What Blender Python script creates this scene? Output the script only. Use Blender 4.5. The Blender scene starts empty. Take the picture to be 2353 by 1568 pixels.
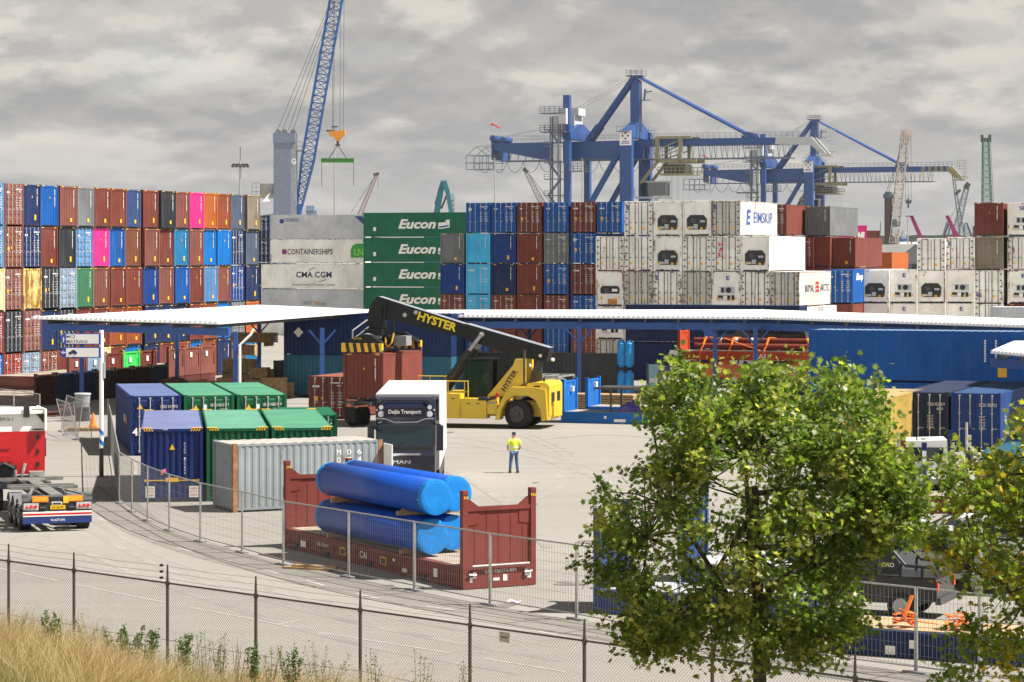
import bpy, bmesh, math, random
import numpy as np
from mathutils import Vector, Matrix

R = math.radians
random.seed(7)
rng = np.random.default_rng(11)
scene = bpy.context.scene
col = scene.collection

# ------------------------------------------------------------------ camera
FPX, CXP, HOR, CAMH = 6000.0, 1176.5, 580.0, 9.8     # photo read at 2353 px width
cam_d = bpy.data.cameras.new('camera')
cam = bpy.data.objects.new('camera', cam_d)
col.objects.link(cam)
cam.location = (0, 0, CAMH)
cam.rotation_euler = (R(90), 0, 0)
cam_d.sensor_width = 36.0
cam_d.lens = FPX / 2353 * 36
cam_d.shift_y = -(784 - HOR) / 2353
cam_d.clip_start = 0.5
cam_d.clip_end = 30000
scene.camera = cam
scene.view_settings.view_transform = 'Standard'
scene.view_settings.look = 'None'
scene.view_settings.exposure = 1.42
scene.view_settings.gamma = 1.0

# ------------------------------------------------------------------ sun and sky
SUN_EL, SUN_AZ = R(54), R(97)          # azimuth clockwise from +Y (north): the sun stands to the east, a little behind
sun_d = bpy.data.lights.new('sun', 'SUN')
sun_d.energy = 4.15
sun_d.angle = R(0.53)
sun_d.color = (1.0, 0.95, 0.87)
sun = bpy.data.objects.new('sun', sun_d)
col.objects.link(sun)
sv = Vector((math.sin(SUN_AZ) * math.cos(SUN_EL), math.cos(SUN_AZ) * math.cos(SUN_EL), math.sin(SUN_EL)))
sun.rotation_euler = sv.to_track_quat('Z', 'Y').to_euler()
sun.location = (60, -30, 80)

world = bpy.data.worlds.new('World')
scene.world = world
world.use_nodes = True
wn, wl = world.node_tree.nodes, world.node_tree.links
wn.clear()
def WN(t, **k):
    n = wn.new(t)
    for a, b in k.items():
        setattr(n, a, b)
    return n
def wmath(op, a, b=None, clamp=False):
    n = WN('ShaderNodeMath', operation=op, use_clamp=clamp)
    for i, v in enumerate((a, b)):
        if v is None: continue
        if isinstance(v, (int, float)): n.inputs[i].default_value = v
        else: wl.new(v, n.inputs[i])
    return n.outputs[0]
w_out = WN('ShaderNodeOutputWorld')
w_bg = WN('ShaderNodeBackground')
w_bg.inputs['Strength'].default_value = 0.08
sky = WN('ShaderNodeTexSky', sky_type='NISHITA', sun_disc=False)
sky.sun_elevation, sky.sun_rotation = SUN_EL, SUN_AZ
sky.air_density, sky.dust_density = 1.0, 2.0
tc = WN('ShaderNodeTexCoord')
sx = WN('ShaderNodeSeparateXYZ')
wl.new(tc.outputs['Generated'], sx.inputs[0])
zc = wmath('ADD', wmath('MAXIMUM', sx.outputs[2], 0.0), 0.035)
# a cloud deck overhead: direction projected on a high plane
cv = WN('ShaderNodeCombineXYZ')
zs = wmath('ADD', wmath('MAXIMUM', sx.outputs[2], 0.0), 0.06)
wl.new(wmath('MULTIPLY', sx.outputs[0], 15.0), cv.inputs[0])
wl.new(wmath('MULTIPLY', wmath('LOGARITHM', zs, math.e), 4.4), cv.inputs[1])
wl.new(wmath('MULTIPLY', sx.outputs[1], 2.0), cv.inputs[2])
def wnoise(scale, detail, rough, off, dist=0.0):
    mp = WN('ShaderNodeMapping')
    mp.inputs['Location'].default_value = off
    wl.new(cv.outputs[0], mp.inputs['Vector'])
    n = WN('ShaderNodeTexNoise')
    n.inputs['Scale'].default_value = scale
    n.inputs['Detail'].default_value = detail
    n.inputs['Roughness'].default_value = rough
    n.inputs['Distortion'].default_value = dist
    wl.new(mp.outputs[0], n.inputs['Vector'])
    return n.outputs['Fac']
n_big = wnoise(0.55, 2.0, 0.4, (3.1, 1.7, 0.0))
n_a = wnoise(1.15, 9.0, 0.55, (8.3, 4.2, 2.0), 0.08)
n_b = wnoise(1.15, 9.0, 0.55, (8.3, 4.2 + 0.16, 2.0), 0.08)      # the same billows sampled higher up: their sunlit tops
n_cov = wnoise(0.55, 4.0, 0.5, (21.0, 2.2, 5.0), 0.2)
edge = WN('ShaderNodeMapRange', interpolation_type='SMOOTHSTEP')     # billows swell out of the deck
edge.inputs['From Min'].default_value, edge.inputs['From Max'].default_value = 0.44, 0.60
edge.inputs['To Min'].default_value, edge.inputs['To Max'].default_value = 0.0, 0.18
wl.new(n_a, edge.inputs['Value'])
tops = wmath('MULTIPLY', wmath('SUBTRACT', n_a, n_b), 1.0)
shade = wmath('ADD', wmath('ADD', wmath('MULTIPLY', n_big, 0.75), edge.outputs[0]), tops)
ramp = WN('ShaderNodeValToRGB')
cr = ramp.color_ramp
cr.interpolation = 'EASE'
cr.elements[0].position, cr.elements[0].color = 0.26, (0.415, 0.412, 0.412, 1)
cr.elements[1].position, cr.elements[1].color = 0.80, (0.80, 0.74, 0.675, 1)
e = cr.elements.new(0.42); e.color = (0.505, 0.493, 0.475, 1)
e = cr.elements.new(0.53); e.color = (0.60, 0.575, 0.54, 1)
e = cr.elements.new(0.65); e.color = (0.72, 0.675, 0.62, 1)
wl.new(shade, ramp.inputs[0])
# the deck pales towards the horizon through the moist air
hz = WN('ShaderNodeMapRange')
hz.inputs['From Min'].default_value, hz.inputs['From Max'].default_value = 0.0, 0.055
hz.inputs['To Min'].default_value, hz.inputs['To Max'].default_value = 0.70, 0.0
wl.new(sx.outputs[2], hz.inputs['Value'])
mixh = WN('ShaderNodeMix', data_type='RGBA')
wl.new(hz.outputs[0], mixh.inputs['Factor'])
wl.new(ramp.outputs[0], mixh.inputs[6])
mixh.inputs[7].default_value = (0.53, 0.53, 0.53, 1)
# clouds are read in picture brightness: bring them to the sky's units
CL = 1 / (2 ** scene.view_settings.exposure) / 0.08
mul = WN('ShaderNodeMix', data_type='RGBA', blend_type='MULTIPLY')
mul.inputs['Factor'].default_value = 1.0
wl.new(mixh.outputs[2], mul.inputs[6])
up = WN('ShaderNodeMapRange')                        # unseen sky above the view dimmed to deepen ambient shade
up.inputs['From Min'].default_value, up.inputs['From Max'].default_value = 0.10, 0.35
up.inputs['To Min'].default_value, up.inputs['To Max'].default_value = CL * 0.97, CL * 0.30
wl.new(sx.outputs[2], up.inputs['Value'])
south = WN('ShaderNodeMapRange')                     # unseen sky behind the camera brightened to fill shaded camera-facing sides
south.inputs['From Min'].default_value, south.inputs['From Max'].default_value = 0.3, -0.55
south.inputs['To Min'].default_value, south.inputs['To Max'].default_value = 1.0, 3.3
wl.new(sx.outputs[1], south.inputs['Value'])
wl.new(wmath('MULTIPLY', up.outputs[0], south.outputs[0]), mul.inputs[7])
cov = WN('ShaderNodeMapRange')
cov.inputs['From Min'].default_value, cov.inputs['From Max'].default_value = 0.30, 0.42
cov.inputs['To Min'].default_value, cov.inputs['To Max'].default_value = 0.78, 1.0
wl.new(n_cov, cov.inputs['Value'])
mixs = WN('ShaderNodeMix', data_type='RGBA')
wl.new(cov.outputs[0], mixs.inputs['Factor'])
wl.new(sky.outputs[0], mixs.inputs[6])
wl.new(mul.outputs[2], mixs.inputs[7])
wl.new(mixs.outputs[2], w_bg.inputs['Color'])
wl.new(w_bg.outputs[0], w_out.inputs[0])

# ------------------------------------------------------------------ helpers
def XP(px, Y): return (px - CXP) * Y / FPX
def ZP(py, Y): return CAMH - (py - HOR) * Y / FPX
def PT(px, py, Y): return Vector((XP(px, Y), Y, ZP(py, Y)))
def GR(px, py):
    Y = FPX * CAMH / (py - HOR)
    return Vector((XP(px, Y), Y, 0.0))

class MB:
    def __init__(s): s.v, s.f, s.m = [], [], []
    def quad(s, a, b, c, d, m=0):
        n = len(s.v); s.v += [tuple(a), tuple(b), tuple(c), tuple(d)]; s.f.append((n, n+1, n+2, n+3)); s.m.append(m); return s
    def poly(s, pts, m=0):
        n = len(s.v); s.v += [tuple(p) for p in pts]; s.f.append(tuple(range(n, n + len(pts)))); s.m.append(m); return s
    def box(s, x0, x1, y0, y1, z0, z1, m=0):
        if x0 > x1: x0, x1 = x1, x0
        if y0 > y1: y0, y1 = y1, y0
        n = len(s.v)
        s.v += [(x0,y0,z0),(x1,y0,z0),(x1,y1,z0),(x0,y1,z0),(x0,y0,z1),(x1,y0,z1),(x1,y1,z1),(x0,y1,z1)]
        for q in ((0,3,2,1),(4,5,6,7),(0,1,5,4),(1,2,6,5),(2,3,7,6),(3,0,4,7)):
            s.f.append(tuple(n+i for i in q)); s.m.append(m)
        return s
    def beam(s, a, b, w, h=None, up=(0,0,1), m=0):
        a, b = Vector(a), Vector(b); d = (b-a).normalized(); u = Vector(up)
        if abs(d.dot(u)) > 0.99: u = Vector((0,1,0))
        sdir = d.cross(u).normalized(); u = sdir.cross(d).normalized()
        h = h or w; sdir *= w/2; u *= h/2; n = len(s.v)
        for p in (a, b):
            s.v += [tuple(p-sdir-u), tuple(p+sdir-u), tuple(p+sdir+u), tuple(p-sdir+u)]
        for q in ((0,1,2,3),(7,6,5,4),(0,4,5,1),(1,5,6,2),(2,6,7,3),(3,7,4,0)):
            s.f.append(tuple(n+i for i in q)); s.m.append(m)
        return s
    def tube(s, pts, r, n=8, caps=True, m=0):
        pts = [Vector(p) for p in pts]; base = len(s.v)
        rr = r if isinstance(r, (list, tuple)) else [r]*len(pts)
        prev = None
        for i, p in enumerate(pts):
            d = (pts[min(i+1, len(pts)-1)] - pts[max(i-1, 0)]).normalized()
            if prev is None:
                u = Vector((0,0,1)) if abs(d.z) < 0.9 else Vector((0,1,0))
            else: u = prev
            a = d.cross(u).normalized(); u = a.cross(d).normalized(); prev = u
            for k in range(n):
                t = 2*math.pi*k/n
                s.v.append(tuple(p + (a*math.cos(t) + u*math.sin(t))*rr[i]))
        for i in range(len(pts)-1):
            for k in range(n):
                s.f.append((base+i*n+k, base+i*n+(k+1)%n, base+(i+1)*n+(k+1)%n, base+(i+1)*n+k)); s.m.append(m)
        if caps:
            s.f.append(tuple(base+k for k in reversed(range(n)))); s.m.append(m)
            s.f.append(tuple(base+(len(pts)-1)*n+k for k in range(n))); s.m.append(m)
        return s
    def prism(s, prof, y0, y1, axis='y', m=0):
        """profile in the plane across AXIS, extruded along it"""
        def p3(a, b, t): return (a, t, b) if axis == 'y' else ((t, a, b) if axis == 'x' else (a, b, t))
        n = len(s.v); k = len(prof)
        s.v += [p3(a, b, y0) for a, b in prof] + [p3(a, b, y1) for a, b in prof]
        s.f.append(tuple(range(n, n+k))); s.m.append(m)
        s.f.append(tuple(reversed(range(n+k, n+2*k)))); s.m.append(m)
        for i in range(k):
            j = (i+1) % k
            s.f.append((n+i, n+k+i, n+k+j, n+j)); s.m.append(m)
        return s
    def corr(s, o, du, L, up, H, nd, pitch, depth, m=0):
        """corrugated sheet: origin o, runs L along du, H along up, ribs step by depth along nd"""
        o, du, up, nd = Vector(o), Vector(du), Vector(up), Vector(nd)
        k = max(1, round(L/pitch)); p = L/k; t = []
        for i in range(k):
            t += [(i*p, 0), (i*p+p*.28, 0), (i*p+p*.44, 1), (i*p+p*.84, 1)]
        t.append((L, 0)); n = len(s.v)
        for a, d in t:
            b = o + du*a + nd*(d*depth)
            s.v += [tuple(b), tuple(b+up*H)]
        for i in range(len(t)-1):
            s.f.append((n+2*i, n+2*i+2, n+2*i+3, n+2*i+1)); s.m.append(m)
        return s
    def lattice(s, a, b, w0, w1, nseg, rc, rb, up=(0,1,0)):
        """four chords with zigzag bracing"""
        a, b = Vector(a), Vector(b); d = (b-a).normalized(); u = Vector(up)
        q = d.cross(u).normalized(); u = q.cross(d).normalized()
        def cpt(i, k):
            t = i/nseg; w = (w0+(w1-w0)*t)/2; p = a.lerp(b, t)
            return p + q*(w*(1,1,-1,-1)[k]) + u*(w*(1,-1,-1,1)[k])
        for k in range(4): s.beam(cpt(0,k), cpt(nseg,k), rc*2)
        for i in range(nseg):
            for k in range(4):
                k2 = (k+1) % 4
                s.beam(cpt(i,k), cpt(i+1,k2), rb*2) if (i+k) % 2 else s.beam(cpt(i,k2), cpt(i+1,k), rb*2)
                s.beam(cpt(i+1,k), cpt(i+1,k2), rb*1.6)
        return s
    def mesh(s, name, mats=(), smooth=False):
        me = bpy.data.meshes.new(name)
        me.from_pydata(s.v, [], s.f)
        for mt in mats: me.materials.append(mt)
        if len(mats) > 1: me.polygons.foreach_set('material_index', s.m)
        if smooth: me.polygons.foreach_set('use_smooth', [True]*len(s.f))
        me.update()
        return me

def pieces(mb, most=12):
    """the far-apart pieces of a builder, each a builder of its own"""
    n = len(mb.v); par = list(range(n))
    def root(i):
        while par[i] != i: par[i] = par[par[i]]; i = par[i]
        return i
    for f in mb.f:
        r0 = root(f[0])
        for i in f[1:]:
            r1 = root(i)
            if r1 != r0: par[r1] = r0
    ids = {}; isl = np.array([ids.setdefault(root(i), len(ids)) for i in range(n)]); k = len(ids)
    if k < 2 or k > 500: return [mb]
    P = np.array(mb.v); lo = np.full((k, 3), np.inf); hi = -lo
    np.minimum.at(lo, isl, P); np.maximum.at(hi, isl, P)
    size = (hi-lo).max(1); gap = np.maximum(0, np.maximum(lo[:, None]-hi[None], lo[None]-hi[:, None]))
    near = np.sqrt((gap**2).sum(2)) <= np.maximum(.018, .47*np.maximum(size[:, None], size[None]))
    lab = -np.ones(k, int); c = 0
    for i in range(k):
        if lab[i] >= 0: continue
        st = [i]; lab[i] = c
        while st:
            j = st.pop()
            for q in np.nonzero(near[j] & (lab < 0))[0]: lab[q] = c; st.append(q)
        c += 1
    if c < 2 or c > most: return [mb]
    out = [MB() for _ in range(c)]; new = np.zeros(n, int)
    for i in range(n):
        o = out[lab[isl[i]]]; new[i] = len(o.v); o.v.append(mb.v[i])
    for f, m_ in zip(mb.f, mb.m):
        o = out[lab[isl[f[0]]]]; o.f.append(tuple(int(new[i]) for i in f)); o.m.append(m_)
    return out
def fix_normals(me):
    bm = bmesh.new(); bm.from_mesh(me); bmesh.ops.recalc_face_normals(bm, faces=bm.faces); bm.to_mesh(me); bm.free()

def put(name, me, parent=None, color=None, loc=None, rz=None):
    o = bpy.data.objects.new(name, me); col.objects.link(o)
    if parent: o.parent = parent
    if color: o.color = color if len(color) == 4 else (*color, 0.25)
    if loc is not None: o.location = loc
    if rz is not None: o.rotation_euler = (0, 0, rz)
    return o
def build(name, mb, mat, parent=None, smooth=False, color=None, fix=True, **k):
    mats = mat if isinstance(mat, (list, tuple)) else (mat,)
    first = None
    for q in (pieces(mb) if parent else [mb]):
        me = q.mesh(name, mats, smooth)
        if fix: fix_normals(me)
        o = put(name, me, parent, color, **k)
        first = first or o
    return first
def tag(o, label=None, cat=None, group=None, kind=None):
    if label: o['label'] = label
    if cat: o['category'] = cat
    if group: o['group'] = group
    if kind: o['kind'] = kind
    return o
def thing(name, label, cat, loc=(0,0,0), rz=0.0, group=None):
    o = bpy.data.objects.new(name, None); col.objects.link(o)
    o.empty_display_size = 0.3
    o.location = loc; o.rotation_euler = (0, 0, rz)
    return tag(o, label, cat, group)
def copy_tree(o, parent=None):
    c = o.copy(); col.objects.link(c); c.parent = parent
    for ch in list(o.children): copy_tree(ch, c)
    return c

_txt = {}
def text_mesh(body, bold=0.0, shear=0.0, spacing=1.0):
    k = (body, bold, shear, spacing)
    if k not in _txt:
        cu = bpy.data.curves.new('lettering', 'FONT')
        cu.body = body; cu.offset = bold; cu.shear = shear; cu.space_character = spacing
        cu.align_x = 'CENTER'; cu.resolution_u = 2; cu.fill_mode = 'FRONT'
        ob = bpy.data.objects.new('lettering', cu); col.objects.link(ob)
        bpy.context.view_layer.update()
        dg = bpy.context.evaluated_depsgraph_get()
        me = bpy.data.meshes.new_from_object(ob.evaluated_get(dg))
        n = len(me.vertices); a = np.empty(n*3, 'f'); me.vertices.foreach_get('co', a); a = a.reshape(-1, 3)
        lo, hi = a[:, :2].min(0), a[:, :2].max(0)
        a[:, :2] = (a[:, :2] - lo)/(hi-lo) - 0.5
        _txt[k] = (a[:, :2].copy(), [tuple(p.vertices) for p in me.polygons], (hi-lo)[0]/(hi-lo)[1])
        bpy.data.objects.remove(ob); bpy.data.curves.remove(cu); bpy.data.meshes.remove(me)
    return _txt[k]
def add_text(mb, body, c, right, up, h, w=None, bold=0.0, shear=0.0, m=0, spacing=1.0):
    """lettering h high (w wide) centred at c in the plane right/up"""
    a, f, asp = text_mesh(body, bold, shear, spacing)
    w = w or h*asp
    c, right, up = Vector(c), Vector(right), Vector(up); n = len(mb.v)
    mb.v += [tuple(c + right*float(p[0]*w) + up*float(p[1]*h)) for p in a]
    mb.f += [tuple(n+i for i in q) for q in f]; mb.m += [m]*len(f)
    return mb

# ------------------------------------------------------------------ materials
def mat_new(name):
    m = bpy.data.materials.new(name); m.use_nodes = True
    return m, m.node_tree.nodes, m.node_tree.links, m.node_tree.nodes['Principled BSDF']
def simple(name, c, rough=0.55, metal=0.0, var=0.12, scale=2.0, spec=0.4, bump=0.0):
    m, N, L, b = mat_new(name)
    b.inputs['Roughness'].default_value = rough; b.inputs['Metallic'].default_value = metal
    b.inputs['Specular IOR Level'].default_value = spec
    t = N.new('ShaderNodeTexCoord'); n = N.new('ShaderNodeTexNoise')
    n.inputs['Scale'].default_value = scale; n.inputs['Detail'].default_value = 6
    L.new(t.outputs['Object'], n.inputs['Vector'])
    mr = N.new('ShaderNodeMapRange'); mr.inputs['From Min'].default_value = .3; mr.inputs['From Max'].default_value = .7
    mr.inputs['To Min'].default_value = 1-var; mr.inputs['To Max'].default_value = 1+var
    L.new(n.outputs['Fac'], mr.inputs['Value'])
    mx = N.new('ShaderNodeMix'); mx.data_type = 'RGBA'; mx.blend_type = 'MULTIPLY'; mx.inputs['Factor'].default_value = 1
    mx.inputs[6].default_value = (*c, 1); L.new(mr.outputs[0], mx.inputs[7]); L.new(mx.outputs[2], b.inputs['Base Color'])
    if bump:
        bp = N.new('ShaderNodeBump'); bp.inputs['Strength'].default_value = bump; bp.inputs['Distance'].default_value = .05
        L.new(n.outputs['Fac'], bp.inputs['Height']); L.new(bp.outputs[0], b.inputs['Normal'])
    return m
def paint_mat(name='container_paint', rough=0.6):
    """paint in the object's own colour; alpha = how rusty and faded it is"""
    m, N, L, b = mat_new(name)
    oi = N.new('ShaderNodeObjectInfo'); tcn = N.new('ShaderNodeTexCoord')
    mp = N.new('ShaderNodeVectorMath'); mp.operation = 'MULTIPLY_ADD'
    L.new(tcn.outputs['Object'], mp.inputs[0]); mp.inputs[1].default_value = (1, 1, 1)
    cx = N.new('ShaderNodeCombineXYZ'); mu = N.new('ShaderNodeMath'); mu.operation = 'MULTIPLY'; mu.inputs[1].default_value = 137.0
    L.new(oi.outputs['Random'], mu.inputs[0])
    for i in range(3): L.new(mu.outputs[0], cx.inputs[i])
    L.new(cx.outputs[0], mp.inputs[2])
    def noise(scale, detail, sc=(1,1,1), rough_=.6):
        q = N.new('ShaderNodeVectorMath'); q.operation = 'MULTIPLY'; q.inputs[1].default_value = sc; L.new(mp.outputs[0], q.inputs[0])
        n = N.new('ShaderNodeTexNoise'); n.inputs['Scale'].default_value = scale; n.inputs['Detail'].default_value = detail; n.inputs['Roughness'].default_value = rough_
        L.new(q.outputs[0], n.inputs['Vector']); return n.outputs['Fac']
    def mrange(v, a, b_, c, d):
        r = N.new('ShaderNodeMapRange'); r.inputs['From Min'].default_value = a; r.inputs['From Max'].default_value = b_
        r.inputs['To Min'].default_value = c; r.inputs['To Max'].default_value = d; L.new(v, r.inputs['Value']); return r.outputs[0]
    def mix(f, a, b_, blend='MIX'):
        x = N.new('ShaderNodeMix'); x.data_type = 'RGBA'; x.blend_type = blend
        for k, v in ((0, f), (6, a), (7, b_)):
            if isinstance(v, (int, float)): x.inputs[k].default_value = v
            elif isinstance(v, tuple): x.inputs[k].default_value = v
            else: L.new(v, x.inputs[k])
        return x.outputs[2]
    fade = mrange(noise(.55, 4), .3, .7, .82, 1.16)
    c1 = mix(1.0, oi.outputs['Color'], fade, 'MULTIPLY')
    dust = mrange(noise(1.1, 6, (1.6, 1.6, .35)), .5, .75, 0, .22)
    dm = N.new('ShaderNodeMath'); dm.operation = 'MULTIPLY'; L.new(dust, dm.inputs[0]); L.new(oi.outputs['Alpha'], dm.inputs[1])
    c2 = mix(dm.outputs[0], c1, (.30, .27, .23, 1))
    # rust: streaks that run down and blotches
    st = noise(1.6, 8, (2.2, 2.2, .22), .7)
    bl = noise(1.0, 9, (1, 1, 1), .72)
    ad = N.new('ShaderNodeMath'); ad.operation = 'ADD'; L.new(st, ad.inputs[0]); L.new(bl, ad.inputs[1])
    lo = mrange(oi.outputs['Alpha'], 0, 1, 1.42, 0.92)
    sb = N.new('ShaderNodeMath'); sb.operation = 'SUBTRACT'; L.new(ad.outputs[0], sb.inputs[0]); L.new(lo, sb.inputs[1])
    rf = mrange(sb.outputs[0], 0.0, .09, 0, .85)
    rc = mix(noise(5, 4), (.10, .035, .014, 1), (.24, .105, .04, 1))
    c3 = mix(rf, c2, rc)
    L.new(c3, b.inputs['Base Color'])
    L.new(mrange(rf, 0, 1, rough, .85), b.inputs['Roughness'])
    b.inputs['Specular IOR Level'].default_value = .22
    return m
PAINT = paint_mat()
M = {
 'white': simple('white_paint', (.78, .77, .74), .5, var=.05),
 'letter_white': simple('white_lettering', (.75, .74, .71), .6, var=.06),
 'letter_dark': simple('dark_lettering', (.02, .03, .07), .6),
 'letter_blue': simple('blue_lettering', (.02, .06, .26), .6),
 'galv': simple('galvanised_steel', (.40, .40, .39), .45, .6, var=.2, scale=6),
 'bar': simple('locking_bar_steel', (.42, .42, .42), .5, .2, var=.2, scale=4),
 'bar_dark': simple('dark_door_hardware', (.085, .08, .075), .6, .2, var=.3, scale=6),
 'yellow': simple('yellow_sticker', (.75, .42, .02), .5, var=.1),
 'red': simple('red_paint', (.50, .012, .012), .35, var=.08),
 'black': simple('black_metal', (.014, .015, .017), .4, var=.3),
 'rubber': simple('tyre_rubber', (.016, .016, .017), .8, var=.3, scale=5),
 'grey': simple('grey_metal', (.22, .225, .235), .5, var=.12),
 'lgrey': simple('light_grey_paint', (.42, .44, .46), .5, var=.08),
 'steel': simple('dark_steel', (.07, .07, .075), .5, .4, var=.25, scale=5),
 'wood': simple('timber', (.34, .22, .11), .8, var=.3, scale=5),
 'orange': simple('orange_webbing', (.85, .20, .02), .7, var=.15),
 'sblue': simple('crane_blue', (.016, .062, .21), .45, var=.10, scale=.3),
 'roof': simple('white_roof_sheet', (.82, .83, .85), .45, var=.03, scale=.3),
 'cblue': simple('canopy_blue', (.022, .085, .30), .45, var=.12),
 'glass': simple('dark_glass', (.012, .022, .03), .06, var=.05, spec=.8),
}
# ------------------------------------------------------------------ containers
C = {
 'red brown': (.140,.034,.025), 'faded brown': (.17,.058,.046), 'dark brown': (.09,.022,.020), 'rusty brown': (.15,.052,.030),
 'orange brown': (.215,.056,.023), 'orange': (.36,.095,.022), 'pink': (.56,.026,.19), 'bright blue': (.005,.135,.42), 'blue': (.005,.075,.29),
 'royal blue': (.007,.040,.19), 'navy blue': (.011,.024,.085), 'medium blue': (.030,.058,.16), 'black': (.020,.024,.032), 'grey': (.14,.15,.16),
 'dark grey': (.075,.08,.085), 'slate blue': (.065,.085,.13), 'light blue': (.07,.18,.36), 'green': (.04,.15,.08), 'cream': (.70,.55,.32),
 'teal blue': (.010,.14,.30), 'cyan': (.055,.42,.72), 'white': (.80,.79,.74), 'grimy white': (.50,.49,.45), 'dark green': (.006,.115,.060),
 'pale grey': (.50,.52,.55), 'grey blue': (.18,.25,.34), 'red': (.22,.036,.028), 'brown': (.17,.045,.032), 'dirty grey': (.30,.29,.26),
 'yellow': (.36,.24,.062), 'rust streaked cream': (.66,.47,.17), 'rust grey': (.20,.165,.13), 'salmon': (.165,.044,.034),
}
W2 = 1.219
_cm = {}
def cmesh(key, fn, mats=None, smooth=False):
    if key not in _cm:
        mb = MB(); fn(mb)
        me = mb.mesh(key[0], mats or (PAINT,), smooth); fix_normals(me); _cm[key] = me
    return _cm[key]
def cparts(key, fn, mats=None):
    if key not in _cm:
        mb = MB(); fn(mb); _cm[key] = []
        for q in pieces(mb):
            me = q.mesh(key[0], mats or (PAINT,)); fix_normals(me); _cm[key].append(me)
    return _cm[key]
def puts(name, meshes, t):
    for me in meshes: put(name, me, t)

def m_roof(L, h):
    return cmesh(('roof', L, h), lambda b: b.corr((-W2+.06, .10, h-.035), (0,1,0), L-.2, (1,0,0), 2*W2-.12, (0,0,1), .42, .02))
def m_body(L, h, roofed=True):
    def fn(b):
        for sx_ in (-1, 1):
            b.corr((sx_*(W2-.03), .10, .16), (0,1,0), L-.20, (0,0,1), h-.24, (sx_,0,0), .278, .022)
        if roofed: b.corr((-W2+.06, .10, h-.035), (0,1,0), L-.2, (1,0,0), 2*W2-.12, (0,0,1), .42, .02)
        b.corr((-1.06, L-.06, .17), (1,0,0), 2.12, (0,0,1), h-.3, (0,1,0), .235, .04)
        b.quad((-W2+.03,.1,.1), (W2-.03,.1,.1), (W2-.03,L-.06,.1), (-W2+.03,L-.06,.1))
    return cmesh(('body', L, h, roofed), fn)
def m_frame(L, h):
    def fn(b):
        for sx_ in (-1, 1):
            b.box(sx_*W2, sx_*(W2-.07), .12, L-.12, h-.10, h-.03)
            b.box(sx_*W2, sx_*(W2-.06), .12, L-.12, .085, .17)
        for y0, y1 in ((.004, .15), (L-.15, L-.004)):
            for s in (-1, 1):
                b.box(s*(W2-.004), s*(W2-.14), y0, y1, .12, h-.12)
            b.box(-W2+.14, W2-.14, y0+.02, y1-.02, h-.13, h-.03)
            b.box(-W2+.14, W2-.14, y0+.02, y1-.02, .095, .17)
        for y0, y1 in ((0, .178), (L-.178, L)):
            for s in (-1, 1):
                for z in (0, h-.118):
                    b.box(s*W2, s*(W2-.162), y0, y1, z, z+.118)
    return cmesh(('frame', L, h), fn)
def m_castings(L, h):
    def fn(b):
        for y0, y1 in ((-.006, .17), (L-.17, L+.006)):
            for s in (-1, 1):
                for z in (-.0, h-.108):
                    b.box(s*(W2+.006), s*(W2-.156), y0, y1, z-.003 if z == 0 else z, z+.116)
    return cmesh(('corner_casting', L, h), fn, (M['steel'],))
def m_endwall(h):
    return cmesh(('end_wall', h), lambda b: b.corr((-1.08, .085, .165), (1,0,0), 2.16, (0,0,1), h-.29, (0,-1,0), .24, .045))
def m_flat(h):
    return cmesh(('end_wall_flat', h), lambda b: b.box(-1.08, 1.08, .05, .09, .165, h-.13))
def m_door(h, s, reefer=False):
    def fn(b):
        x0, x1 = s*.012, s*1.075
        b.box(x0, x1, .035, .085, .175, h-.135)
        if not reefer:
            H = h-.31; n = 5
            for i in range(n):
                z = .175 + H*(i+.5)/n
                b.prism([(.035, z-H*.36/n), (.002, z-H*.24/n), (.002, z+H*.24/n), (.035, z+H*.36/n)], min(s*.10, s*.99), max(s*.10, s*.99), 'x')
        else:
            b.box(s*.06, s*1.03, .022, .036, .23, h-.19)
    return cmesh(('door', h, s, reefer), fn)
def m_bar(h, dark):
    def fn(b):
        r = .024 if not dark else .028
        b.tube([(0, -.02, .14), (0, -.02, h-.10)], r, 6)
        for z in (.20, h*.36, h*.64, h-.17): b.box(-.05, .05, -.03, .02, z, z+.07)
        b.beam((0, -.045, h*.40), (.26, -.045, h*.385), .03)
    return cmesh(('locking_bar', h, dark), fn, (M['bar_dark'] if dark else M['bar'],), )
def m_gasket(h):
    def fn(b):
        b.box(-.018, .018, .018, .04, .18, h-.14)
        for s in (-1, 1):
            b.box(s*1.07, s*1.10, .015, .05, .17, h-.13)
            for i in range(5):
                z = .35 + (h-.75)*i/4
                b.box(s*.94, s*1.13, -.004, .03, z, z+.10)
    return cmesh(('hinge_seal', h), fn, (M['bar_dark'],))
def m_code(h, door, k):
    """rows of tiny serial characters, too small to read"""
    rr = random.Random(k)
    def fn(b):
        if not door:
            x = .72; y = .012
            for i in range(12):
                if i in (4, 11): continue
                z = h-.30-i*.105
                b.box(x-.03, x+.03, y, y+.02, z-.075, z)
            b.box(x-.005, x+.005, y+.004, y+.018, h-.30-12*.105, h-.30)
        else:
            y = -.004
            def row(x0, z, n, w=.05, hh=.075):
                b.box(x0, x0+n*(w+.022), y+.004, y+.018, z-hh*.55, z-hh*.45)
                for i in range(n):
                    if rr.random() < .12: continue
                    b.box(x0+i*(w+.022), x0+i*(w+.022)+w, y, y+.02, z-hh, z)
            row(.20, h-.36, 11); row(.62, h-.52, 4)
            for i in range(5 + k % 2):
                row(.22, h-.95-i*.17, 3, .04, .06); row(.66, h-.95-i*.17, 5, .035, .06)
            row(-.95, h-.55, 3 + k % 3, .09, .12)
    return cparts(('serial_lettering', h, door, k), fn, (M['letter_white'],))
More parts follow.
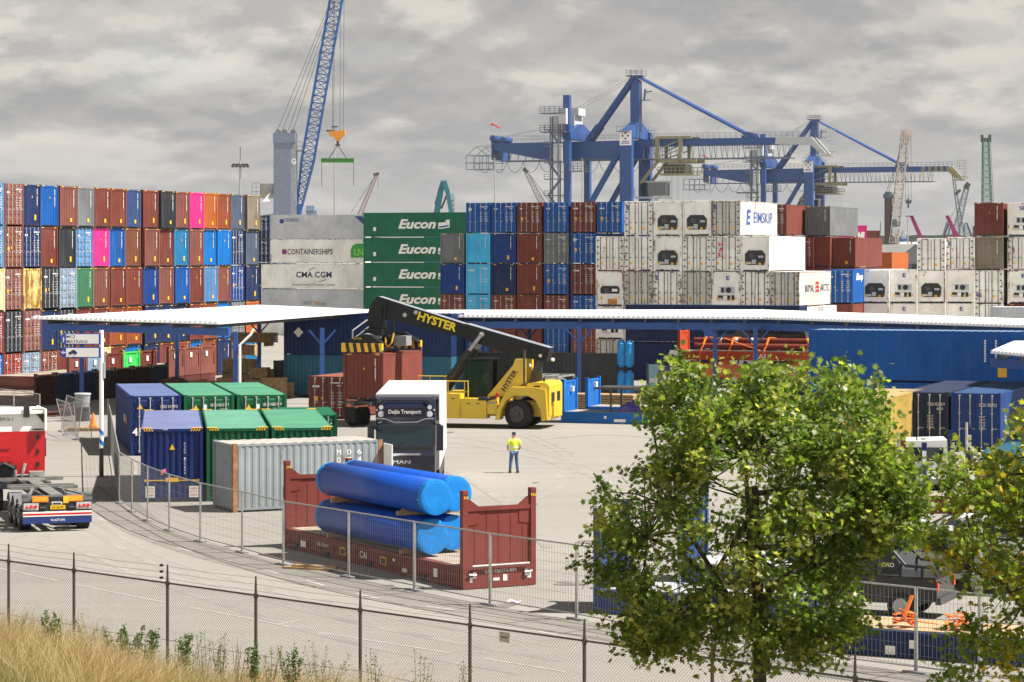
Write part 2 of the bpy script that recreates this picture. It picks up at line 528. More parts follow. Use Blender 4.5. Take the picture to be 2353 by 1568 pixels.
def m_sticker(kind, h):
    def fn(b):
        if kind == 0: b.box(.36, .56, .010, .03, .42, .80)
        elif kind == 1: b.box(.22, .46, .010, .03, .36, .62)
        elif kind == 2:
            b.prism([(-.02, h-.92), (.10, h-.92), (.04, h-.78)], .010, .03); b.box(.36, .56, .010, .03, .42, .80)
        elif kind == 3: b.prism([(-.02, h-.92), (.10, h-.92), (.04, h-.78)], .010, .03)
        elif kind == 4:                                    # door stickers
            b.box(-.86, -.62, -.01, .02, h*.42, h*.42+.26); b.prism([(-.42, h*.46), (-.26, h*.46), (-.34, h*.46+.16)], -.01, .02)
        elif kind == 5:
            b.box(-.80, -.60, -.02, .01, .55, .75); b.box(.30, .50, -.02, .01, .5, .7); b.prism([(.72, .62), (.90, .62), (.81, .80)], -.02, .01)
        for s in (-1, 1):
            if kind < 4: b.box(s*.72, s*1.0, .004, .02, h-.10, h-.05)
    return cparts(('warning_sticker', kind, h), fn, (M['yellow'],))
def m_unit(k):
    def fn(b):
        if k == 'U': b.prism([(-.84,.62),(-.72,.52),(.70,.52),(.84,.62),(.86,1.38),(.58,1.72),(-.56,1.72),(-.86,1.40)], .012, .06)
        elif k == 'W': b.prism([(-.78,1.02),(.80,1.02),(.84,1.22),(.84,1.50),(.66,1.66),(-.62,1.66),(-.82,1.50),(-.82,1.20)], .012, .06)
        else:
            b.box(-.62, .74, .02, .06, 1.10, 1.62)
            b.box(-.70, .72, .015, .06, .52, .98)
    mt = (M['black'],) if k in 'UW' else (M['lgrey'],)
    return cmesh(('refrigeration_unit', k), fn, mt)
def m_fan(k):
    def fn(b):
        x, z = ((-.30, 1.25) if k in 'UW' else (.22, 1.36))
        b.tube([(x, -.005, z), (x, .03, z)], .23, 16)
        b.tube([(x, -.018, z), (x, .0, z)], .09, 10)
        if k == 'V':
            b.box(-.40, -.18, -.002, .03, 1.18, 1.56); b.box(-.68, -.25, -.002, .03, .72, .92)
            b.box(.12, .36, -.002, .03, .54, .92); b.box(.50, .70, -.002, .03, .56, .94)
    return cmesh(('fan', k), fn, (M['black'] if k == 'V' else M['steel'],))
def m_panel(k):
    def fn(b):
        if k == 'U':
            b.box(.28, .70, -.01, .03, 1.12, 1.28); b.box(-.76, -.30, -.008, .03, .60, .78); b.box(-.26, .08, -.008, .03, .60, .96)
        elif k == 'W':
            b.box(.20, .66, -.01, .03, 1.20, 1.42); b.box(-.80, .60, -.008, .03, .60, .76)
        else:
            b.box(-.60, -.46, -.008, .03, 1.14, 1.56); b.box(-.20, .08, -.008, .03, .56, .90)
    return cmesh(('equipment_panel', k), fn, (M['lgrey'] if k == 'U' else M['white'],))
def m_pocket(h):
    def fn(b):
        for x0, x1 in ((-.95, -.32), (-.22, .22), (.32, .95)): b.box(x0, x1, .014, .03, .0, .125)
    return cparts(('fork_pocket', h), fn, (M['black'],))

def container(label, loc, rz, L, h, colour, end, group=None, rust=.25, marks=True, k=None, cat='container', name='shipping_container', logo=None, roof=None):
    c = C[colour] if isinstance(colour, str) else colour
    k = random.randint(0, 5) if k is None else k
    cc = (*c, rust)
    t = thing(name, label, cat, loc, rz, group)
    put('body', m_body(L, h, roof is None), t, cc)
    if roof: put('roof', m_roof(L, h), t, (*roof, rust))
    put('frame', m_frame(L, h), t, (*c, min(.88, rust+.34)) if colour in ('white', 'grimy white') else cc)
    if end in ('D', 'R'):
        re_ = end == 'R'
        for s in (-1, 1):
            d = put('door', m_door(h, s, re_), t, cc)
            for x in (.28, .80):
                bmesh_ = put('locking_bar', m_bar(h, re_), d); bmesh_.location = (s*x, 0, 0)
        if re_: put('hinge_seal', m_gasket(h), t)
        if marks:
            if re_: puts('warning_sticker', m_sticker(5, h), t)
            else:
                puts('serial_lettering', m_code(h, True, k), t)
                if k % 2: puts('warning_sticker', m_sticker(4, h), t)
    elif end == 'C':
        put('end_wall', m_endwall(h), t, cc)
        if marks:
            puts('serial_lettering', m_code(h, False, 0), t)
            puts('warning_sticker', m_sticker(k % 4, h), t)
        puts('fork_pocket', m_pocket(h), t)
    elif end in ('U', 'V', 'W'):
        put('end_wall', m_flat(h), t, cc)
        u = put('refrigeration_unit', m_unit(end), t); put('fan', m_fan(end), u); put('equipment_panel', m_panel(end), u)
        if marks: puts('warning_sticker', m_sticker(5, h), t)
        puts('fork_pocket', m_pocket(h), t)
    if logo:
        b = MB()
        for body, x, z, hh, ww in logo: add_text(b, body, (x, -.035, z), (1,0,0), (0,0,1), hh, ww, bold=.02)
        build('logo', b, M['letter_blue'] if colour in ('white', 'grimy white') else M['letter_white'], t)
    return t
def side_text(t, items, mat, L, side=1, name='side_lettering'):
    """items: (body, along 0..L from the near end, z, height, width, bold, shear)"""
    b = MB()
    for body, y, z, hh, ww, bo, sh in items:
        add_text(b, body, (side*(W2+.012), y, z), (0, side, 0), (0,0,1), hh, ww, bo, sh)
    return build(name, b, mat, t)

ORD = 'first second third fourth fifth sixth seventh eighth ninth tenth eleventh twelfth thirteenth fourteenth fifteenth sixteenth seventeenth eighteenth'.split()
TIER = ['top', 'second', 'middle', 'fourth', 'bottom']
seen_labels = set()
def uniq(base, alt):
    s = base if base not in seen_labels else alt
    seen_labels.add(s); return s

# ---- the tall wall of containers on the west side: 5 tiers, ends towards the yard
GA = R(19.7)
wd = Vector((math.sin(GA), math.cos(GA), 0)); w0 = Vector((-34.4, 177.0, 0))
WR = R(90-19.7)
rows = [
 'lbD fbD nvC blC fbC gyC rbC rbC mbC rbC bkC fbC pkC orC obC sbC rgC',
 'lbD ruD nvD rbC bkC lbD pkC blC ruC fbC rbC tbC fbC bbC bbC nvD sbC',
 'crC fbD ycC bkD gbD gnC fbC rbC rbC ryC fbC blC rbC lrC fbC ryD nvC',
 'rdD bkD fbD nvC bkD rbC rbC obC obC nvC nvC nvC rbC obC bbC gyD orC',
 'blD rdD gbD brD rbC rbC crC rbC bbC nvC rbC obC bbC obC nvC fbC tbC']
KEY = dict(lb='light blue', fb='faded brown', nv='navy blue', bl='blue', gy='grey', rb='red brown', mb='medium blue', bk='black', pk='pink', ob='orange brown',
 sb='slate blue', rg='rust grey', ru='rusty brown', tb='teal blue', bb='bright blue', cr='cream', yc='rust streaked cream', gb='grey blue', gn='green', ry='royal blue',
 lr='light blue', rd='red', br='brown')
KEY['or'] = 'orange'
rows = [r.split() for r in rows]
pit = 2.47
for i in range(17):
    tpos = (i-1)*pit + pit/2 + (.45 if i > 8 else 0) + (.4 if i > 15 else 0)
    base = w0 + wd*tpos
    for r in range(5):
        code = rows[r][i]; cn = KEY[code[:2]]; end = code[2]
        nb = [KEY[rows[r][j][:2]] for j in (i-1, i+1) if 0 <= j < 17]
        sh = lambda q: q.replace('rust streaked', 'rusty')
        what = 'doors' if end == 'D' else 'ribbed end'
        a = f"{sh(cn)} container {what}, {TIER[r]} tier, long wall, between {' and '.join(map(sh, nb))}"
        b_ = f"{sh(cn)} container {what}, {TIER[r]} tier, {ORD[i]} column of the long wall"
        rust = random.uniform(.26, .60)
        if code[:2] in ('ru', 'rg', 'lr', 'yc', 'gb'): rust = .62
        if code[:2] == 'yc': rust = .95
        if code[:2] in ('fb', 'ru', 'sb'): rust = .42
        if code[:2] in ('bb', 'pk'): rust = .05
        jx = random.uniform(-.05, .05)
        container(uniq(a, b_), base + Vector((jx, 0, (4-r)*2.9)) + Vector((.941,-.337,0))*random.uniform(-.09, .09), WR+random.uniform(-.004, .004), 12.19 if random.random() < .6 else 6.06, 2.895, cn, end, 'containers of the long western wall', rust)

# ---- the wall across the yard: blue and brown ends
GR20 = R(20)
def row_y(px, px0, Y0):     # depth of a point on the row's front line seen at px
    t = math.tan(GR20); u = (px-CXP)/FPX; x0 = XP(px0, Y0)
    return (Y0 + x0*t)/(1 + u*t)
cols = {'A': (1009,1069), 'B': (1069,1128), 'C': (1128,1186), 'D': (1186,1247), 'E': (1247,1309), 'F': (1309,1371), 'G': (1371,1430)}
mid = [dict(B='blD', C='blD', D='rbD', E='blD', F='rbD', G='blD'),
       dict(A='gyC', B='cyC', C='ryC', D='brC', E='gyD', F='blD'),
       dict(A='ryC', B='cyD', C='nvC', D='brC', E='blD', F='rbD'),
       dict(A='brD', B='cyD', C='brD', D='brC', E='brD', F='blD'),
       dict(A='nvC', B='blD', C='brC', D='brC', E='blD', F='brD')]
KEY['cy'] = 'cyan'
for r, d in enumerate(mid):
    for kx, code in d.items():
        x0, x1 = cols[kx]; pc = (x0+x1)/2; Y = row_y(pc, 1250, 245)
        cn = KEY[code[:2]]; what = 'doors' if code[2] == 'D' else 'closed end'
        if code[:2] == 'gy' and r == 0: cn = 'grey'
        ks = sorted(d); j = ks.index(kx); nb = [KEY[d[q][:2]] for q in ks[max(0,j-1):j] + ks[j+1:j+2]]
        a = f"{cn} container {what}, {TIER[r]} tier, blue and brown stack, beside {' and '.join(nb)}"
        b_ = f"{cn} container, {what} facing, {TIER[r]} tier, {ORD[j]} along the blue and brown stack"
        lg = [('E', -.80, 2.25, .30, .26)] if (kx, r) in (('B', 0), ('F', 1)) else None
        container(uniq(a, b_), (XP(pc, Y), Y, 14.5-2.9*(r+1)), -GR20, 12.19, 2.895, cn, code[2], 'containers of the blue and brown stack', random.uniform(.2, .45), logo=lg, marks=(r < 4))

# ---- white refrigerated containers beside it
rcols = {'H': 1401, 'I': 1467, 'J': 1534, 'K': 1601, 'L': 1668, 'M': 1735, 'N': 1803}
ref = [dict(I='wR', J='wU', K='wU', L='gR'),
       dict(H='wR', I='wR', J='wU', K='wR', L='wR', M='wU'),
       dict(H='wW', I='gR', J='wR', K='gR', L='wV', M='wR', N='gR'),
       dict(H='wV', I='wR', J='wR', K='gR', L='wR', M='wR', N='wR'),
       dict(H='gR', I='wR', J='wR', K='wR', L='gR', M='wR', N='wR')]
rz_ = [14.04-2.9, 14.04-5.8, 14.04-8.7, 14.04-11.45, 0.0]
whats = {'R': 'doors', 'U': 'black refrigeration unit', 'V': 'grey boxed cooling unit', 'W': 'low black cooling unit'}
for r, d in enumerate(ref):
    for kx, code in d.items():
        pc = rcols[kx]; Y = row_y(pc, 1467, 216)
        cn = 'white' if code[0] == 'w' else 'grimy white'
        ks = sorted(d); j = ks.index(kx)
        a = f"{cn} reefer with {whats[code[1]]}, {TIER[r]} tier, {ORD[j]} from the brown stack"
        lg = None
        if (kx, r) in (('I', 0), ('L', 0), ('J', 2)): lg = [('E', -.88, 2.35, .34, .28)]
        if (kx, r) == ('L', 2): lg = [('E', .18, 2.35, .34, .28)]
        hh = 2.89 if r < 3 else (2.74 if r == 3 else 2.59)
        z = rz_[r]
        t = container(uniq(a, a + ' again'), (XP(pc, Y), Y, z), -GR20, 12.19, hh, cn, code[1], 'white reefers behind the canopy', random.uniform(.40, .56) if cn == 'white' else .60, logo=lg, marks=(r < 3))
        if (kx, r) == ('L', 0):
            side_text(t, [('EIMSKIP', 7.4, 1.55, .92, 6.2, .006, 0), ('E', 2.6, 1.55, 1.25, 1.5, .03, .15)], M['letter_blue'], 12.19)
            t['label'] = 'white reefer with tall blue lettering on its sunny side, top tier'
        if (kx, r) == ('N', 2):
            side_text(t, [('ROYAL', 3.6, 1.5, .62, 3.0, .004, 0), ('ARCTIC', 9.0, 1.5, .62, 3.3, .004, 0)], M['letter_dark'], 12.19)
            b = MB()
            for q in range(3):
                z0 = 1.1+q*.32
                b.prism([(5.6, z0), (6.2, z0+.14), (6.8, z0), (6.8, z0+.2), (6.2, z0+.34), (5.6, z0+.2)], W2+.008, W2+.02, 'x')
            build('emblem', b, M['red'], t)
            t['label'] = 'white reefer with dark lettering around a red wave emblem on its side'
        if (kx, r) == ('L', 1):
            b = MB()
            for q, ch in enumerate('HAL'): add_text(b, ch, (-.42, -.035, 2.2-q*.42), (1,0,0), (0,0,1), .34, .40, bold=.04)
            build('red_lettering', b, simple('faded_red', (.62,.08,.12)), t)
            t['label'] = 'white reefer doors with red vertical letters and rusty edges'
        if (kx, r) == ('H', 2):
            b = MB(); b.box(-.15, .62, -.004, .03, .12, .58); build('rust_patch', b, simple('orange_rust', (.42,.19,.05), .8, var=.4, scale=6), t)

# ---- boxes further back on the east side of that stack
def lone(label, px_left_front, ytop, s, colour, end, h=2.895, L=12.19, base=0.0, group='containers stacked behind the reefers', a=20.0, rust=.25, tiers=None, **k):
    """container whose west front corner is seen at px; s = picture px per metre there"""
    Y = FPX/s; ztop = CAMH - (ytop-HOR)/s
    x = XP(px_left_front, Y); ca, sa = math.cos(R(a)), math.sin(R(a))
    return container(label, (x + W2*ca, Y - W2*sa, ztop-h), R(-a), L, h, colour, end, group, rust, **k)
lone('red brown container, sunny plain side, level with the blue letter box', 1749, 470, 24.5, 'salmon', 'D')
lone('grey container with weathered ribbed side, top tier beside the pink one', 1850, 474, 24.0, 'grey', 'C')
for q, (cn_, lb) in enumerate((('salmon', 'red brown container, second tier, front door with yellow sticker'), ('salmon', 'red brown container at the far east end, second tier'))):
    lone(lb, (1812, 1908)[q], 546, 24.0, cn_, 'D' if q == 0 else 'C')
t = lone('pink container end with big white letters seen over brown ones', 1958, 518, 14.2, 'pink', 'C', marks=False, a=-4)
b = MB(); add_text(b, 'ONE', (0, -.03, 1.25), (1,0,0), (0,0,1), 1.15, 1.7, bold=.05); build('side_lettering', b, M['letter_white'], t)
lone('small brown container end beside the pink one', 1990, 530, 13.0, 'faded brown', 'C', marks=False, a=0, h=2.59)
lone('orange container low behind the brown boxes, beside the warehouse', 2012, 580, 15.5, 'orange', 'C', marks=False, h=2.895)
t = lone('bright blue container with white side logo below the brown ones', 1895, 620, 27.0, 'blue', 'D', h=2.895)
side_text(t, [('Eimp', 2.6, 2.2, .75, 2.6, .03, .2)], M['letter_white'], 12.19)
for q, (px_, s_, y0) in enumerate(((1812, 24, 546), (1908, 24, 546), (1749, 24.5, 470), (1850, 24, 474), (1895, 27, 620))):   # supports below
    zt = CAMH-(y0-HOR)/s_-2.9; k_ = 0
    while zt > .4:
        if k_ >= 0: lone(f"brown container {('directly', 'two levels', 'three levels', 'four levels')[min(k_,3)]} beneath the {('salmon door', 'salmon closed', 'sunny red', 'grey ribbed', 'blue logo')[q]} box", px_, HOR-(zt-CAMH)*s_, s_, 'brown', 'C', h=min(2.895, zt), marks=False)
        zt -= 2.9; k_ += 1

# ---- the block of reefers at the east edge
ecols = [('P', 1978), ('Q', 2042), ('S', 2107), ('T', 2173), ('V', 2239), ('Z', 2315)]
east = {0: {'V': ('rg', 466, 'C'), 'Z': ('wV', 466, 'V')},
        1: {'S': ('wR', 548, 'R'), 'T': ('wR', 545, 'R'), 'V': ('rg', 544, 'C'), 'Z': ('wR', 545, 'R')},
        2: {'P': ('wU', 620, 'U'), 'Q': ('wV', 620, 'V'), 'S': ('wU', 620, 'U'), 'T': ('wV', 620, 'V'), 'V': ('wR', 621, 'R'), 'Z': ('wV', 621, 'V')},
        3: {'P': ('wU', 697, 'U'), 'Q': ('wV', 697, 'V'), 'S': ('wU', 697, 'U'), 'T': ('wV', 697, 'V'), 'V': ('wR', 698, 'R'), 'Z': ('br', 698, 'C')},
        4: {'P': ('wR', 773, 'R'), 'Q': ('wV', 773, 'V'), 'S': ('wR', 773, 'R'), 'T': ('wV', 773, 'V'), 'V': ('wR', 774, 'R'), 'Z': ('br', 774, 'C')}}
for r, d in east.items():
    for kx, (cd, y0, end) in d.items():
        pl = dict(ecols)[kx]; s_ = 26.6
        cn = 'white' if cd[0] == 'w' else ('red brown' if r == 0 else 'rust grey' if r == 1 else 'red brown')
        j = [c_[0] for c_ in ecols].index(kx)
        a = f"{cn} {'reefer with ' + whats[end] if end in whats else 'container, closed end'}, {TIER[r]} tier, {ORD[j]} column of the east block"
        lg = [('E', .12, 2.4, .34, .28)] if (kx, r) in (('Q', 2), ('Q', 3), ('T', 3), ('Z', 2)) else ([('E', -.85, 2.3, .34, .28)] if (kx, r) == ('T', 1) else ([('45', -.85, .72, .36, .5)] if (kx, r) == ('V', 2) else None))
        if (kx, r) == ('Z', 0): lg = [('SFS', .2, 2.4, .34, .8)]
        h_ = 2.885 if r < 4 else 2.5
        lone(a, pl, y0, s_, cn, end, h_, 12.19, group='reefers of the east block', a=14.0, rust=random.uniform(.36, .54) if cn == 'white' else .55, logo=lg, marks=(r < 4))

# ---- long sides facing the camera
def longside(label, px_left, ytop, s, colour, h=2.895, L=12.19, group=None, a=20.0, rust=.2, end='D', **k):
    """container lying across the view; px_left = its west near corner"""
    Y = FPX/s; ztop = CAMH-(ytop-HOR)/s; x = XP(px_left, Y)
    ca, sa = math.cos(R(a)), math.sin(R(a))
    # local +Y runs to the east, local +X faces the camera
    return container(label, (x + W2*sa, Y + W2*ca, ztop-h), R(-90-a), L, h, colour, end, group, rust, marks=False, **k)
gW = 'white containers stacked lengthwise'
for q, (px_, y0, cn, lb, txt, mt, rs) in enumerate((
   (621, 494, 'pale grey', 'pale grey container with small dark emblem, top of the white pile', [('CRONOS', 2.7, 2.35, .40, 2.0, 0, 0)], 'letter_blue', .22),
   (621, 549.5, 'white', 'white container with one long dark word and a green leaf mark', [('CONTAINERSHIPS', 5.2, 1.45, .68, 5.9, .01, 0)], 'letter_dark', .42),
   (600, 607, 'white', 'white container with bold lettering between two dark arcs', [('CMA CGM', 6.9, 1.72, .72, 4.6, .018, 0), ('multimodal 33 pallet reefer', 6.9, .5, .30, 5.6, 0, 0)], 'letter_dark', .40),
   (600, 664.5, 'pale grey', 'pale grey container with faint grey and orange lettering above the canopy', [('UNIT', 6.1, 1.35, .42, 1.5, .02, .2), ('.com', 8.0, 1.25, .26, .9, .02, 0)], 'grey', .2),
   (600, 722, 'white', 'white container at the foot of the white pile', [], 'grey', .3))):
    t = longside(lb, px_, y0, 19.2, cn, 2.975 if q < 4 else 2.6, 12.19 if q < 2 else 13.7, gW, rust=rs)
    if txt: side_text(t, txt, M[mt], 12.19)
    if q == 0:
        b = MB(); b.prism([(11.0, 2.75), (12.0, 2.75), (12.6, 1.7), (12.3, 1.6)], W2+.008, W2+.02, 'x'); b.tube([(W2+.01, 1.5, 2.2), (W2+.02, 1.5, 2.2)], .3, 8)
        build('emblem', b, M['letter_blue'], t)
    if q == 1:
        b = MB(); b.prism([(10.5, .75), (13.3, .75), (13.3, 2.4), (11.2, 2.4), (10.7, 2.15), (10.5, 1.7)], W2+.008, W2+.02, 'x'); g = build('leaf_mark', b, simple('leaf_green', (.03,.30,.04)), t)
        b = MB(); add_text(b, 'LNG', (W2+.028, 11.9, 1.4), (0,1,0), (0,0,1), .8, 2.0, .03); build('leaf_lettering', b, simple('pale_green', (.25,.55,.12)), t)
        b = MB(); b.box(W2+.008, W2+.02, 1.55, 2.15, 1.15, 1.75); build('emblem', b, simple('crimson_mark', (.35,.03,.12)), t)
        b = MB(); b.box(W2+.02, W2+.028, 1.72, 1.98, 1.32, 1.58); build('emblem_core', b, M['letter_blue'], t)
    if q == 2:
        b = MB(); b.tube([(W2+.015, 6.2+a_*.18, 2.20+.34*math.sin(a_*.30)) for a_ in range(6)], .035, 4); b.tube([(W2+.015, 7.6+a_*.18, .93+.30*(1-math.cos(a_*.28))) for a_ in range(6)], .035, 4)
        build('logo_arc', b, M['letter_dark'], t)
    if q == 3:
        b = MB(); add_text(b, '45', (W2+.012, 7.25, 1.35), (0,1,0), (0,0,1), .42, .7, .03, .2); build('number_lettering', b, simple('ochre_lettering', (.55,.25,.06)), t)
for q in range(5):
    t = longside(f"dark green container with white script lettering, {('top of', 'second in', 'third in', 'fourth in', 'foot of')[q]} the green pile", 835, 489+57.2*q, 19.7, 'dark green', 2.895 if q < 4 else 2.7, 13.7, 'green containers stacked lengthwise', rust=.16)
    side_text(t, [('Eucon', 6.75, 1.55, 1.12, 4.7, .035, .28)], M['letter_white'], 13.7)
    b = MB(); b.prism([(9.4, .95), (10.8, 1.12), (10.8, 2.05), (10.3, 1.98), (10.3, 1.75), (9.4, 1.68)], W2+.008, W2+.02, 'x'); g = build('emblem', b, M['letter_white'], t)
    b = MB(); b.prism([(9.5, 1.08), (10.7, 1.24), (10.7, 1.42), (9.5, 1.26)], W2+.02, W2+.03, 'x'); build('emblem_wave', b, M['letter_blue'], t)
    b = MB(); b.box(W2+.008, W2+.02, 1.25, 1.6, .75, 1.2); build('white_sticker', b, M['letter_white'], t)
for q in range(4):
    lone(f"dark navy container doors in the gap beside the white pile, {TIER[q]} tier", 574, 496+54*q, 18.6, 'navy blue', 'D', L=6.06, a=4, group='navy containers in the gap', k=q)

# ---- under and around the canopies
gN = 'navy containers lying lengthwise under the canopy'
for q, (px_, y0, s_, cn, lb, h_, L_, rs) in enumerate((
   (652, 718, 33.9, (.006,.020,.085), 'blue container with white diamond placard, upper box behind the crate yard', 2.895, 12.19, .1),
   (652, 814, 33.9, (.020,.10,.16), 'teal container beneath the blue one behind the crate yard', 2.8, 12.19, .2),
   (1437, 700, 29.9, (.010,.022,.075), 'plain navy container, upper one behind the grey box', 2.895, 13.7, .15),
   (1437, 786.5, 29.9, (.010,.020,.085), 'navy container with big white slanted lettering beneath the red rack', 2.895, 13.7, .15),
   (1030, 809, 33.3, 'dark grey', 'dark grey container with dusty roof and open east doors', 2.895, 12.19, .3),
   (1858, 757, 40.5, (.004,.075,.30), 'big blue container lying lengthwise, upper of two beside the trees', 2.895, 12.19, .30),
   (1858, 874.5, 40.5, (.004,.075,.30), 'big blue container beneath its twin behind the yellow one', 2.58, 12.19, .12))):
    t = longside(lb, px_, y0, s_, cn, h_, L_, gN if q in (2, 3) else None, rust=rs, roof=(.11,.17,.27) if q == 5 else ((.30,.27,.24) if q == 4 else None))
    if q == 3: side_text(t, [('Tex', 4.9, 1.6, 1.45, 2.8, .04, .25), ('Cargo', 9.2, 1.45, 1.45, 4.4, .04, .25)], M['letter_white'], L_)
    if q == 0:
        b = MB(); b.prism([(.75, 1.55), (1.1, 1.2), (1.45, 1.55), (1.1, 1.9)], W2+.01, W2+.02, 'x'); build('placard', b, M['letter_white'], t)
    if q == 5:
        b = MB()
        for z in range(9): b.box(W2+.008, W2+.02, 9.95, 10.05, 2.3-z*.14, 2.4-z*.14); b.box(W2+.008, W2+.02, 10.55, 10.65, 2.3-z*.14, 2.4-z*.14)
        build('serial_lettering', b, M['letter_white'], t)
        b = MB(); b.box(W2+.008, W2+.02, 10.7, 11.2, .35, .95); build('warning_sticker', b, M['yellow'], t)
lone('white container roof edge showing above the canopy beside the blue box', 1828, 703, 27.5, 'white', 'C', 2.895, marks=False, group=None)
longside('pale grey container side at the east edge above the canopy', 2275, 705, 33.0, 'pale grey', 2.895, 12.19, None, a=20)

# ---- containers in the yard
def yard(label, px, py, colour, end, h=2.895, L=12.19, a=0.0, dx=0.0, dy=0.0, group=None, rust=.25, z=0.0, **k):
    """west front bottom corner seen at (px, py) on the ground; heading a degrees clockwise; dx steps along the front"""
    g = GR(px, py); ca, sa = math.cos(R(a)), math.sin(R(a))
    p = g + Vector((ca, -sa, 0))*(W2+dx) + Vector((sa, ca, 0))*dy
    p.z = z
    return container(label, p, R(-a), L, h, colour, end, group, rust, **k)
gB = 'blue and green containers beside the site fence'
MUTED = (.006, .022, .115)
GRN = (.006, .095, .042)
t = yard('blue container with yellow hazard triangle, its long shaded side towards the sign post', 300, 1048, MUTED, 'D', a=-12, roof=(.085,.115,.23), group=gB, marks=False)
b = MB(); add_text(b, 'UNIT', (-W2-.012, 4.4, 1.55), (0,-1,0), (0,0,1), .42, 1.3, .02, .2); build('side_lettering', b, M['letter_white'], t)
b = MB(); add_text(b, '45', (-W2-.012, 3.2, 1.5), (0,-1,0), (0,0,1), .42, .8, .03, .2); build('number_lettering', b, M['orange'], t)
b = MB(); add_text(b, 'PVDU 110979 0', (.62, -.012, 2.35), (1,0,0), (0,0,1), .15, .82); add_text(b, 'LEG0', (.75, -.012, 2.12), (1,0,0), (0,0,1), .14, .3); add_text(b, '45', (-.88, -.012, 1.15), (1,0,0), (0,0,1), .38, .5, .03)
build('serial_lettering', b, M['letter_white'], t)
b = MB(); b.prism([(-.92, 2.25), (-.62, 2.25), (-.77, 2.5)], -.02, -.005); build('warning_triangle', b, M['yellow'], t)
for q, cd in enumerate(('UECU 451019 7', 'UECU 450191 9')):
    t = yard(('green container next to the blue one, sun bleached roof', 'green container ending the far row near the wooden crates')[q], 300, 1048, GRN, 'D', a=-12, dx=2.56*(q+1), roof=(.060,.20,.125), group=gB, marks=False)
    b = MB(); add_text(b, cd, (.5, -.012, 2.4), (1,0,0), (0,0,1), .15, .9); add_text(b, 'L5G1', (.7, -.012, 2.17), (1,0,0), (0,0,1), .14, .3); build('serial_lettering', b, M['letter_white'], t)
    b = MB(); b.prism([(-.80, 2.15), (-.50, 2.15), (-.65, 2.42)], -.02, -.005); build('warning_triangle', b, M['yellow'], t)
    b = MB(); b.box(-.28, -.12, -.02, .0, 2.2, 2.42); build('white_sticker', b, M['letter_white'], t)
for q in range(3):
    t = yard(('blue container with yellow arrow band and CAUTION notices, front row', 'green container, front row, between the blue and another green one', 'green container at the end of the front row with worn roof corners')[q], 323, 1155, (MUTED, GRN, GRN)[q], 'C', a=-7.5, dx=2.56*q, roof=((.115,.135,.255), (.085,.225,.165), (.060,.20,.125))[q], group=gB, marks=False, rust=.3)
    b = MB(); b.prism([(-.10, 2.05), (.12, 2.05), (.01, 2.28)], .02, .032); build('warning_triangle', b, M['yellow'], t)
    if q == 0:
        b = MB()
        for i, ch in enumerate('PVDU 109894 4'): 
            if ch != ' ': add_text(b, ch, (.50, .022, 2.28-i*.115), (1,0,0), (0,0,1), .085, .06)
        add_text(b, 'UNIT', (-.25, .012, 2.845), (1,0,0), (0,0,1), .055, .2, .01); build('serial_lettering', b, M['letter_white'], t)
        b = MB(); b.box(-1.0, 1.0, .024, .034, .83, .87); b.prism([(-1.16,.85),(-1.0,.78),(-1.0,.92)], .024, .034); b.prism([(1.16,.85),(1.0,.78),(1.0,.92)], .024, .034); b.box(-.25, .25, .018, .034, .79, .95); build('arrow_band', b, M['yellow'], t)
        for s in (-1, 1):
            b = MB(); b.box(s*.85-.18, s*.85+.18, .018, .034, .18, .62); n_ = build('notice', b, M['letter_white'], t)
            b = MB(); 
            for i_, wd_ in enumerate(('CAUTION', '2.9 m', 'HIGH')): add_text(b, wd_, (s*.85, .012, .54-i_*.13), (1,0,0), (0,0,1), .08, .26, .015)
            build('notice_lettering', b, M['red'], n_)
        b = MB(); b.prism([(-.42, 1.05), (-.22, 1.2), (-.24, 1.32), (-.44, 1.25)], .016, .034); build('pink_scrawl', b, simple('pink_paint', (.75,.18,.25)), t)
    b = MB()
    for s in (-1, 1):
        for y0, y1 in ((.0, .3), (11.89, 12.19)): b.box(s*.8, s*1.2, y0+.03, y1-.03, 2.888, 2.904)
        for i in range(4): b.prism([(s*.72+i*s*.1, 2.78), (s*.77+i*s*.1, 2.78), (s*.82+i*s*.1, 2.87), (s*.77+i*s*.1, 2.87)], -.004, .005)
    build('corner_stripe', b, M['yellow'], t)
yard('green container doors standing back behind the front row', 649, 1088, GRN, 'D', 2.59, 6.06, -7.5, group=gB, k=1)
t = longside('weathered grey container with rusty corner posts beside the pipe rack', 536, 1021, 61.1, (.225, .255, .275), 2.59, 6.06, None, -25, .50, 'C', roof=(.36,.34,.31))
b = MB()
for i, cd in enumerate(('MOAU', '0754', '6464')):
    for j, ch in enumerate(cd): add_text(b, ch, (W2+.012, 4.25+i*.42, 2.15-j*.3), (0,1,0), (0,0,1), .2, .18)
build('serial_lettering', b, M['letter_white'], t)
b = MB(); b.box(W2-.002, W2+.008, 2.0, 2.45, .55, .95); build('faded_label', b, M['wood'], t)
b = MB()
for i, (y0, y1) in enumerate(((2.35, 2.95), (2.97, 3.75), (3.77, 4.6))): b.box(W2+.006, W2+.012, y0, y1, .80, 1.12, i % 2)
build('blue_band', b, (M['letter_blue'], M['letter_white']), t)
for y_ in (.0, 5.88):
    b = MB(); b.box(W2+.004, W2-.16, y_+.002 if y_ else -.004, y_+.17, .0, 2.59); build('corner_post', b, simple('rusted_post', (.27,.13,.06), .85, var=.4, scale=4), t)
b = MB(); b.box(.0, 1.05, -.02, .02, .2, 2.45)
for i in range(4): b.tube([(.12+i*.25, -.03, .2), (.12+i*.25, -.03, 2.45)], .02, 6)
o = build('open_door', b, M['white'], t); o.location = (W2, 6.12, 0); o.rotation_euler = (0, 0, R(-5))

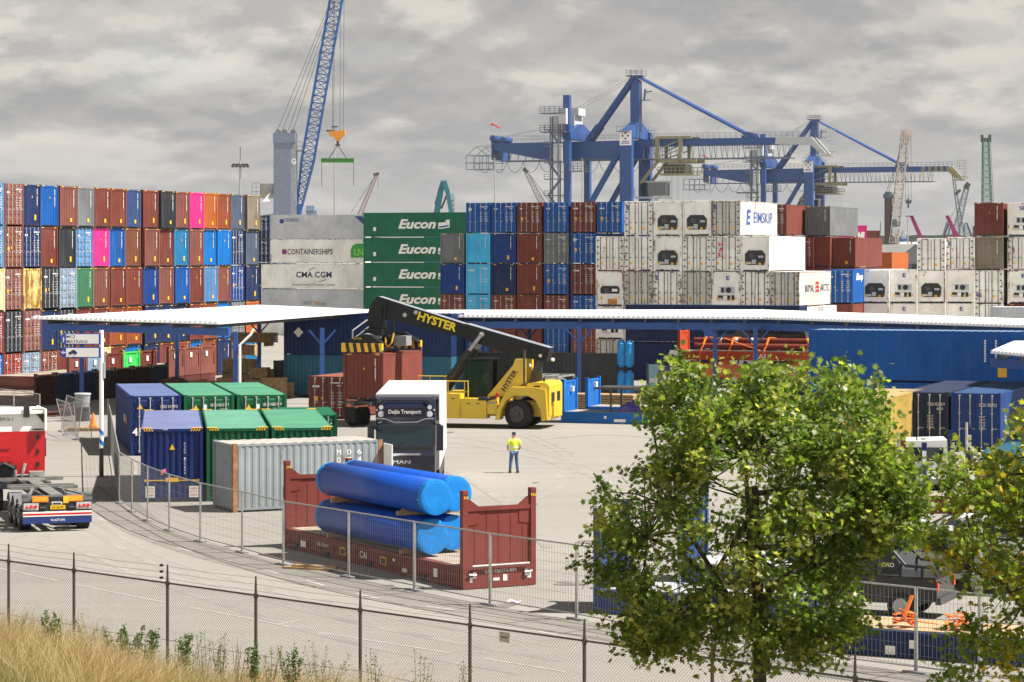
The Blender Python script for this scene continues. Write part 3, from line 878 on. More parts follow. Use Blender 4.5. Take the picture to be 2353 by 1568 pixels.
# red brown boxes by the reach stacker
t = yard('red brown container on the ground beside the hanging one, double doors', 709, 962, 'red brown', 'D', 2.52, 6.06, 20, rust=.2, k=1, roof=(.21,.07,.055))
LIFT_LOC = Vector((-7.18, 145.8, 0)) - Vector((math.cos(R(19)), -math.sin(R(19)), 0))*W2
LIFT_LOC.z = 1.55
t = container('red brown container hanging from the yellow reach stacker, ribbed end and sunny side', LIFT_LOC, R(-19), 6.06, 2.59, 'salmon', 'C', None, .12, k=7, roof=(.22,.07,.055))

# east yard
t = yard('yellow container with sunlit ribbed side behind the tree', 1888, 1064, 'yellow', 'D', a=20, rust=.15, marks=False, roof=(.34,.26,.13))
for q, cd in enumerate((('TLNU 423185 9', '45G1'), ('DCSU 178270 2', ''))):
    t = yard(('dark navy container doors marked 45G1, beside the yellow one', 'blue container doors with pale roof, next to the navy one')[q], 2067, 1034, ((.012,.022,.055), (.010,.040,.16))[q], 'D', a=20, dx=2.56*q, rust=.2, marks=False, roof=((.026,.034,.070), (.028,.065,.15))[q], group='dark blue containers in the east yard')
    b = MB(); add_text(b, cd[0], (.60, -.012, 2.30), (1,0,0), (0,0,1), .16, .85)
    if cd[1]: add_text(b, cd[1], (.78, -.012, 2.08), (1,0,0), (0,0,1), .14, .3)
    for i in range(5): add_text(b, ('MAX WT', 'TARE WT', 'PAYLOAD', 'CU CAP', 'NET')[i], (.32, -.012, 1.72-i*.14), (1,0,0), (0,0,1), .085, .3)
    build('serial_lettering', b, M['letter_white'], t)
yard('teal container with rusty roof edge half hidden by leaves', 2255, 1205, (.008,.075,.13), 'C', a=20, L=6.06, rust=.45, h=2.59)
# ------------------------------------------------------------------ ground, road, embankment
def concrete(name, base, var=.10, joints=None, crack=True, stain=.5):
    m, N, L, b = mat_new(name)
    t = N.new('ShaderNodeTexCoord'); b.inputs['Roughness'].default_value = .85; b.inputs['Specular IOR Level'].default_value = .25
    def noise(sc, det, s3=(1,1,1), ro=.6):
        mp = N.new('ShaderNodeMapping'); mp.inputs['Scale'].default_value = s3; L.new(t.outputs['Object'], mp.inputs[0])
        n = N.new('ShaderNodeTexNoise'); n.inputs['Scale'].default_value = sc; n.inputs['Detail'].default_value = det; n.inputs['Roughness'].default_value = ro
        L.new(mp.outputs[0], n.inputs['Vector']); return n.outputs['Fac']
    def mr(v, a, c, d, e):
        r = N.new('ShaderNodeMapRange'); r.inputs['From Min'].default_value = a; r.inputs['From Max'].default_value = c; r.inputs['To Min'].default_value = d; r.inputs['To Max'].default_value = e
        L.new(v, r.inputs['Value']); return r.outputs[0]
    def mulc(c, f):
        x = N.new('ShaderNodeMix'); x.data_type = 'RGBA'; x.blend_type = 'MULTIPLY'; x.inputs['Factor'].default_value = 1
        if isinstance(c, tuple): x.inputs[6].default_value = c
        else: L.new(c, x.inputs[6])
        L.new(f, x.inputs[7]); return x.outputs[2]
    c = mulc((*base, 1), mr(noise(.055, 7), .3, .7, 1-var, 1+var))
    c = mulc(c, mr(noise(.6, 6, (.25, 1.4, 1)), .3, .72, 1+var*.5, 1-var*.8))
    c = mulc(c, mr(noise(7, 5), .25, .75, .90, 1.10))
    c = mulc(c, mr(noise(.33, 8, (1,1,1), .7), .60, .78, 1, 1-.35*stain))
    if crack:
        v = N.new('ShaderNodeTexVoronoi'); v.feature = 'DISTANCE_TO_EDGE'; v.inputs['Scale'].default_value = .075
        dm = N.new('ShaderNodeMapping'); L.new(t.outputs['Object'], dm.inputs[0])
        nz = N.new('ShaderNodeTexNoise'); nz.inputs['Scale'].default_value = .5; nz.inputs['Detail'].default_value = 5; L.new(t.outputs['Object'], nz.inputs['Vector'])
        va = N.new('ShaderNodeVectorMath'); va.operation = 'MULTIPLY_ADD'; L.new(nz.outputs['Color'], va.inputs[0]); va.inputs[1].default_value = (2.5,2.5,0); L.new(dm.outputs[0], va.inputs[2])
        L.new(va.outputs[0], v.inputs['Vector'])
        c = mulc(c, mr(v.outputs['Distance'], .0, .004, .86, 1))
    L.new(c, b.inputs['Base Color'])
    bp = N.new('ShaderNodeBump'); bp.inputs['Strength'].default_value = .25; bp.inputs['Distance'].default_value = .03
    L.new(noise(9, 4), bp.inputs['Height']); L.new(bp.outputs[0], b.inputs['Normal'])
    return m
b = MB(); b.quad((-1450,-60,0), (1450,-60,0), (1450,2900,0), (-1450,2900,0))
tag(build('ground', b, concrete('yard_concrete', (.232,.219,.200))), kind='structure')

def curve_pts(pts, n=10):
    """smooth line through ground points"""
    P = [Vector(p) for p in pts]; out = []
    for i in range(len(P)-1):
        p0, p1, p2, p3 = P[max(i-1,0)], P[i], P[i+1], P[min(i+2,len(P)-1)]
        for k in range(n):
            t = k/n
            out.append(.5*((2*p1)+(-p0+p2)*t+(2*p0-5*p1+4*p2-p3)*t*t+(-p0+3*p1-3*p2+p3)*t*t*t))
    out.append(P[-1]); return out
def strip(b, pts, w, z):
    for i in range(len(pts)-1):
        d0 = (pts[min(i+1,len(pts)-1)]-pts[max(i-1,0)]).normalized(); d1 = (pts[min(i+2,len(pts)-1)]-pts[i]).normalized()
        n0, n1 = Vector((-d0.y,d0.x,0))*w/2, Vector((-d1.y,d1.x,0))*w/2
        Z = Vector((0,0,z))
        b.quad(pts[i]-n0+Z, pts[i+1]-n1+Z, pts[i+1]+n1+Z, pts[i]+n0+Z)
# heavy duty fence line on the ground (Heras posts) and the road it borders
heras = [(248,1005),(274,1157),(303,1177),(339,1198),(389,1221),(460,1246),(556,1271),(651,1299),(801,1328),(952,1358),(1126,1392),(1325,1425),(1560,1470),(1820,1512),(2105,1548),(2420,1590)]
HG = [GR(*p) for p in heras]
fenc = [20,170,385,588,828,1080,1343,1637,1965,2330]
def fence_pt(px):
    s20, s13 = 95.0, 119.5
    s_ = s20 + (px-20)*(s13-s20)/(1343-20); Y = FPX/s_
    return Vector((XP(px, Y), Y, 0))
FG = [fence_pt(p) for p in fenc]
b = MB()
edge_far = curve_pts([GR(-200,1060), GR(60,1100), GR(200,1150), GR(310,1205), GR(430,1262), GR(640,1330), GR(950,1398), GR(1330,1462), GR(1820,1545), GR(2420,1625)], 6)
edge_near = [fence_pt(px)+Vector((0,.3,0)) for px in np.linspace(-250, 2500, len(edge_far))]
for i in range(len(edge_far)-1): b.quad(*[p+Vector((0,0,.004)) for p in (edge_near[i], edge_near[i+1], edge_far[i+1], edge_far[i])])
tag(build('road', b, concrete('worn_asphalt', (.230,.217,.198), .09)), kind='structure')
b = MB()
ap = curve_pts([GR(215,1120), GR(262,1160), GR(330,1212), GR(430,1252), GR(560,1290), GR(800,1345), GR(1126,1410), GR(1400,1458), GR(1820,1528), GR(2420,1608)], 6)
strip(b, ap, 1.9, .008)
tag(build('pavement', b, concrete('apron_concrete', (.178,.168,.152), .12)), kind='structure')
b = MB()
strip(b, edge_far, .06, .012)
strip(b, [p+Vector((0,.95,0)) for p in ap], .05, .012)
for i in range(2, len(ap)-2, 3):
    d = (ap[i+1]-ap[i]).normalized(); n_ = Vector((-d.y, d.x, 0))
    strip(b, [ap[i]-n_*.95, ap[i]+n_*.95], .045, .012)
tag(build('pavement_line', b, simple('joint_tar', (.07,.064,.056), .9)), kind='structure')
b = MB()
def dashes(pix, on, off, w=.12):
    ps = curve_pts([GR(*p) for p in pix], 40); acc = 0
    for i in range(len(ps)-1):
        L_ = (ps[i+1]-ps[i]).length
        if acc % (on+off) < on: strip(b, [ps[i], ps[i+1]], w, .012)
        acc += L_
dashes([(-40,1298),(60,1320),(260,1362),(560,1420),(720,1452),(960,1490),(1300,1545)], 5.0, 1.2, .085)
dashes([(110,1155),(160,1170),(280,1212),(420,1262),(640,1318),(850,1372),(1050,1404)], 1.2, 2.2, .08)
dashes([(640,1435),(900,1400),(1200,1446),(1500,1500)], .9, 4.0, .08)
wm = simple('worn_road_paint', (.37,.355,.33), .8, var=.25, scale=4)
tag(build('road_marking', b, wm), kind='structure')
b = MB()
ps = curve_pts([GR(196,1010), GR(230,1015), GR(262,1030), GR(290,1050), GR(306,1062)], 8); strip(b, ps, .18, .010)
ps = curve_pts([GR(310,1065), GR(312,1085), GR(300,1120)], 6); strip(b, ps, .12, .010)
tag(build('kerb', b, simple('pale_kerb', (.33,.31,.28), .8)), kind='structure')
b = MB(); rr = random.Random(12)
for i_, pix in enumerate(([(1000,1000),(1200,1030),(1500,1120),(1900,1250)], [(1020,1015),(1210,1047),(1490,1140),(1850,1270)], [(1060,1180),(1250,1120),(1300,1050),(1200,1000)], [(1080,1190),(1275,1128),(1325,1052),(1215,996)],
            [(220,1200),(400,1290),(800,1400),(1300,1490)], [(200,1215),(390,1310),(790,1425),(1290,1520)], [(150,1250),(380,1345),(780,1470),(1200,1550)], [(1250,1010),(1400,1000),(1600,1020),(1800,1080)], [(700,1000),(1000,1075),(1150,1150),(1260,1260)])):
    strip(b, curve_pts([GR(*p) for p in pix], 14), rr.uniform(.25, .45), .0051+.0005*i_)
tag(build('tyre_mark', b, simple('rubbed_concrete', (.219,.209,.194), .85, var=.16, scale=.8)), kind='structure')
b = MB()
for i in range(34):
    p = GR(rr.uniform(850, 1900), rr.uniform(985, 1420)); r_ = rr.uniform(.12, .7)
    b.poly([(p.x+math.cos(a_*.52)*r_*rr.uniform(.6,1.2), p.y+math.sin(a_*.52)*r_*rr.uniform(.6,1.2), .0128+.0003*i) for a_ in range(12)])
tag(build('oil_stain', b, simple('oil_stain', (.165,.156,.142), .6, var=.3, scale=2)), kind='structure')
# the grassy dyke the viewer stands on
m, N, L, bs = mat_new('dry_soil'); bs.inputs['Roughness'].default_value = .95
tn = N.new('ShaderNodeTexNoise'); tn.inputs['Scale'].default_value = 1.5; tn.inputs['Detail'].default_value = 8
tcx = N.new('ShaderNodeTexCoord'); L.new(tcx.outputs['Object'], tn.inputs['Vector'])
rp = N.new('ShaderNodeValToRGB'); rp.color_ramp.elements[0].color = (.10,.085,.03,1); rp.color_ramp.elements[1].color = (.30,.20,.09,1)
rp.color_ramp.elements[0].position = .35; rp.color_ramp.elements[1].position = .65
L.new(tn.outputs['Fac'], rp.inputs[0]); L.new(rp.outputs[0], bs.inputs['Base Color'])
def bank_z(t): return 0.0 if t < 0 else (.21*t if t < 5 else 1.05+.13*(t-5)) + .02*math.sin(t*1.7)*min(1, t)
b = MB(); nx, nt = 60, 30; grid = []
fdir = (FG[6]-FG[0]).normalized(); fn = Vector((-fdir.y, fdir.x, 0)) if fdir.x < 0 else Vector((fdir.y, -fdir.x, 0))
if fn.y > 0: fn = -fn
for i in range(nx):
    row = []
    for j in range(nt):
        u = -30 + 75*i/(nx-1); t = -.6 + 46*(j/(nt-1))**1.3
        p = FG[0] + fdir*u + fn*t
        z = bank_z(t) + (.06*math.sin(u*.9+t) + .05*math.sin(u*2.1-t*1.3))*min(1, max(0, t))
        row.append(Vector((p.x, p.y, z if t > 0 else -.05)))
    grid.append(row)
for i in range(nx-1):
    for j in range(nt-1): b.quad(grid[i][j], grid[i+1][j], grid[i+1][j+1], grid[i][j+1])
tag(build('terrain', b, m, smooth=True), kind='structure')

# ------------------------------------------------------------------ canopies
def canopy(label, corners, zs, posts, thick=.16, beams=6):
    t = thing('canopy', label, 'canopy', (0,0,0))
    A, B, Cc, D = [Vector((c.x, c.y, z)) for c, z in zip(corners, zs)]
    b = MB(); dn = Vector((0,0,-thick))
    b.quad(A, B, Cc, D); b.quad(A+dn, D+dn, Cc+dn, B+dn)
    for p, q in ((A,B),(B,Cc),(Cc,D),(D,A)): b.quad(p, q, q+dn, p+dn)
    build('roof', b, M['roof'], t)
    b = MB()
    # ribbed sheet edge along the sides
    for p, q in ((A,B),(B,Cc)):
        n = int((q-p).length/.33); dirv = (q-p).normalized(); o = dirv.cross(Vector((0,0,1))).normalized()
        if o.y > 0: o = -o
        for i in range(n):
            c_ = p.lerp(q, (i+.5)/n) + o*.03
            b.beam(c_+Vector((0,0,.04)), c_+Vector((0,0,-.10)), .14, .05, up=o)
        b.beam(p+o*.02+Vector((0,0,-.12)), q+o*.02+Vector((0,0,-.12)), .05, .04)
    build('sheet_edge', b, M['roof'], t)
    b = MB()
    for i in range(beams):
        p = A.lerp(B, (i+.5)/beams) + dn; q = D.lerp(Cc, (i+.5)/beams) + dn
        b.beam(p+Vector((0,.15,-.14)), q+Vector((0,0,-.14)), .18, .26)
    build('purlin', b, M['steel'], t)
    b = MB()
    for f in (.06, .94):
        p = A.lerp(D, f) + dn; q = B.lerp(Cc, f) + dn
        b.beam(p+Vector((0,0,-.50)), q+Vector((0,0,-.50)), .30, .46)
    build('main_beam', b, M['cblue'], t)
    for P_, top, pipe in posts:
        b = MB(); b.box(-.13, .13, -.13, .13, 0, top-.3)
        for s in (-1, 1): b.beam((s*.10, 0, top-1.3), (s*.85, 0, top-.45), .11)
        o = build('post', b, M['cblue'], t); o.location = (P_.x, P_.y, 0)
        if pipe:
            b = MB(); b.tube([(.28, -.2, 0), (.28, -.2, top-1.1), (.9, -.1, top-.5), (1.1, -.05, top-.1)], .085, 8)
            o = build('drain_pipe', b, M['white'], t); o.location = (P_.x, P_.y, 0)
    return t
v2 = lambda px, py, Y: Vector((XP(px, Y), Y, ZP(py, Y)))
cA, cB, cC, cD = v2(72,728,160), v2(503,740,155.6), v2(868,712,178.3), v2(596,701,190.6)
canopy('white roofed open canopy on blue posts over the crate yard', (cA,cB,cC,cD), (cA.z, cB.z, cC.z, cD.z),
       [(Vector((XP(188,165),165,0)), 5.4, False), (Vector((XP(407,183),183,0)), 5.4, False), (Vector((XP(541,157.5),157.5,0)), 5.3, True),
        (Vector((XP(740,169),169,0)), 5.2, False), (Vector((XP(596,187),187,0)), 5.4, False)])
b1, b2, b3 = v2(930,724,175), v2(1750,728.5,169), v2(2420,749.5,151)
k1, k2, k3 = v2(930,712.5,190), v2(1750,711.5,184), v2(2420,735,165)
canopy('long white roofed canopy on blue posts in front of the brown stack', (b1,b2,k2,k1), (b1.z,b2.z,k2.z,k1.z),
       [(Vector((XP(1216,184),184,0)), 5.2, False), (Vector((XP(1331,172),172,0)), 5.2, False), (Vector((XP(1643,171),171,0)), 5.2, False), (Vector((XP(1736,169),169,0)), 5.2, False)], beams=11)
canopy('white canopy roof continuing east behind the big blue container', (b2+Vector((.05,0,0)),b3,k3,k2+Vector((.05,0,0))), (b2.z,b3.z,k3.z,k2.z),
       [(Vector((XP(1995,165),165,0)), 5.0, False), (Vector((XP(2330,154),154,0)), 4.9, False)], beams=8)
q1, q2 = v2(2277,806,135), v2(2480,812,128)
canopy('small white canopy corner by the big blue container', (q1,q2,v2(2520,778,146),v2(2330,790,143)), (4.72,4.6,4.85,4.95),
       [(Vector((XP(2420,138),138,0)), 4.5, False)], beams=4)

# ------------------------------------------------------------------ quay cranes
def quay_crane(label, x, Y, tip_striped, trolley_x, rot=GR20):
    t = thing('quay_crane', label, 'crane', (x, Y, 0), -rot, 'ship to shore cranes')
    B_ = M['sblue']; R_ = simple('crane_rail', (.12,.14,.19), .5) if 'crane_rail' not in M else M['crane_rail']; M['crane_rail'] = R_
    Yl = M.setdefault('trolley_yellow', simple('trolley_yellow', (.23,.21,.115), .5))
    # local x: 0 at the waterside legs, + over the water (boom), - landward
    for yy in (-8.5, 8.5):
        b = MB(); b.prism([(-1.55, yy-1.0), (1.75, yy-1.0), (1.75, yy+1.0), (-1.55, yy+1.0)], 0, 42.2, 'z'); build('waterside_leg', b, B_, t)
        b = MB(); b.box(-17.2, -15.6, yy-.9, yy+.9, 0, 42.0); build('landside_leg', b, B_, t)
        b = MB(); b.tube([(-1.2, yy, 37.6), (-16.0, yy, 12.5)], .8, 10); build('leg_brace', b, B_, t)
        b = MB(); b.box(-15.6, -1.55, yy-.7, yy+.7, 11.2, 12.8); build('portal_tie', b, B_, t)
    for xx, zz in ((0, 41.2), (-16.4, 41.0)):
        b = MB(); b.prism([(-9.4, zz-1.0), (9.4, zz-1.0), (9.4, zz+.8), (1.8, zz+3.3), (-1.8, zz+3.3), (-9.4, zz+.8)], xx-1.2, xx+1.2, 'x'); build('cross_beam', b, B_, t)
    # main girder (a pair), tapering landward
    for yy in (-2.6, 2.6):
        b = MB(); b.prism([(-39.5, 37.6), (-39.5, 39.4), (3.0, 39.7), (3.0, 34.9), (-26.0, 34.9)], yy-.6, yy+.6); build('girder', b, B_, t)
        b = MB(); b.box(3.0, 39.0, yy-.5, yy+.5, 38.1, 39.9); build('boom', b, B_, t)
        b = MB()
        if tip_striped:
            for i in range(8): b.prism([(39.0+i*1.06+(.35 if i else 0), 38.1), (39.0+(i+1)*1.06, 38.1), (39.0+(i+1)*1.06+.35, 39.9), (39.0+i*1.06+.35, 39.9)], yy-.52, yy+.52, m=i % 2)
        else: b.prism([(39.0, 38.1), (47.4, 38.1), (48.0, 39.9), (39.4, 39.9)], yy-.52, yy+.52)
        build('boom_tip', b, (Yl, B_) if tip_striped else (M['lgrey'], B_), t)
        b = MB(); b.prism([(48.0, 39.9), (48.8, 39.9), (52.6, 35.6), (51.4, 35.4), (47.6, 38.6)], yy-.4, yy+.4); build('tip_bracket', b, Yl if tip_striped else M['lgrey'], t)
    b = MB(); b.box(50.2, 54.2, -3.4, 3.4, 34.9, 35.2)
    for xx in (50.2, 51.5, 52.9, 54.2):
        for yy in (-3.4, 3.4): b.beam((xx, yy, 35.0), (xx, yy, 36.4), .12)
    for yy in (-3.4, 3.4): b.beam((50.2, yy, 36.3), (54.2, yy, 36.3), .12)
    for yy in (-2, 2):
        b.beam((53.8, yy, 35.2), (53.8, yy, 42), .12); b.beam((51.5, yy, 39), (51.5, yy, 42), .12)
        for z in range(36, 43, 1): b.beam((51.5 if z > 38 else 53.0, yy, z), (53.8, yy, z), .08)
    build('tip_platform', b, Yl if tip_striped else M['galv'], t)
    # mast and stays
    b = MB(); b.prism([(-1.1, 42.5), (1.3, 42.5), (1.3, 54.5), (.9, 57.2), (-.2, 57.2), (-1.2, 53.0)], -1.3, 1.3); build('mast', b, B_, t)
    b = MB(); b.box(-2.2, 2.4, -1.8, 1.8, 56.9, 57.2)
    for yy in (-1.8, 1.8):
        for z in (57.8, 58.4): b.beam((-2.2, yy, z), (2.4, yy, z), .10)
        for xx in (-2.2, -.7, .9, 2.4): b.beam((xx, yy, 57), (xx, yy, 58.9), .10)
    b.box(1.3, 4.2, -.8, .8, 50.4, 50.6); b.beam((2.4, 0, 50.6), (2.7, 0, 53.5), .5); b.beam((2.6,0,52.6), (4.6,0,52.9), .3)
    for z in range(44, 57): b.beam((1.35, -.5, z), (1.35, .5, z), .08)
    for yy in (-.5, .5): b.beam((1.5, yy, 42), (1.5, yy, 57), .09)
    build('mast_platform', b, M['crane_rail'], t)
    for yy in (-1.5, 1.5):
        b = MB(); b.tube([(-.4, yy, 56.6), (-11.6, yy, 41.6)], .55, 10); b.tube([(-10.0, yy, 43.8), (-13.2, yy, 39.6)], .85, 10); build('back_stay', b, B_, t)
        b = MB(); b.tube([(.6, yy, 56.8), (31.6, yy, 40.6)], .42, 8); build('fore_stay', b, B_, t)
        b = MB(); b.tube([(1.2, yy*1.3, 56.2), (31.0, yy*1.3, 40.2)], .10, 5); b.tube([(-1.0, yy, 56.6), (-22.5, yy*1.4, 45.2)], .07, 5); b.tube([(-22.5, yy*1.4, 44.0), (-42, yy, 40.6)], .07, 5); build('rope', b, M['galv'], t)
        b = MB(); b.prism([(29.6, 39.9), (33.8, 39.9), (33.0, 41.1), (31.4, 41.5), (30.2, 41.2)], yy-.4, yy+.4); build('stay_anchor', b, B_, t)
    b = MB()
    for yy in (-3.4, 3.4):
        for x0, x1 in ((-40, -2), (4, 50)):
            for z in (40.6, 41.4): b.beam((x0, yy, z), (x1, yy, z), .055)
            k_ = int((x1-x0)/1.5)
            for i in range(k_+1): b.beam((x0+i*(x1-x0)/k_, yy, 39.8), (x0+i*(x1-x0)/k_, yy, 41.4), .06)
    for s in (-1, 1):
        for i in range(9):
            y_ = -9+i*2.25; z_ = 42 + (1-abs(y_)/9)*2.6
            b.beam((s*1.5, y_, z_), (s*1.5, y_, z_+1.2), .09)
    b.box(-1.6, 1.6, -12, -9.4, 41.6, 41.8); b.box(-1.6, 1.6, 9.4, 12, 41.6, 41.8)
    for y_ in (-12, 12): b.beam((-1.6, y_, 43), (1.6, y_, 43), .1); b.beam((1.6, y_, 41.6), (1.6, y_, 43), .1); b.beam((-1.6, y_, 41.6), (-1.6, y_, 43), .1)
    build('railing', b, M['crane_rail'], t)
    # trolley rail with hangers, festoon loops
    b = MB()
    for yy in (-3.3, 3.3):
        b.beam((-39, yy, 34.6), (3, yy, 34.6), .25); b.beam((3, yy, 34.6), (43, yy, 34.6), .25)
        for i in range(13):
            xx = 4+i*3.1; b.beam((xx, yy, 38.2), (xx+.5, yy, 34.6), .14); b.beam((xx+.9, yy, 38.2), (xx+.5, yy, 34.6), .10)
        for i in range(8): b.beam((-37+i*2.2, yy, 34.6), (-36.6+i*2.2, yy, 36.8), .10)
    build('trolley_rail', b, M['crane_rail'], t)
    b = MB()
    xs = [-44, -40, -35.6, -30.8, -26.2, -21.8, -17.4, -13.2, -9.2, -5.4, -1.8, 2.4, 6.0, 9.0]
    for i in range(len(xs)-1):
        a_, c_ = xs[i], xs[i+1]; w_ = c_-a_
        b.tube([(a_+w_*q/8, -3.5, 34.3-2.9*(1-(2*q/8-1)**2)**.8) for q in range(9)], .075, 4)
    build('festoon_cable', b, M['crane_rail'], t)
    b = MB()                                                     # cage at the landward end
    for zz in (32.4, 34.2, 36.2): 
        for yy in (-3.4, 3.4): b.beam((-47.5 if zz < 36 else -46.6, yy, zz), (-39, yy, zz), .16)
        b.beam((-47.4, -3.4, zz), (-47.4, 3.4, zz), .14)
    for xx in (-47.4, -45.2, -43.4, -41.4, -39.4):
        for yy in (-3.4, 3.4): b.beam((xx, yy, 32.4), (xx, yy, 36.4 if xx > -46 else 36.0), .14)
    for yy in (-3.4, 3.4):
        b.beam((-47.4, yy, 36), (-44.4, yy, 38.6), .14); b.beam((-44.4, yy, 38.6), (-40, yy, 38.8), .14); b.beam((-44.4, yy, 38.6), (-41.4, yy, 36.2), .12)
    build('end_cage', b, M['crane_rail'], t)
    b = MB(); b.box(-40.2, -39.7, -3, 3, 35.0, 40.6); b.box(-37.6, -37.0, -3, 3, 34.4, 40.2); b.tube([(-39.9,-3,40.8),(-39.9,3,40.8)], .9, 10); b.tube([(-36.9,-3,40.4),(-36.9,3,40.4)], .8, 10); build('rope_sheave_frame', b, B_, t)
    b = MB(); b.beam((-41.4, 0, 38), (-41.4, 0, 45.2), .12); build('wind_pole', b, M['galv'], t)
    b = MB(); b.tube([(-41.4, 0, 44.9), (-40.4, 0, 44.6), (-39.4, 0, 44.0), (-38.8, 0, 43.6)], [.26, .22, .18, .13], 8); build('windsock', b, M['red'], t)
    # machinery house and lift tower on the landside
    b = MB(); b.box(-22.5, -16.2, -3.5, 3.5, 41.2, 46.6); b.box(-17.6, -15.2, -3, 3, 46.6, 48.6); build('machinery_house', b, M['lgrey'], t)
    b = MB(); b.box(-17.6, -15.8, -8.9, -7.2, 42, 51.8); build('tower_head', b, B_, t)
    b = MB(); b.box(-19.8, -17.4, -10.4, -8.0, 34.2, 38.8); b.box(-18.4, -16.2, -10.6, -8.4, 44.0, 48.2); build('lift_cabin', b, M['lgrey'], t)
    b = MB()
    for k_ in range(9):
        z0 = 3+k_*4.4; xa, xb = (-21.4, -18.0) if k_ % 2 else (-18.0, -21.4)
        for yy in (-10.2, -9.0): b.beam((xa, yy, z0), (xb, yy, z0+4.4), .28)
        b.box(-22.4, -17.3, -10.4, -8.8, z0+4.2, z0+4.45)
        for z in (5.0, 5.6): b.beam((-22.4, -10.4, z0+z), (-20.4, -10.4, z0+z), .12)
        b.beam((-22.4, -10.4, z0+4.4), (-22.4, -10.4, z0+5.7), .12)
    for xx in (-20.6, -18.4): 
        for yy in (-10.4, -8.8): b.beam((xx, yy, 0), (xx, yy, 46), .32)
    for z in (41.8, 46.8): 
        b.box(-23.4, -16.4, -11, -7.4, z, z+.25)
        for zz in (.7, 1.3, 1.9): b.beam((-23.4, -11, z+zz), (-16.4, -11, z+zz), .12)
        for i in range(6): b.beam((-23.4+i*1.4, -11, z), (-23.4+i*1.4, -11, z+2), .12)
    build('stair_tower', b, M['crane_rail'], t)
    b = MB(); b.box(-15.4, -9.6, -10, -8.2, 31.2, 31.5)
    for zz in (.7, 1.4, 2.1): b.beam((-15.4, -10, 31.4+zz), (-9.6, -10, 31.4+zz), .14)
    for i in range(6): b.beam((-15.4+i*1.15, -10, 31.4), (-15.4+i*1.15, -10, 33.6), .14)
    build('gantry_platform', b, M['crane_rail'], t)
    # sign on the near waterside leg
    b = MB(); b.box(-1.5, 1.7, -9.64, -9.52, 38.1, 42.0); s_ = build('sign_board', b, M['white'], t)
    b = MB()
    for dx, dz in ((0, .75), (0, -.75), (.75, 0), (-.75, 0)): b.tube([(.1+dx, -9.72, 40.6+dz), (.1+dx, -9.64, 40.6+dz)], .27, 8); 
    b.box(-.9, 1.1, -9.70, -9.64, 39.0, 39.2); b.box(-1.1, 1.3, -9.70, -9.64, 38.55, 38.75); build('sign_emblem', b, M['letter_blue'], s_)
    # trolley with driver's cab
    T = trolley_x
    b = MB()
    for yy in (-4.3, 4.3):
        for xx in (-4.2, 2.2): b.beam((T+xx, yy, 40.4), (T+xx, yy, 33.6), .9)
        b.beam((T-4.6, yy, 40.2), (T+5.2, yy, 40.2), .7); b.beam((T-4.4, yy, 34.0), (T+6.6, yy, 34.0), .9)
        b.beam((T-4.2, yy, 37.0), (T+2.2, yy, 39.6), .25); b.beam((T-4.2, yy, 35), (T+2.2, yy, 37.0), .25)
        for z in (31.5, 32.4): b.beam((T-4, yy, z), (T+5.6, yy, z), .18)
        for i in range(9): b.beam((T-4+i*1.2, yy, 30.6), (T-4+i*1.2, yy, 32.4), .14)
        for z in range(34, 41): b.beam((T-5.4, yy, z), (T-4.4, yy, z), .14)
        b.beam((T-5.4, yy, 32), (T-5.4, yy, 41), .14)
    b.box(T-4.2, T+5.6, -4.4, 4.4, 30.3, 30.7); b.beam((T-4.2, -4.3, 33.8), (T-8.8, -4.3, 28.2), .7); b.beam((T-4.2, 4.3, 33.8), (T-8.8, 4.3, 28.2), .7)
    build('trolley', b, Yl, t)
    b = MB(); b.box(T-2.8, T+3.2, -3, 3, 30.7, 33.2); build('hoist_machinery', b, M['steel'], t)
    b = MB(); b.prism([(T-9.6, 27.4), (T-9.0, 24.8), (T-2.6, 24.8), (T-2.6, 28.4), (T-9.0, 28.4)], -2.2, 2.2); c_ = build('driver_cab', b, M['glass'], t)
    b = MB(); b.box(T-9.6, T-2.4, -2.4, 2.4, 28.4, 28.8); b.box(T-11.0, T-2.2, -2.6, 2.6, 24.2, 24.6); b.beam((T-11,-2.6,24.4), (T-11,-2.6,27), .2); build('cab_frame', b, M['lgrey'], c_)
    b = MB()
    for xx in (-2.2, -.6, 1.0, 2.6, 4.4):
        for yy in (-2.2, 2.2): b.beam((T+xx, yy, 30.4), (T+xx, yy, 6), .07)
    build('hoist_rope', b, M['galv'], t)
    return t
quay_crane('nearer of two blue quay cranes, tall mast and grey boom tip', XP(1461,700), 700, False, 11.5)
quay_crane('farther blue quay crane with yellow and black striped boom tip', XP(1871,931), 931, True, 4.5)

# ------------------------------------------------------------------ harbour crane with the blue lattice boom
HY = 450.0
t = thing('harbour_crane', 'mobile harbour crane with grey tower and long blue lattice boom', 'crane', (XP(656,HY), HY, 0))
b = MB(); b.prism([(-2.0, 0), (1.0, 0), (1.15, 30.2), (-1.85, 30.2)], -2.0, 2.0); b.box(-2.0, 1.9, -2.1, 2.1, 28.6, 30.3)
build('tower', b, simple('crane_grey', (.17,.20,.28), .5), t)
b = MB(); b.prism([(1.0, 0), (2.1, 0), (1.9, 30.0), (1.1, 30.0)], -1.6, 1.6); build('tower_side', b, simple('crane_grey_lit', (.27,.29,.32), .5), t)  # sunlit face of the same grey tower, its brightness put into the colour
b = MB(); add_text(b, 'G', (1.55, -1.66, 25.4), (1,0,0), (0,0,1), 1.0, .8, .04); build('tower_lettering', b, M['letter_white'], t)
b = MB()
for xx in (-1.3, -.2, 1.3): b.tube([(xx, -.4, 30.5), (xx, .4, 30.5)], .5, 10)
build('rope_sheave', b, M['grey'], t)
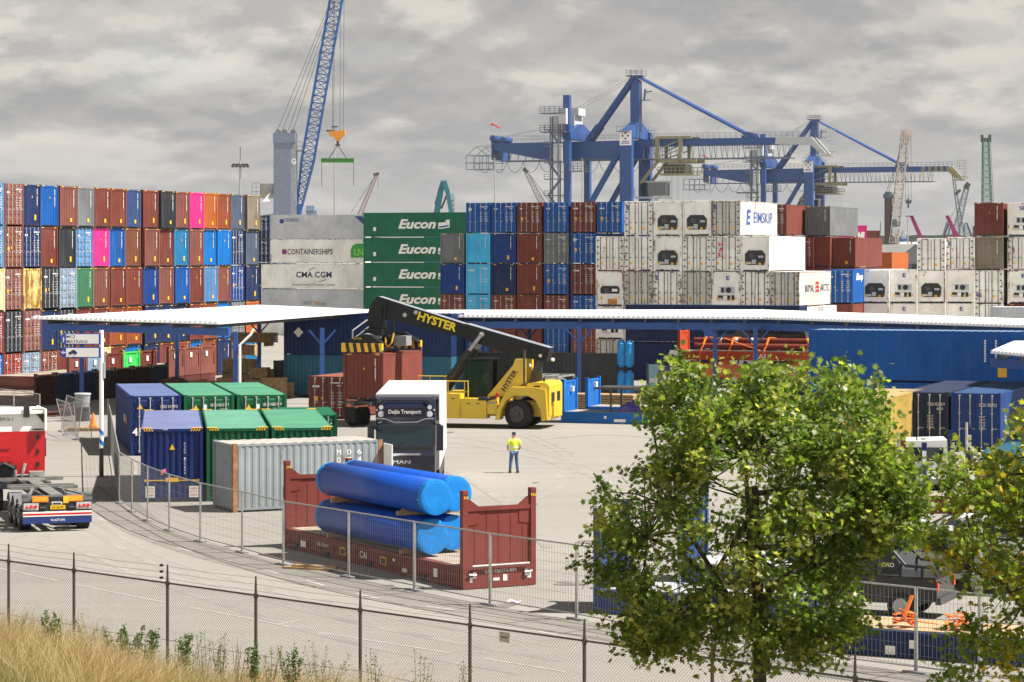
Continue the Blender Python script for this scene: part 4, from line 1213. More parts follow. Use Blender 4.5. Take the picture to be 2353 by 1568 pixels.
b = MB(); b.box(-4.2, -2.0, -1.5, 1.5, 19.6, 21.6); build('operator_cab', b, simple('cab_beige', (.35,.33,.29), .5), t)
b = MB(); b.box(-5.6, -2.0, -1.6, 1.6, 19.2, 19.45)
for z in (20.2, 21.0, 21.7): b.beam((-5.6, -1.6, z), (-4.2, -1.6, z), .09)
for xx in (-5.6, -4.9, -4.2): b.beam((xx, -1.6, 19.3), (xx, -1.6, 21.7), .09)
b.box(-3.2, -2.2, -1.9, -1.5, 20.0, 20.6); b.box(1.9, 3.0, -1.6, 1.6, 27.2, 27.4)
for z in (28, 28.8): b.beam((1.9,-1.6,z), (3,-1.6,z), .09)
b.beam((3,-1.6,27.3), (3,-1.6,28.8), .09)
build('cab_platform', b, M['grey'], t)
Bm = simple('boom_blue', (.014,.095,.30), .45, var=.1)
foot = Vector((2.2, 0, 16.5)); tip = Vector((XP(783,HY)-XP(656,HY), 0, ZP(-60,HY)))
kx = foot.lerp(tip, .22)
b = MB(); b.lattice(foot, kx, .7, 2.1, 9, .13, .07); b.lattice(kx, tip, 2.1, 2.1, 26, .12, .06)
build('lattice_boom', b, Bm, t)
b = MB(); b.beam(foot+Vector((-.2,0,-4)), foot+Vector((.3,0,1.5)), .7, 2.4); build('boom_foot', b, Bm, t)
b = MB()
for i, xx in enumerate((-1.4, -.6, .4, 1.2)): b.tube([(xx, -.6+i*.4, 30.6), tip.lerp(foot, .02+.03*i)], .035, 4)
for px_ in (764, 767, 781, 789): b.tube([(XP(px_ if px_ < 780 else px_, HY)-XP(656,HY), 0, ZP(300,HY)), (XP(px_+2,HY)-XP(656,HY), 0, ZP(-60,HY))], .035, 4)
build('rope', b, M['steel'], t)
def hp(px, py): return (XP(px,HY)-XP(656,HY), ZP(py,HY))
b = MB(); b.prism([hp(757,302), hp(793,300), hp(793,312), hp(785,317), hp(779,325), hp(773,325), hp(768,316), hp(757,312)], -.8, .8); build('hook_block', b, simple('hook_orange', (.62,.24,.03), .5), t)
b = MB(); b.box(hp(750,0)[0], hp(768,0)[0], -.5, .5, hp(0,303)[1], hp(0,299)[1])
b.tube([(*hp(776,325)[:1], 0, hp(0,325)[1]), (hp(776,0)[0], 0, hp(0,334)[1])], .2, 6); b.beam((hp(770,0)[0],0,hp(0,334)[1]), (hp(782,0)[0],0,hp(0,334)[1]), .25)
for s in (-1, 1): b.beam((hp(776,0)[0], 0, hp(0,334)[1]), (hp(776+s*20,0)[0], 0, hp(0,364)[1]), .12)
build('hook', b, M['steel'], t)
t = thing('spreader_beam', 'green lifting beam with two chains hung from the blue lattice crane', 'lifting beam', (XP(776,HY), HY, 0))
b = MB(); z0, z1 = ZP(374,HY), ZP(364,HY); b.box(-2.85, 2.85, -.35, .35, z0+.1, z1-.1); b.box(-2.85, 2.85, -.5, .5, z1-.12, z1); b.box(-2.85, 2.85, -.5, .5, z0, z0+.12)
for i in range(12): b.box(-2.8+i*.5, -2.72+i*.5, -.48, .48, z0+.1, z1-.1)
build('beam', b, simple('beam_green', (.06,.26,.04), .5), t)
for s in (-1, 1):
    b = MB(); b.tube([(s*2.75, 0, z0), (s*2.75, 0, ZP(428,HY))], .05, 5); build('chain', b, M['steel'], t)

# ------------------------------------------------------------------ far cranes, masts and buildings on the skyline
def far_lattice(name, label, cat, px0, py0, px1, py1, Y, w0, w1, n, colr, extra=None, group=None, rc=.09):
    a = PT(px0, py0, Y); c = PT(px1, py1, Y)
    t = thing(name, label, cat, (a.x, Y, 0), 0, group)
    b = MB(); o = Vector((a.x, Y, 0))
    b.lattice(a-o, c-o, w0, w1, n, rc, rc*.6); build('lattice_jib', b, colr, t)
    if a.z > .5:
        b = MB(); b.box(-w0*.5, w0*.5, -w0*.5, w0*.5, 0, a.z); build('lower_tower', b, colr, t)
    if extra:
        b = MB(); extra(b, lambda px, py: Vector((XP(px,Y)-a.x, 0, ZP(py,Y)))); build('rigging', b, M['steel'], t)
    return t
fr = simple('far_red', (.24,.11,.10), .6); fg = simple('far_grey', (.17,.17,.17), .6); fgr = simple('far_green', (.06,.17,.13), .6); ft = simple('teal_paint', (.02,.12,.16), .5)
fpk = simple('far_magenta', (.28,.035,.13), .6); fw = simple('far_cream', (.42,.37,.32), .6); fb = simple('far_blue_grey', (.10,.14,.17), .6)
far_lattice('lattice_crane', 'thin faded red lattice jib rising behind the white pile', 'crane', 822,505,865,402, 900, 1.5,.9, 14, fr, lambda b,f: (b.beam(f(806,490), f(863,403), .12), b.beam(f(869,402), f(869,432), .12), b.beam(f(858,402), f(871,399), .9)), 'slender cranes on the skyline')
far_lattice('lattice_crane', 'grey lattice jib leaning west between lamp masts', 'crane', 1252,480,1207,392, 800, 1.9,.9, 14, fg, lambda b,f: (b.beam(f(1268,470), f(1212,395), .14), b.beam(f(1202,388), f(1213,396), 1.0)), 'slender cranes on the skyline')
far_lattice('lattice_crane', 'short dark jib tip just above the white reefers', 'crane', 1498,470,1517,450, 900, .8,.6, 4, fg, lambda b,f: b.beam(f(1514,452), f(1519,449), 1.2), 'slender cranes on the skyline')
far_lattice('lattice_crane', 'tall green lattice boom with dark yoke top', 'crane', 2268,480,2265,322, 900, 3.1,2.0, 22, fgr, lambda b,f: (b.beam(f(2256,310), f(2258,322), .9), b.beam(f(2275,310), f(2273,322), .9), b.beam(f(2254,322), f(2277,322), 1.3), b.beam(f(2283,470), f(2276,320), .12)), 'slender cranes on the skyline', .14)
far_lattice('lattice_crane', 'pale grey lattice crane with orange head, leaning east', 'crane', 2193,548,2222,428, 1000, 2.4,1.7, 16, fb, lambda b,f: (b.beam(f(2218,424), f(2226,430), 2.2), b.beam(f(2170,530), f(2220,430), .12)), 'slender cranes on the skyline')
far_lattice('lattice_crane', 'slim pale lattice mast leaning west, crossing the orange headed one', 'crane', 2212,548,2190,402, 1100, 1.9,.8, 18, fb, lambda b,f: (b.beam(f(2189,396), f(2191,404), 1.3), b.beam(f(2199,440), f(2203,444), 2.6)), 'slender cranes on the skyline')
far_lattice('lattice_crane', 'low spiky grey lattice derrick near the east warehouse gable', 'crane', 2225,548,2219,513, 1000, 3.2,1.0, 6, fb, lambda b,f: (b.beam(f(2232,545), f(2221,512), .4), b.beam(f(2240,545), f(2241,520), 1.6)), 'slender cranes on the skyline')
far_lattice('lattice_crane', 'low boxy grey lattice derrick beside a magenta jib', 'crane', 2172,548,2180,512, 1000, 2.2,1.6, 6, fb, lambda b,f: (b.beam(f(2167,547), f(2180,515), .5), b.beam(f(2184,515), f(2199,547), .5)), 'slender cranes on the skyline')
for q, (x0, y0, x1, y1, lb) in enumerate(((2134,588,2094,496,'magenta knuckle jib leaning over the grey warehouse'), (2200,548,2176,496,'shorter magenta jib among grey derricks'))):
    Y = 620; a = PT(x0, y0, Y)
    t = thing('jib_crane', lb, 'crane', (a.x, Y, 0), 0, 'magenta jib cranes')
    f = lambda px, py: Vector((XP(px,Y)-a.x, 0, ZP(py,Y)))
    b = MB(); 
    for s in (-.35, .35): b.beam(f(x0,y0)+Vector((s,0,0)), f(x1,y1)+Vector((s*.5,0,0)), .36, .5)
    for k_ in range(6): p_ = f(x0,y0).lerp(f(x1,y1), (k_+.5)/6); b.beam(p_-Vector((.4,0,0)), p_+Vector((.4,0,0)), .3)
    build('jib', b, fpk, t)
    b = MB(); b.box(-1.0, 1.0, -1, 1, 0, a.z+.6); build('pedestal', b, fpk, t)
# white boom crane with brown pillar
Y = 560; a = PT(2041, 590, Y)
t = thing('pillar_crane', 'harbour crane with round brown pillar and pale lattice boom', 'crane', (a.x, Y, 0))
f = lambda px, py, y=0: Vector((XP(px,Y)-a.x, y, ZP(py,Y)))
b = MB(); b.tube([f(2041,690), f(2041,455)], .82, 16); build('pillar', b, simple('pillar_brown', (.085,.060,.065), .5), t)
b = MB(); b.tube([f(2041,456), f(2041,446)], 1.1, 16); b.box(f(2031,0).x, f(2052,0).x, -1.2, 1.2, f(0,452).z, f(0,450).z)
for px_ in (2036, 2041, 2046): b.beam(f(px_,450), f(px_,441), .45)
for z in (447, 443): b.beam(f(2031,z,-1.2), f(2052,z,-1.2), .08)
b.box(f(2050,0).x, f(2059,0).x, -1, 1, f(0,519).z, f(0,504).z); b.box(f(2050,0).x, f(2066,0).x, -1.2, 1.2, f(0,521).z, f(0,519).z)
for px_ in (2059, 2062, 2066): b.beam(f(px_,519,-1.2), f(px_,510,-1.2), .1)
b.beam(f(2059,511,-1.2), f(2066,511,-1.2), .1); b.beam(f(2024,510), f(2018,600), .15)
build('pillar_platform', b, fb, t)
b = MB(); b.lattice(f(2052,560), f(2080,310), 1.9, 1.5, 24, .09, .05); b.beam(f(2070,306), f(2096,306), .35, 1.4); b.prism([(f(2074,0).x, f(0,322).z), (f(2092,0).x, f(0,322).z), (f(2089,0).x, f(0,298).z), (f(2078,0).x, f(0,300).z)], -.4, .4)
build('lattice_boom', b, fw, t)
b = MB()
for x_ in (2036, 2041): b.tube([f(x_,444), f(2080,310)], .05, 4)
for x_ in (2081, 2087, 2094): b.tube([f(x_,464), f(x_-1,306)], .04, 4)
build('rope', b, M['steel'], t)
b = MB(); b.beam(f(2083,464), f(2093,464), .5); b.beam(f(2087,456), f(2087,478), .3); b.beam(f(2082,460), f(2084,468), .3); b.beam(f(2094,460), f(2091,468), .3); build('hook', b, M['steel'], t)
# teal material handler
Y = 420; a = PT(1018, 500, Y)
t = thing('material_handler', 'teal knuckle boom of a scrap handler peeping over the green pile', 'excavator', (a.x, Y, 0))
f = lambda px, py, y=0: Vector((XP(px,Y)-a.x, y, ZP(py,Y)))
b = MB(); 
for i_, (p0, p1, w) in enumerate(((f(994,540), f(1012,440), .9), (f(1012,440), f(1020,417), .8))): b.beam(p0, p1, w, .9)
b.beam(f(1003,520), f(1019,425), .35); build('main_boom', b, ft, t)
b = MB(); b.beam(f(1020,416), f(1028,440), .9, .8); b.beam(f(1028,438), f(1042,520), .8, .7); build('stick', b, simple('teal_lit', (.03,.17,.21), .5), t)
b = MB(); b.beam(f(1014,480), f(1031,438), .3); b.beam(f(1000,470), f(1010,436), .3); build('hydraulic_ram', b, M['steel'], t)
b = MB(); b.box(-3, 3, -2, 2, 0, f(0,540).z); build('machine_body', b, ft, t)
# lamp masts
def lamp_mast(label, px, ytop, Y, head):
    p = PT(px, ytop, Y); t = thing('lamp_mast', label, 'lamp mast', (p.x, Y, 0), 0, 'tall floodlight masts')
    b = MB(); b.tube([(0,0,0), (0,0,p.z)], [.28, .12], 8); build('pole', b, M['galv'], t)
    b = MB()
    if head == 'ring':
        b.tube([(-.9,0,p.z-.4), (.9,0,p.z-.4)], .10, 6)
        for i in range(-2, 3): b.box(i*.42-.15, i*.42+.15, -.3, .3, p.z-.75, p.z-.45)
        b.tube([(0,0,p.z), (0,0,p.z+1.6)], .04, 4)
    else: b.box(-2.2 if head == 'wide' else -.6, 2.2 if head == 'wide' else .6, -.2, .2, p.z-.25, p.z)
    build('lamp_head', b, M['steel'], t)
lamp_mast('grey floodlight mast with lamp ring behind the long wall', 552, 370, 300, 'ring')
lamp_mast('plain grey mast passing behind the hanging green beam', 769, 290, 500, 'cap')
lamp_mast('slim mast under the landward end of the near quay crane', 1137, 360, 520, 'cap')
lamp_mast('slim mast between the near quay crane legs', 1338, 362, 520, 'cap')
lamp_mast('short mast with wide crossbar above the white reefers', 1718, 442, 520, 'wide')
lamp_mast('thin white mast beside the magenta jib', 2086, 496, 700, 'cap')
# gull
g_ = PT(611, 462, 190)
b = MB(); b.tube([(-.32,0,-.05), (-.1,0,0), (.15,0,.02), (.3,0,.0)], [.02,.09,.07,.02], 8)
b.prism([(-.05,.03), (.1,.03), (.22,.42), (.32,.62), (.12,.40)], -.02, .02); b.prism([(-.05,0), (.08,0), (.02,.25), (.16,.42), (-.08,.25)], .06, .09)
tag(build('seagull', b, M['white'], None, loc=(g_.x, g_.y, g_.z)), 'white gull in flight beside the grey crane tower', 'bird')
# far land, buildings, ship
Y = 2600
b = MB(); rr = random.Random(3); xs = np.linspace(XP(-100,Y), XP(2453,Y), 60)
prof = [(x_, 9.8+(8 + 10*rr.random()) + (22 if 580 < CXP+x_*FPX/Y < 640 else 0)) for x_ in xs]
b.prism([(xs[0], 0)] + prof + [(xs[-1], 0)], Y, Y+200); tag(build('far_hill', b, simple('far_trees', (.035,.055,.04), .9, var=.3, scale=.02)), kind='structure')
def tower(label, px0, px1, ytop, Y, colr, steps):
    x0, x1 = XP(px0,Y), XP(px1,Y); zt = ZP(ytop,Y); t = thing('tower_block', label, 'building', ((x0+x1)/2, Y, 0), 0, 'distant tower blocks'); w = (x1-x0)/2
    b = MB(); b.box(-w, w*.55, -w, w, 0, zt); build('main_block', b, colr, t)
    b = MB(); b.box(w*.55, w, -w*.8, w, 0, zt*(1-steps)); build('lower_wing', b, colr, t)
    b = MB()
    for k_ in range(10): b.box(-w*.95, w*.5, -w-.4, -w-.1, zt*(.3+.065*k_), zt*(.3+.065*k_)+zt*.02)
    build('window_band', b, M['glass'], t)
tc_ = simple('far_tower', (.16,.24,.34), .6)
tower('distant blue grey tower block over the white pile', 704, 729, 473, 2400, tc_, .08)
tower('distant pale glass tower behind the teal handler', 1033, 1046, 445, 2400, simple('far_tower_pale', (.26,.33,.38), .5), .05)
Y = 450
x0, x1 = XP(2062,Y), XP(2146,Y)
t = thing('warehouse', 'grey gabled warehouse with light roof beyond the orange container', 'building', (x0, Y, 0))
W_ = x1-x0; ze, zr = ZP(596,Y), ZP(562,Y)
b = MB(); b.poly([(0,0,0), (W_,0,0), (W_,0,ze), (W_*.5,0,zr), (0,0,ze)]); b.quad((0,0,0), (0,40,0), (0,40,ze), (0,0,ze)); b.quad((W_,0,0), (W_,40,0), (W_,40,ze), (W_,0,ze)); b.poly([(0,40,0), (W_,40,0), (W_,40,ze), (W_*.5,40,zr), (0,40,ze)])
build('wall', b, simple('warehouse_grey', (.20,.21,.23), .6, var=.05), t)
b = MB(); b.quad((-.3,-.3,ze-.15), (W_*.5,-.3,zr+.08), (W_*.5,40.3,zr+.08), (-.3,40.3,ze-.15)); b.quad((W_*.5,-.3,zr+.08), (W_+.3,-.3,ze-.15), (W_+.3,40.3,ze-.15), (W_*.5,40.3,zr+.08))
build('roof', b, simple('warehouse_roof', (.40,.40,.39), .6, var=.06), t)
b = MB(); b.box(W_*.62, W_*.66, -.12, -.02, ZP(588,Y), ZP(573,Y)); build('window', b, M['letter_white'], t)
b = MB(); b.box(W_*.40, W_*.58, -.1, -.02, 0, ZP(607,Y)); build('door', b, M['black'], t)
for x_ in (W_*.31, W_*.59):
    b = MB(); b.box(x_, x_+W_*.085, -.14, -.02, 0, ZP(607,Y)); build('sliding_door', b, simple('door_blue', (.05,.09,.16), .5), t)
Y = 1200
t = thing('ship', 'white ship superstructure with blue funnel beyond the warehouse', 'ship', (XP(2078,Y), Y, 0))
f = lambda px: XP(px,Y)-XP(2078,Y)
b = MB(); b.box(f(2058), f(2110), -8, 8, 0, ZP(563,Y)); b.box(f(2062), f(2088), -7, 7, ZP(563,Y), ZP(556,Y)); b.box(f(2099), f(2109), -4, 4, ZP(563,Y), ZP(556,Y)); build('superstructure', b, M['white'], t)
b = MB(); b.box(f(2070), f(2083), -4, 4, ZP(556,Y), ZP(549,Y)); build('funnel', b, M['letter_blue'], t)
b = MB(); b.prism([(f(2071), ZP(549,Y)), (f(2082), ZP(549,Y)), (f(2078), ZP(530,Y)), (f(2075), ZP(530,Y))], -2, 2); b.beam((f(2076.5),0,ZP(530,Y)), (f(2076.5),0,ZP(518,Y)), .6); b.beam((f(2070),0,ZP(536,Y)), (f(2084),0,ZP(536,Y)), .6); b.beam((f(2058),0,ZP(556,Y)), (f(2058),0,ZP(530,Y)), .4); build('mast', b, M['lgrey'], t)
# ------------------------------------------------------------------ flat racks
def flat_rack(label, loc, rz, L, colour, wall_h=2.7, ends=(True, True), rust=.3, group=None, panel_drop=.5, bars=False, deck_mat=None, beam_h=.64, vtext=None):
    c = C[colour] if isinstance(colour, str) else colour; cc = (*c, rust)
    t = thing('flat_rack', label, 'flat rack', loc, rz, group)
    b = MB(); H = beam_h
    for s in (-1, 1):
        b.box(s*W2, s*(W2-.18), .06, L-.06, H-.10, H); b.box(s*W2, s*(W2-.18), .06, L-.06, .0+.02, .10)
        b.box(s*(W2-.03), s*(W2-.10), .06, L-.06, .10, H-.10)
        n = int(L/.9)
        for i in range(n+1):
            if i % 4 == 2: b.box(s*(W2-.006), s*(W2-.03), .3+i*(L-.6)/n-.16, .3+i*(L-.6)/n+.16, .2, .42)
            else: b.box(s*(W2-.012), s*(W2-.10), .3+i*(L-.6)/n-.03, .3+i*(L-.6)/n+.03, .10, H-.10)
    for y0, y1 in ((0, .2), (L-.2, L)): b.box(-W2, W2, y0, y1, .02, H)
    build('platform', b, PAINT, t, color=cc)
    b = MB()
    for i in range(int(2.06/.2)): b.box(-1.03+i*.2, -.84+i*.2, .2, L-.2, H-.05, H+.012)
    build('deck', b, deck_mat or M['deck'], t)
    for k_, y0 in ((0, 0.0), (1, L-.20)):
        if not ends[k_]: continue
        b = MB()
        for s in (-1, 1):
            b.box(s*W2, s*(W2-.17), y0+.004, y0+.196, H, wall_h)
            b.box(s*(W2+.004), s*(W2-.166), y0-.004, y0+.2, wall_h-.12, wall_h+.004)
            b.prism([(s*(W2-.17), wall_h-panel_drop-.55), (s*(W2-.17), wall_h-.25), (s*(W2-.24), wall_h-.25), (s*(W2-.55), wall_h-panel_drop), (s*(W2-.55), wall_h-panel_drop-.5)], y0+.05, y0+.15)
        yy = y0+.07
        if bars:
            for z in (wall_h-.35, wall_h-.62): b.box(-W2+.17, W2-.17, yy, yy+.06, z, z+.10)
            b.box(-W2+.17, W2-.17, yy+.02, yy+.05, H, wall_h-.9)
        else:
            b.box(-W2+.17, W2-.17, yy, yy+.05, H, wall_h-panel_drop)
            b.box(-W2+.17, W2-.17, yy-.05, yy+.09, wall_h-panel_drop-.12, wall_h-panel_drop)
            for i in range(5): b.box(-.80+i*.4-.012, -.80+i*.4+.012, yy-.012, yy+.062, H, wall_h-panel_drop-.12)
        e_ = build('end_wall', b, PAINT, t, color=cc)
        b = MB()
        for s in (-1, 1):
            for i in range(3): b.prism([(s*W2-s*(.02+i*.055), wall_h-.24), (s*W2-s*(.045+i*.055), wall_h-.24), (s*W2-s*(.065+i*.055), wall_h-.16), (s*W2-s*(.04+i*.055), wall_h-.16)], y0-.008, y0)
        build('stripe_marking', b, M['yellow'], e_)
    return t
M['deck'] = simple('deck_boards', (.30,.25,.20), .85, var=.3, scale=2)
def rack_long(label, px_left, ybot, colour, a=20.0, L=12.19, z=0.0, s=None, **k):
    s = s or (ybot-HOR)/(CAMH-z); Y = FPX/s; x = XP(px_left, Y); ca, sa = math.cos(R(a)), math.sin(R(a))
    return flat_rack(label, (x+W2*sa, Y+W2*ca, z), R(-90-a), L, colour, **k)

# the near rack with the blue pipes
RK = R(29.1); RK_L = 12.7
RKO = Vector((-.355, 76.29, 0))
t = flat_rack('red brown flat rack with high end walls carrying four blue pipes', RKO, RK, RK_L, (.165,.034,.027), 2.87, (True, True), .22, panel_drop=.48)
b = MB()
add_text(b, 'CAIU 556107 6 45P3', (.02, -.012, .50), (1,0,0), (0,0,1), .11, 1.05, .006)
add_text(b, 'CAI', (-W2-.012, 6.6, .36), (0,-1,0), (0,0,1), .22, .52, .02)
add_text(b, 'CAIU 556107', (-W2-.014, 9.6, .38), (0,-1,0), (0,0,1), .11, .9, .004)
build('serial_lettering', b, M['letter_white'], t)
b = MB()
for x0, x1, z0, z1 in ((-.22,-.02,.22,.30), (.10,.24,.2,.38), (.92,1.04,.24,.40), (-1.0,-.9,.2,.36)): b.box(x0, x1, -.012, .0, z0, z1)
for y0, y1, z0, z1 in ((1.6,1.85,.2,.45), (3.6,3.9,.12,.24), (4.4,4.55,.38,.46), (10.9,11.3,.16,.36)): b.box(-W2-.012, -W2+.0, y0, y1, z0, z1)
build('white_placard', b, M['letter_white'], t)
b = MB()
for y0 in (5.0, 7.9):
    b.box(-W2-.010, -W2+.004, y0, y0+.42, .20, .44)
build('fork_pocket_rim', b, M['yellow'], t)
b = MB()
for y0 in (5.0, 7.9): b.box(-W2-.014, -W2-.004, y0+.05, y0+.37, .225, .40)
for y0 in (2.4, 6.0, 9.2, 11.6): b.box(-W2-.03, -W2+.02, y0, y0+.35, .04, .20)
build('fork_pocket', b, M['black'], t)
b = MB(); b.tube([(-.95, -.08, .68), (.95, -.08, .68)], .035, 8)
for s in (-1, 1):
    b.tube([(s*.80, -.05, .42), (s*1.05, -.05, .44)], .03, 6); b.box(s*.86-.05, s*.86+.05, -.06, 0, .32, .5)
build('hinge_bar', b, M['galv'], t)
# pipes
pb = simple('pipe_blue', (.005,.066,.38), .42, var=.08, scale=2.5, spec=.32, bump=.10)
pc_ = simple('pipe_wrap', (.006,.19,.56), .5, var=.12, scale=3, spec=.3, bump=.5)
rkm = Matrix.Translation(RKO) @ Matrix.Rotation(RK, 4, 'Z')
def pipe_thing(label, org, rz, r, L):
    t = thing('wrapped_pipe', label, 'pipe', org, rz, 'blue wrapped pipes')
    b = MB(); b.tube([(0, .04, 0), (0, L-.04, 0)], r, 40); build('pipe_body', b, pb, t, smooth=False)
    me = t.children[0].data; me.polygons.foreach_set('use_smooth', [len(p.vertices) == 4 for p in me.polygons])
    for y0, d in ((0, 1), (L, -1)):
        b = MB(); n = 26; n0 = len(b.v)
        ring = lambda rr, y, ph, j: [(math.cos(2*math.pi*i/n+ph)*rr*(1+j*((i*7) % 5-2)), y, math.sin(2*math.pi*i/n+ph)*rr*(1+j*((i*5) % 7-3))) for i in range(n)]
        rs = [ring(r*1.006, y0+d*(.16+.0), 0, .003), ring(r*1.018, y0+d*.05, .04, .003), ring(r*.985, y0-d*.02, .0, .003), ring(r*.80, y0-d*.03, .05, .004), ring(.02, y0-d*.025, 0, 0)]
        b.v += [p for q in rs for p in q]
        for q in range(4):
            for i in range(n): b.f.append((q*n+i, q*n+(i+1) % n, (q+1)*n+(i+1) % n, (q+1)*n+i)); b.m.append(0)
        b.f.append(tuple(4*n+i for i in range(n))); b.m.append(0)
        for i in range(n):                                                 # torn wrap edge
            a0, a1 = 2*math.pi*i/n, 2*math.pi*(i+1)/n; w_ = .16+.05*((i*3) % 4)
            b.poly([(math.cos(a0)*r*1.008, y0+d*.15, math.sin(a0)*r*1.008), (math.cos(a1)*r*1.008, y0+d*.15, math.sin(a1)*r*1.008), (math.cos((a0+a1)/2)*r*1.012, y0+d*(w_+.04), math.sin((a0+a1)/2)*r*1.012)])
        build('end_cap', b, pc_, t)
    return t
for lb, x, z, y0, L_ in (('lower near blue pipe on the rack deck behind the fence', -.78, 1.27, 2.75, 7.3), ('lower blue pipe farther in, mostly hidden by the rack end wall', .30, 1.27, 3.45, 6.9),
                  ('upper near blue pipe resting on timber over the lower one', -.76, 2.46, 2.55, 7.45), ('upper blue pipe beside the rack end wall, partly hidden', .30, 2.46, 3.3, 7.2)):
    pipe_thing(lb, rkm @ Vector((x, y0, z)), RK, .535, L_)
wd_m = M['wood']
for i, (y0, z, lb) in enumerate(((4.0, .655, 'timber bearer under the lower pipes near their capped end'), (9.2, .655, 'timber bearer under the lower pipes by the far end wall'), (4.2, 1.80, 'timber bearer between upper and lower pipes, near end'), (8.9, 1.80, 'timber bearer between upper and lower pipes, far end'))):
    t = thing('timber_bearer', lb, 'timber', rkm @ Vector((-.2, y0, z)), RK, 'timber bearers under the pipes')
    b = MB(); b.box(-1.05, 1.05, -.07, .07, 0, .13); build('plank', b, wd_m, t)
    b = MB()
    for xx in (-1.02, .0, 1.02):
        for s in (-1, 1):
            if -1.05 <= xx+s*.22 <= 1.3: b.prism([(xx+s*.06, .13), (xx+s*.36, .13), (xx+s*.36, .30)], -.07, .07)
    build('wedge', b, wd_m, t)

# other racks in the yard
BLU = (.007, .115, .40); NVY = (.012, .028, .12)
t = rack_long('blue flat rack by the reach stacker tail, long empty deck', 1289, 972, BLU, wall_h=2.5, ends=(True, False), group='blue flat racks', panel_drop=.10)
b = MB(); b.box(W2+.006, W2+.016, 3.2, 3.9, .12, .28); b.box(W2+.006, W2+.016, 2.6, 2.75, .3, .45); add_text(b, 'TIM 220617', (W2+.012, 5.4, .42), (0,1,0), (0,0,1), .15, 1.1); build('serial_lettering', b, M['letter_white'], t)
rack_long('blue flat rack standing just beyond the nearer blue one', 1344, 960, BLU, s=38.7, wall_h=2.35, ends=(True, False), group='blue flat racks', panel_drop=.10)
for t in [o for o in col.objects if o.get('group') == 'blue flat racks']:
    b = MB(); b.box(-.3, -.05, .12, .30, 1.75, 2.05) ; o = build('paper_notice', b, M['letter_white'], t)
t = rack_long('red flat rack stacked high, carrying brown pipes with orange straps', 1557, 827, (.42,.055,.022), z=1.98, s=31.6, wall_h=2.6, ends=(True, False), rust=.12)
b = MB(); add_text(b, 'CAI', (W2+.012, 6.1, .34), (0,1,0), (0,0,1), .36, .95, .03); build('serial_lettering', b, M['letter_white'], t)
RT = t.matrix_basis if False else Matrix.Translation(t.location) @ Matrix.Rotation(t.rotation_euler.z, 4, 'Z')
rack_long('navy flat rack with tarped load, supporting the red rack', 1540, 916, NVY, s=31.65, wall_h=1.97, ends=(True, True), bars=True)
rack_long('navy flat rack end wall standing behind the red one', 1612, 827, NVY, z=1.98, s=31.05, wall_h=2.6, ends=(True, False), L=12.19)
rack_long('navy rack beneath the standing end wall and black cars', 1600, 915, NVY, s=31.07, wall_h=1.97, ends=(True, True), bars=True)
rp_ = simple('primer_pipe', (.15,.028,.018), .5, var=.1)
for i, (x, z, y0, L_, lb) in enumerate(((-.15, 1.02, .9, 9.0, 'lower brown steel pipe with yellow end cap on red rack'), (.75, 1.02, 1.4, 8.8, 'front lower brown steel pipe with yellow cap, strapped down'), (.3, 1.42, 1.0, 8.5, 'upper brown steel pipe with white bands on red rack'), (-.6, 1.38, 1.2, 8.9, 'rear brown steel pipe half hidden on red rack'))):
    p = RT @ Vector((x, y0, z)); t = thing('steel_pipe', lb, 'pipe', p, RT.to_euler().z, 'brown steel pipes')
    b = MB(); b.tube([(0,0,0), (0,L_,0)], .20, 18); build('pipe_body', b, rp_, t)
    b = MB(); b.tube([(0,L_-.08,0), (0,L_+.05,0)], .215, 18); build('end_cap', b, M['yellow'], t)
    if i == 2:
        b = MB()
        for y in (1.9, 3.1, 4.3): b.tube([(0,y,0), (0,y+.22,0)], .208, 18)
        build('white_band', b, M['letter_white'], t)
for i, y in enumerate((1.9, 4.0, 6.6)):
    lb = ('orange ratchet strap over the pipes by the blue post', 'orange ratchet strap over the pipe middle', 'orange ratchet strap over the pipes near the capped end')[i]
    b = MB(); pts = [(1.24, y-.3, .2), (1.22, y-.15, .75), (1.0, y, 1.15), (.5, y+.05, 1.66), (.1, y+.1, 1.66), (-.8, y+.2, 1.6), (-1.2, y+.3, .7)]
    for k_ in range(len(pts)-1): b.beam(pts[k_], pts[k_+1], .14, .03, up=(0,0,1))
    o = build('ratchet_strap', b, M['orange'], None); o.matrix_world = RT; tag(o, lb, 'strap', 'orange straps')
b = MB()
for (y0, z0, y1, z1) in ((3.4, 1.62, 6.2, .75), (10.2, 1.9, 9.4, .6)): b.beam((1.0, y0, z0), (1.24, y1, z1), .12, .03)
o = build('ratchet_strap', b, M['orange'], None); o.matrix_world = RT; tag(o, 'orange straps running slantwise down to the red rack', 'strap', 'orange straps')
t = thing('covered_pallet', 'timber load under white foil at the east end of the red rack', 'pallet load', RT @ Vector((0, 9.9, .66)), RT.to_euler().z)
b = MB(); [b.box(-.9, .9, 0, 1.9, i*.16, i*.16+.12) for i in range(6)]; build('boards', b, M['wood'], t)
def crumple(b, x0, x1, y0, y1, z0, amp, n=12, seed=1, edge=.0):
    rr = random.Random(seed); g = [[(x0+(x1-x0)*i/n, y0+(y1-y0)*j/n, z0(i/n, j/n)+amp*(rr.random()-.5)) for j in range(n+1)] for i in range(n+1)]
    for i in range(n):
        for j in range(n): b.quad(g[i][j], g[i+1][j], g[i+1][j+1], g[i][j+1])
b = MB(); crumple(b, -1.0, 1.0, -.1, 2.0, lambda u, v: 1.05 if .1 < u < .9 and .05 < v < .95 else .62, .16, 8, 5); build('foil', b, M['white'], t)
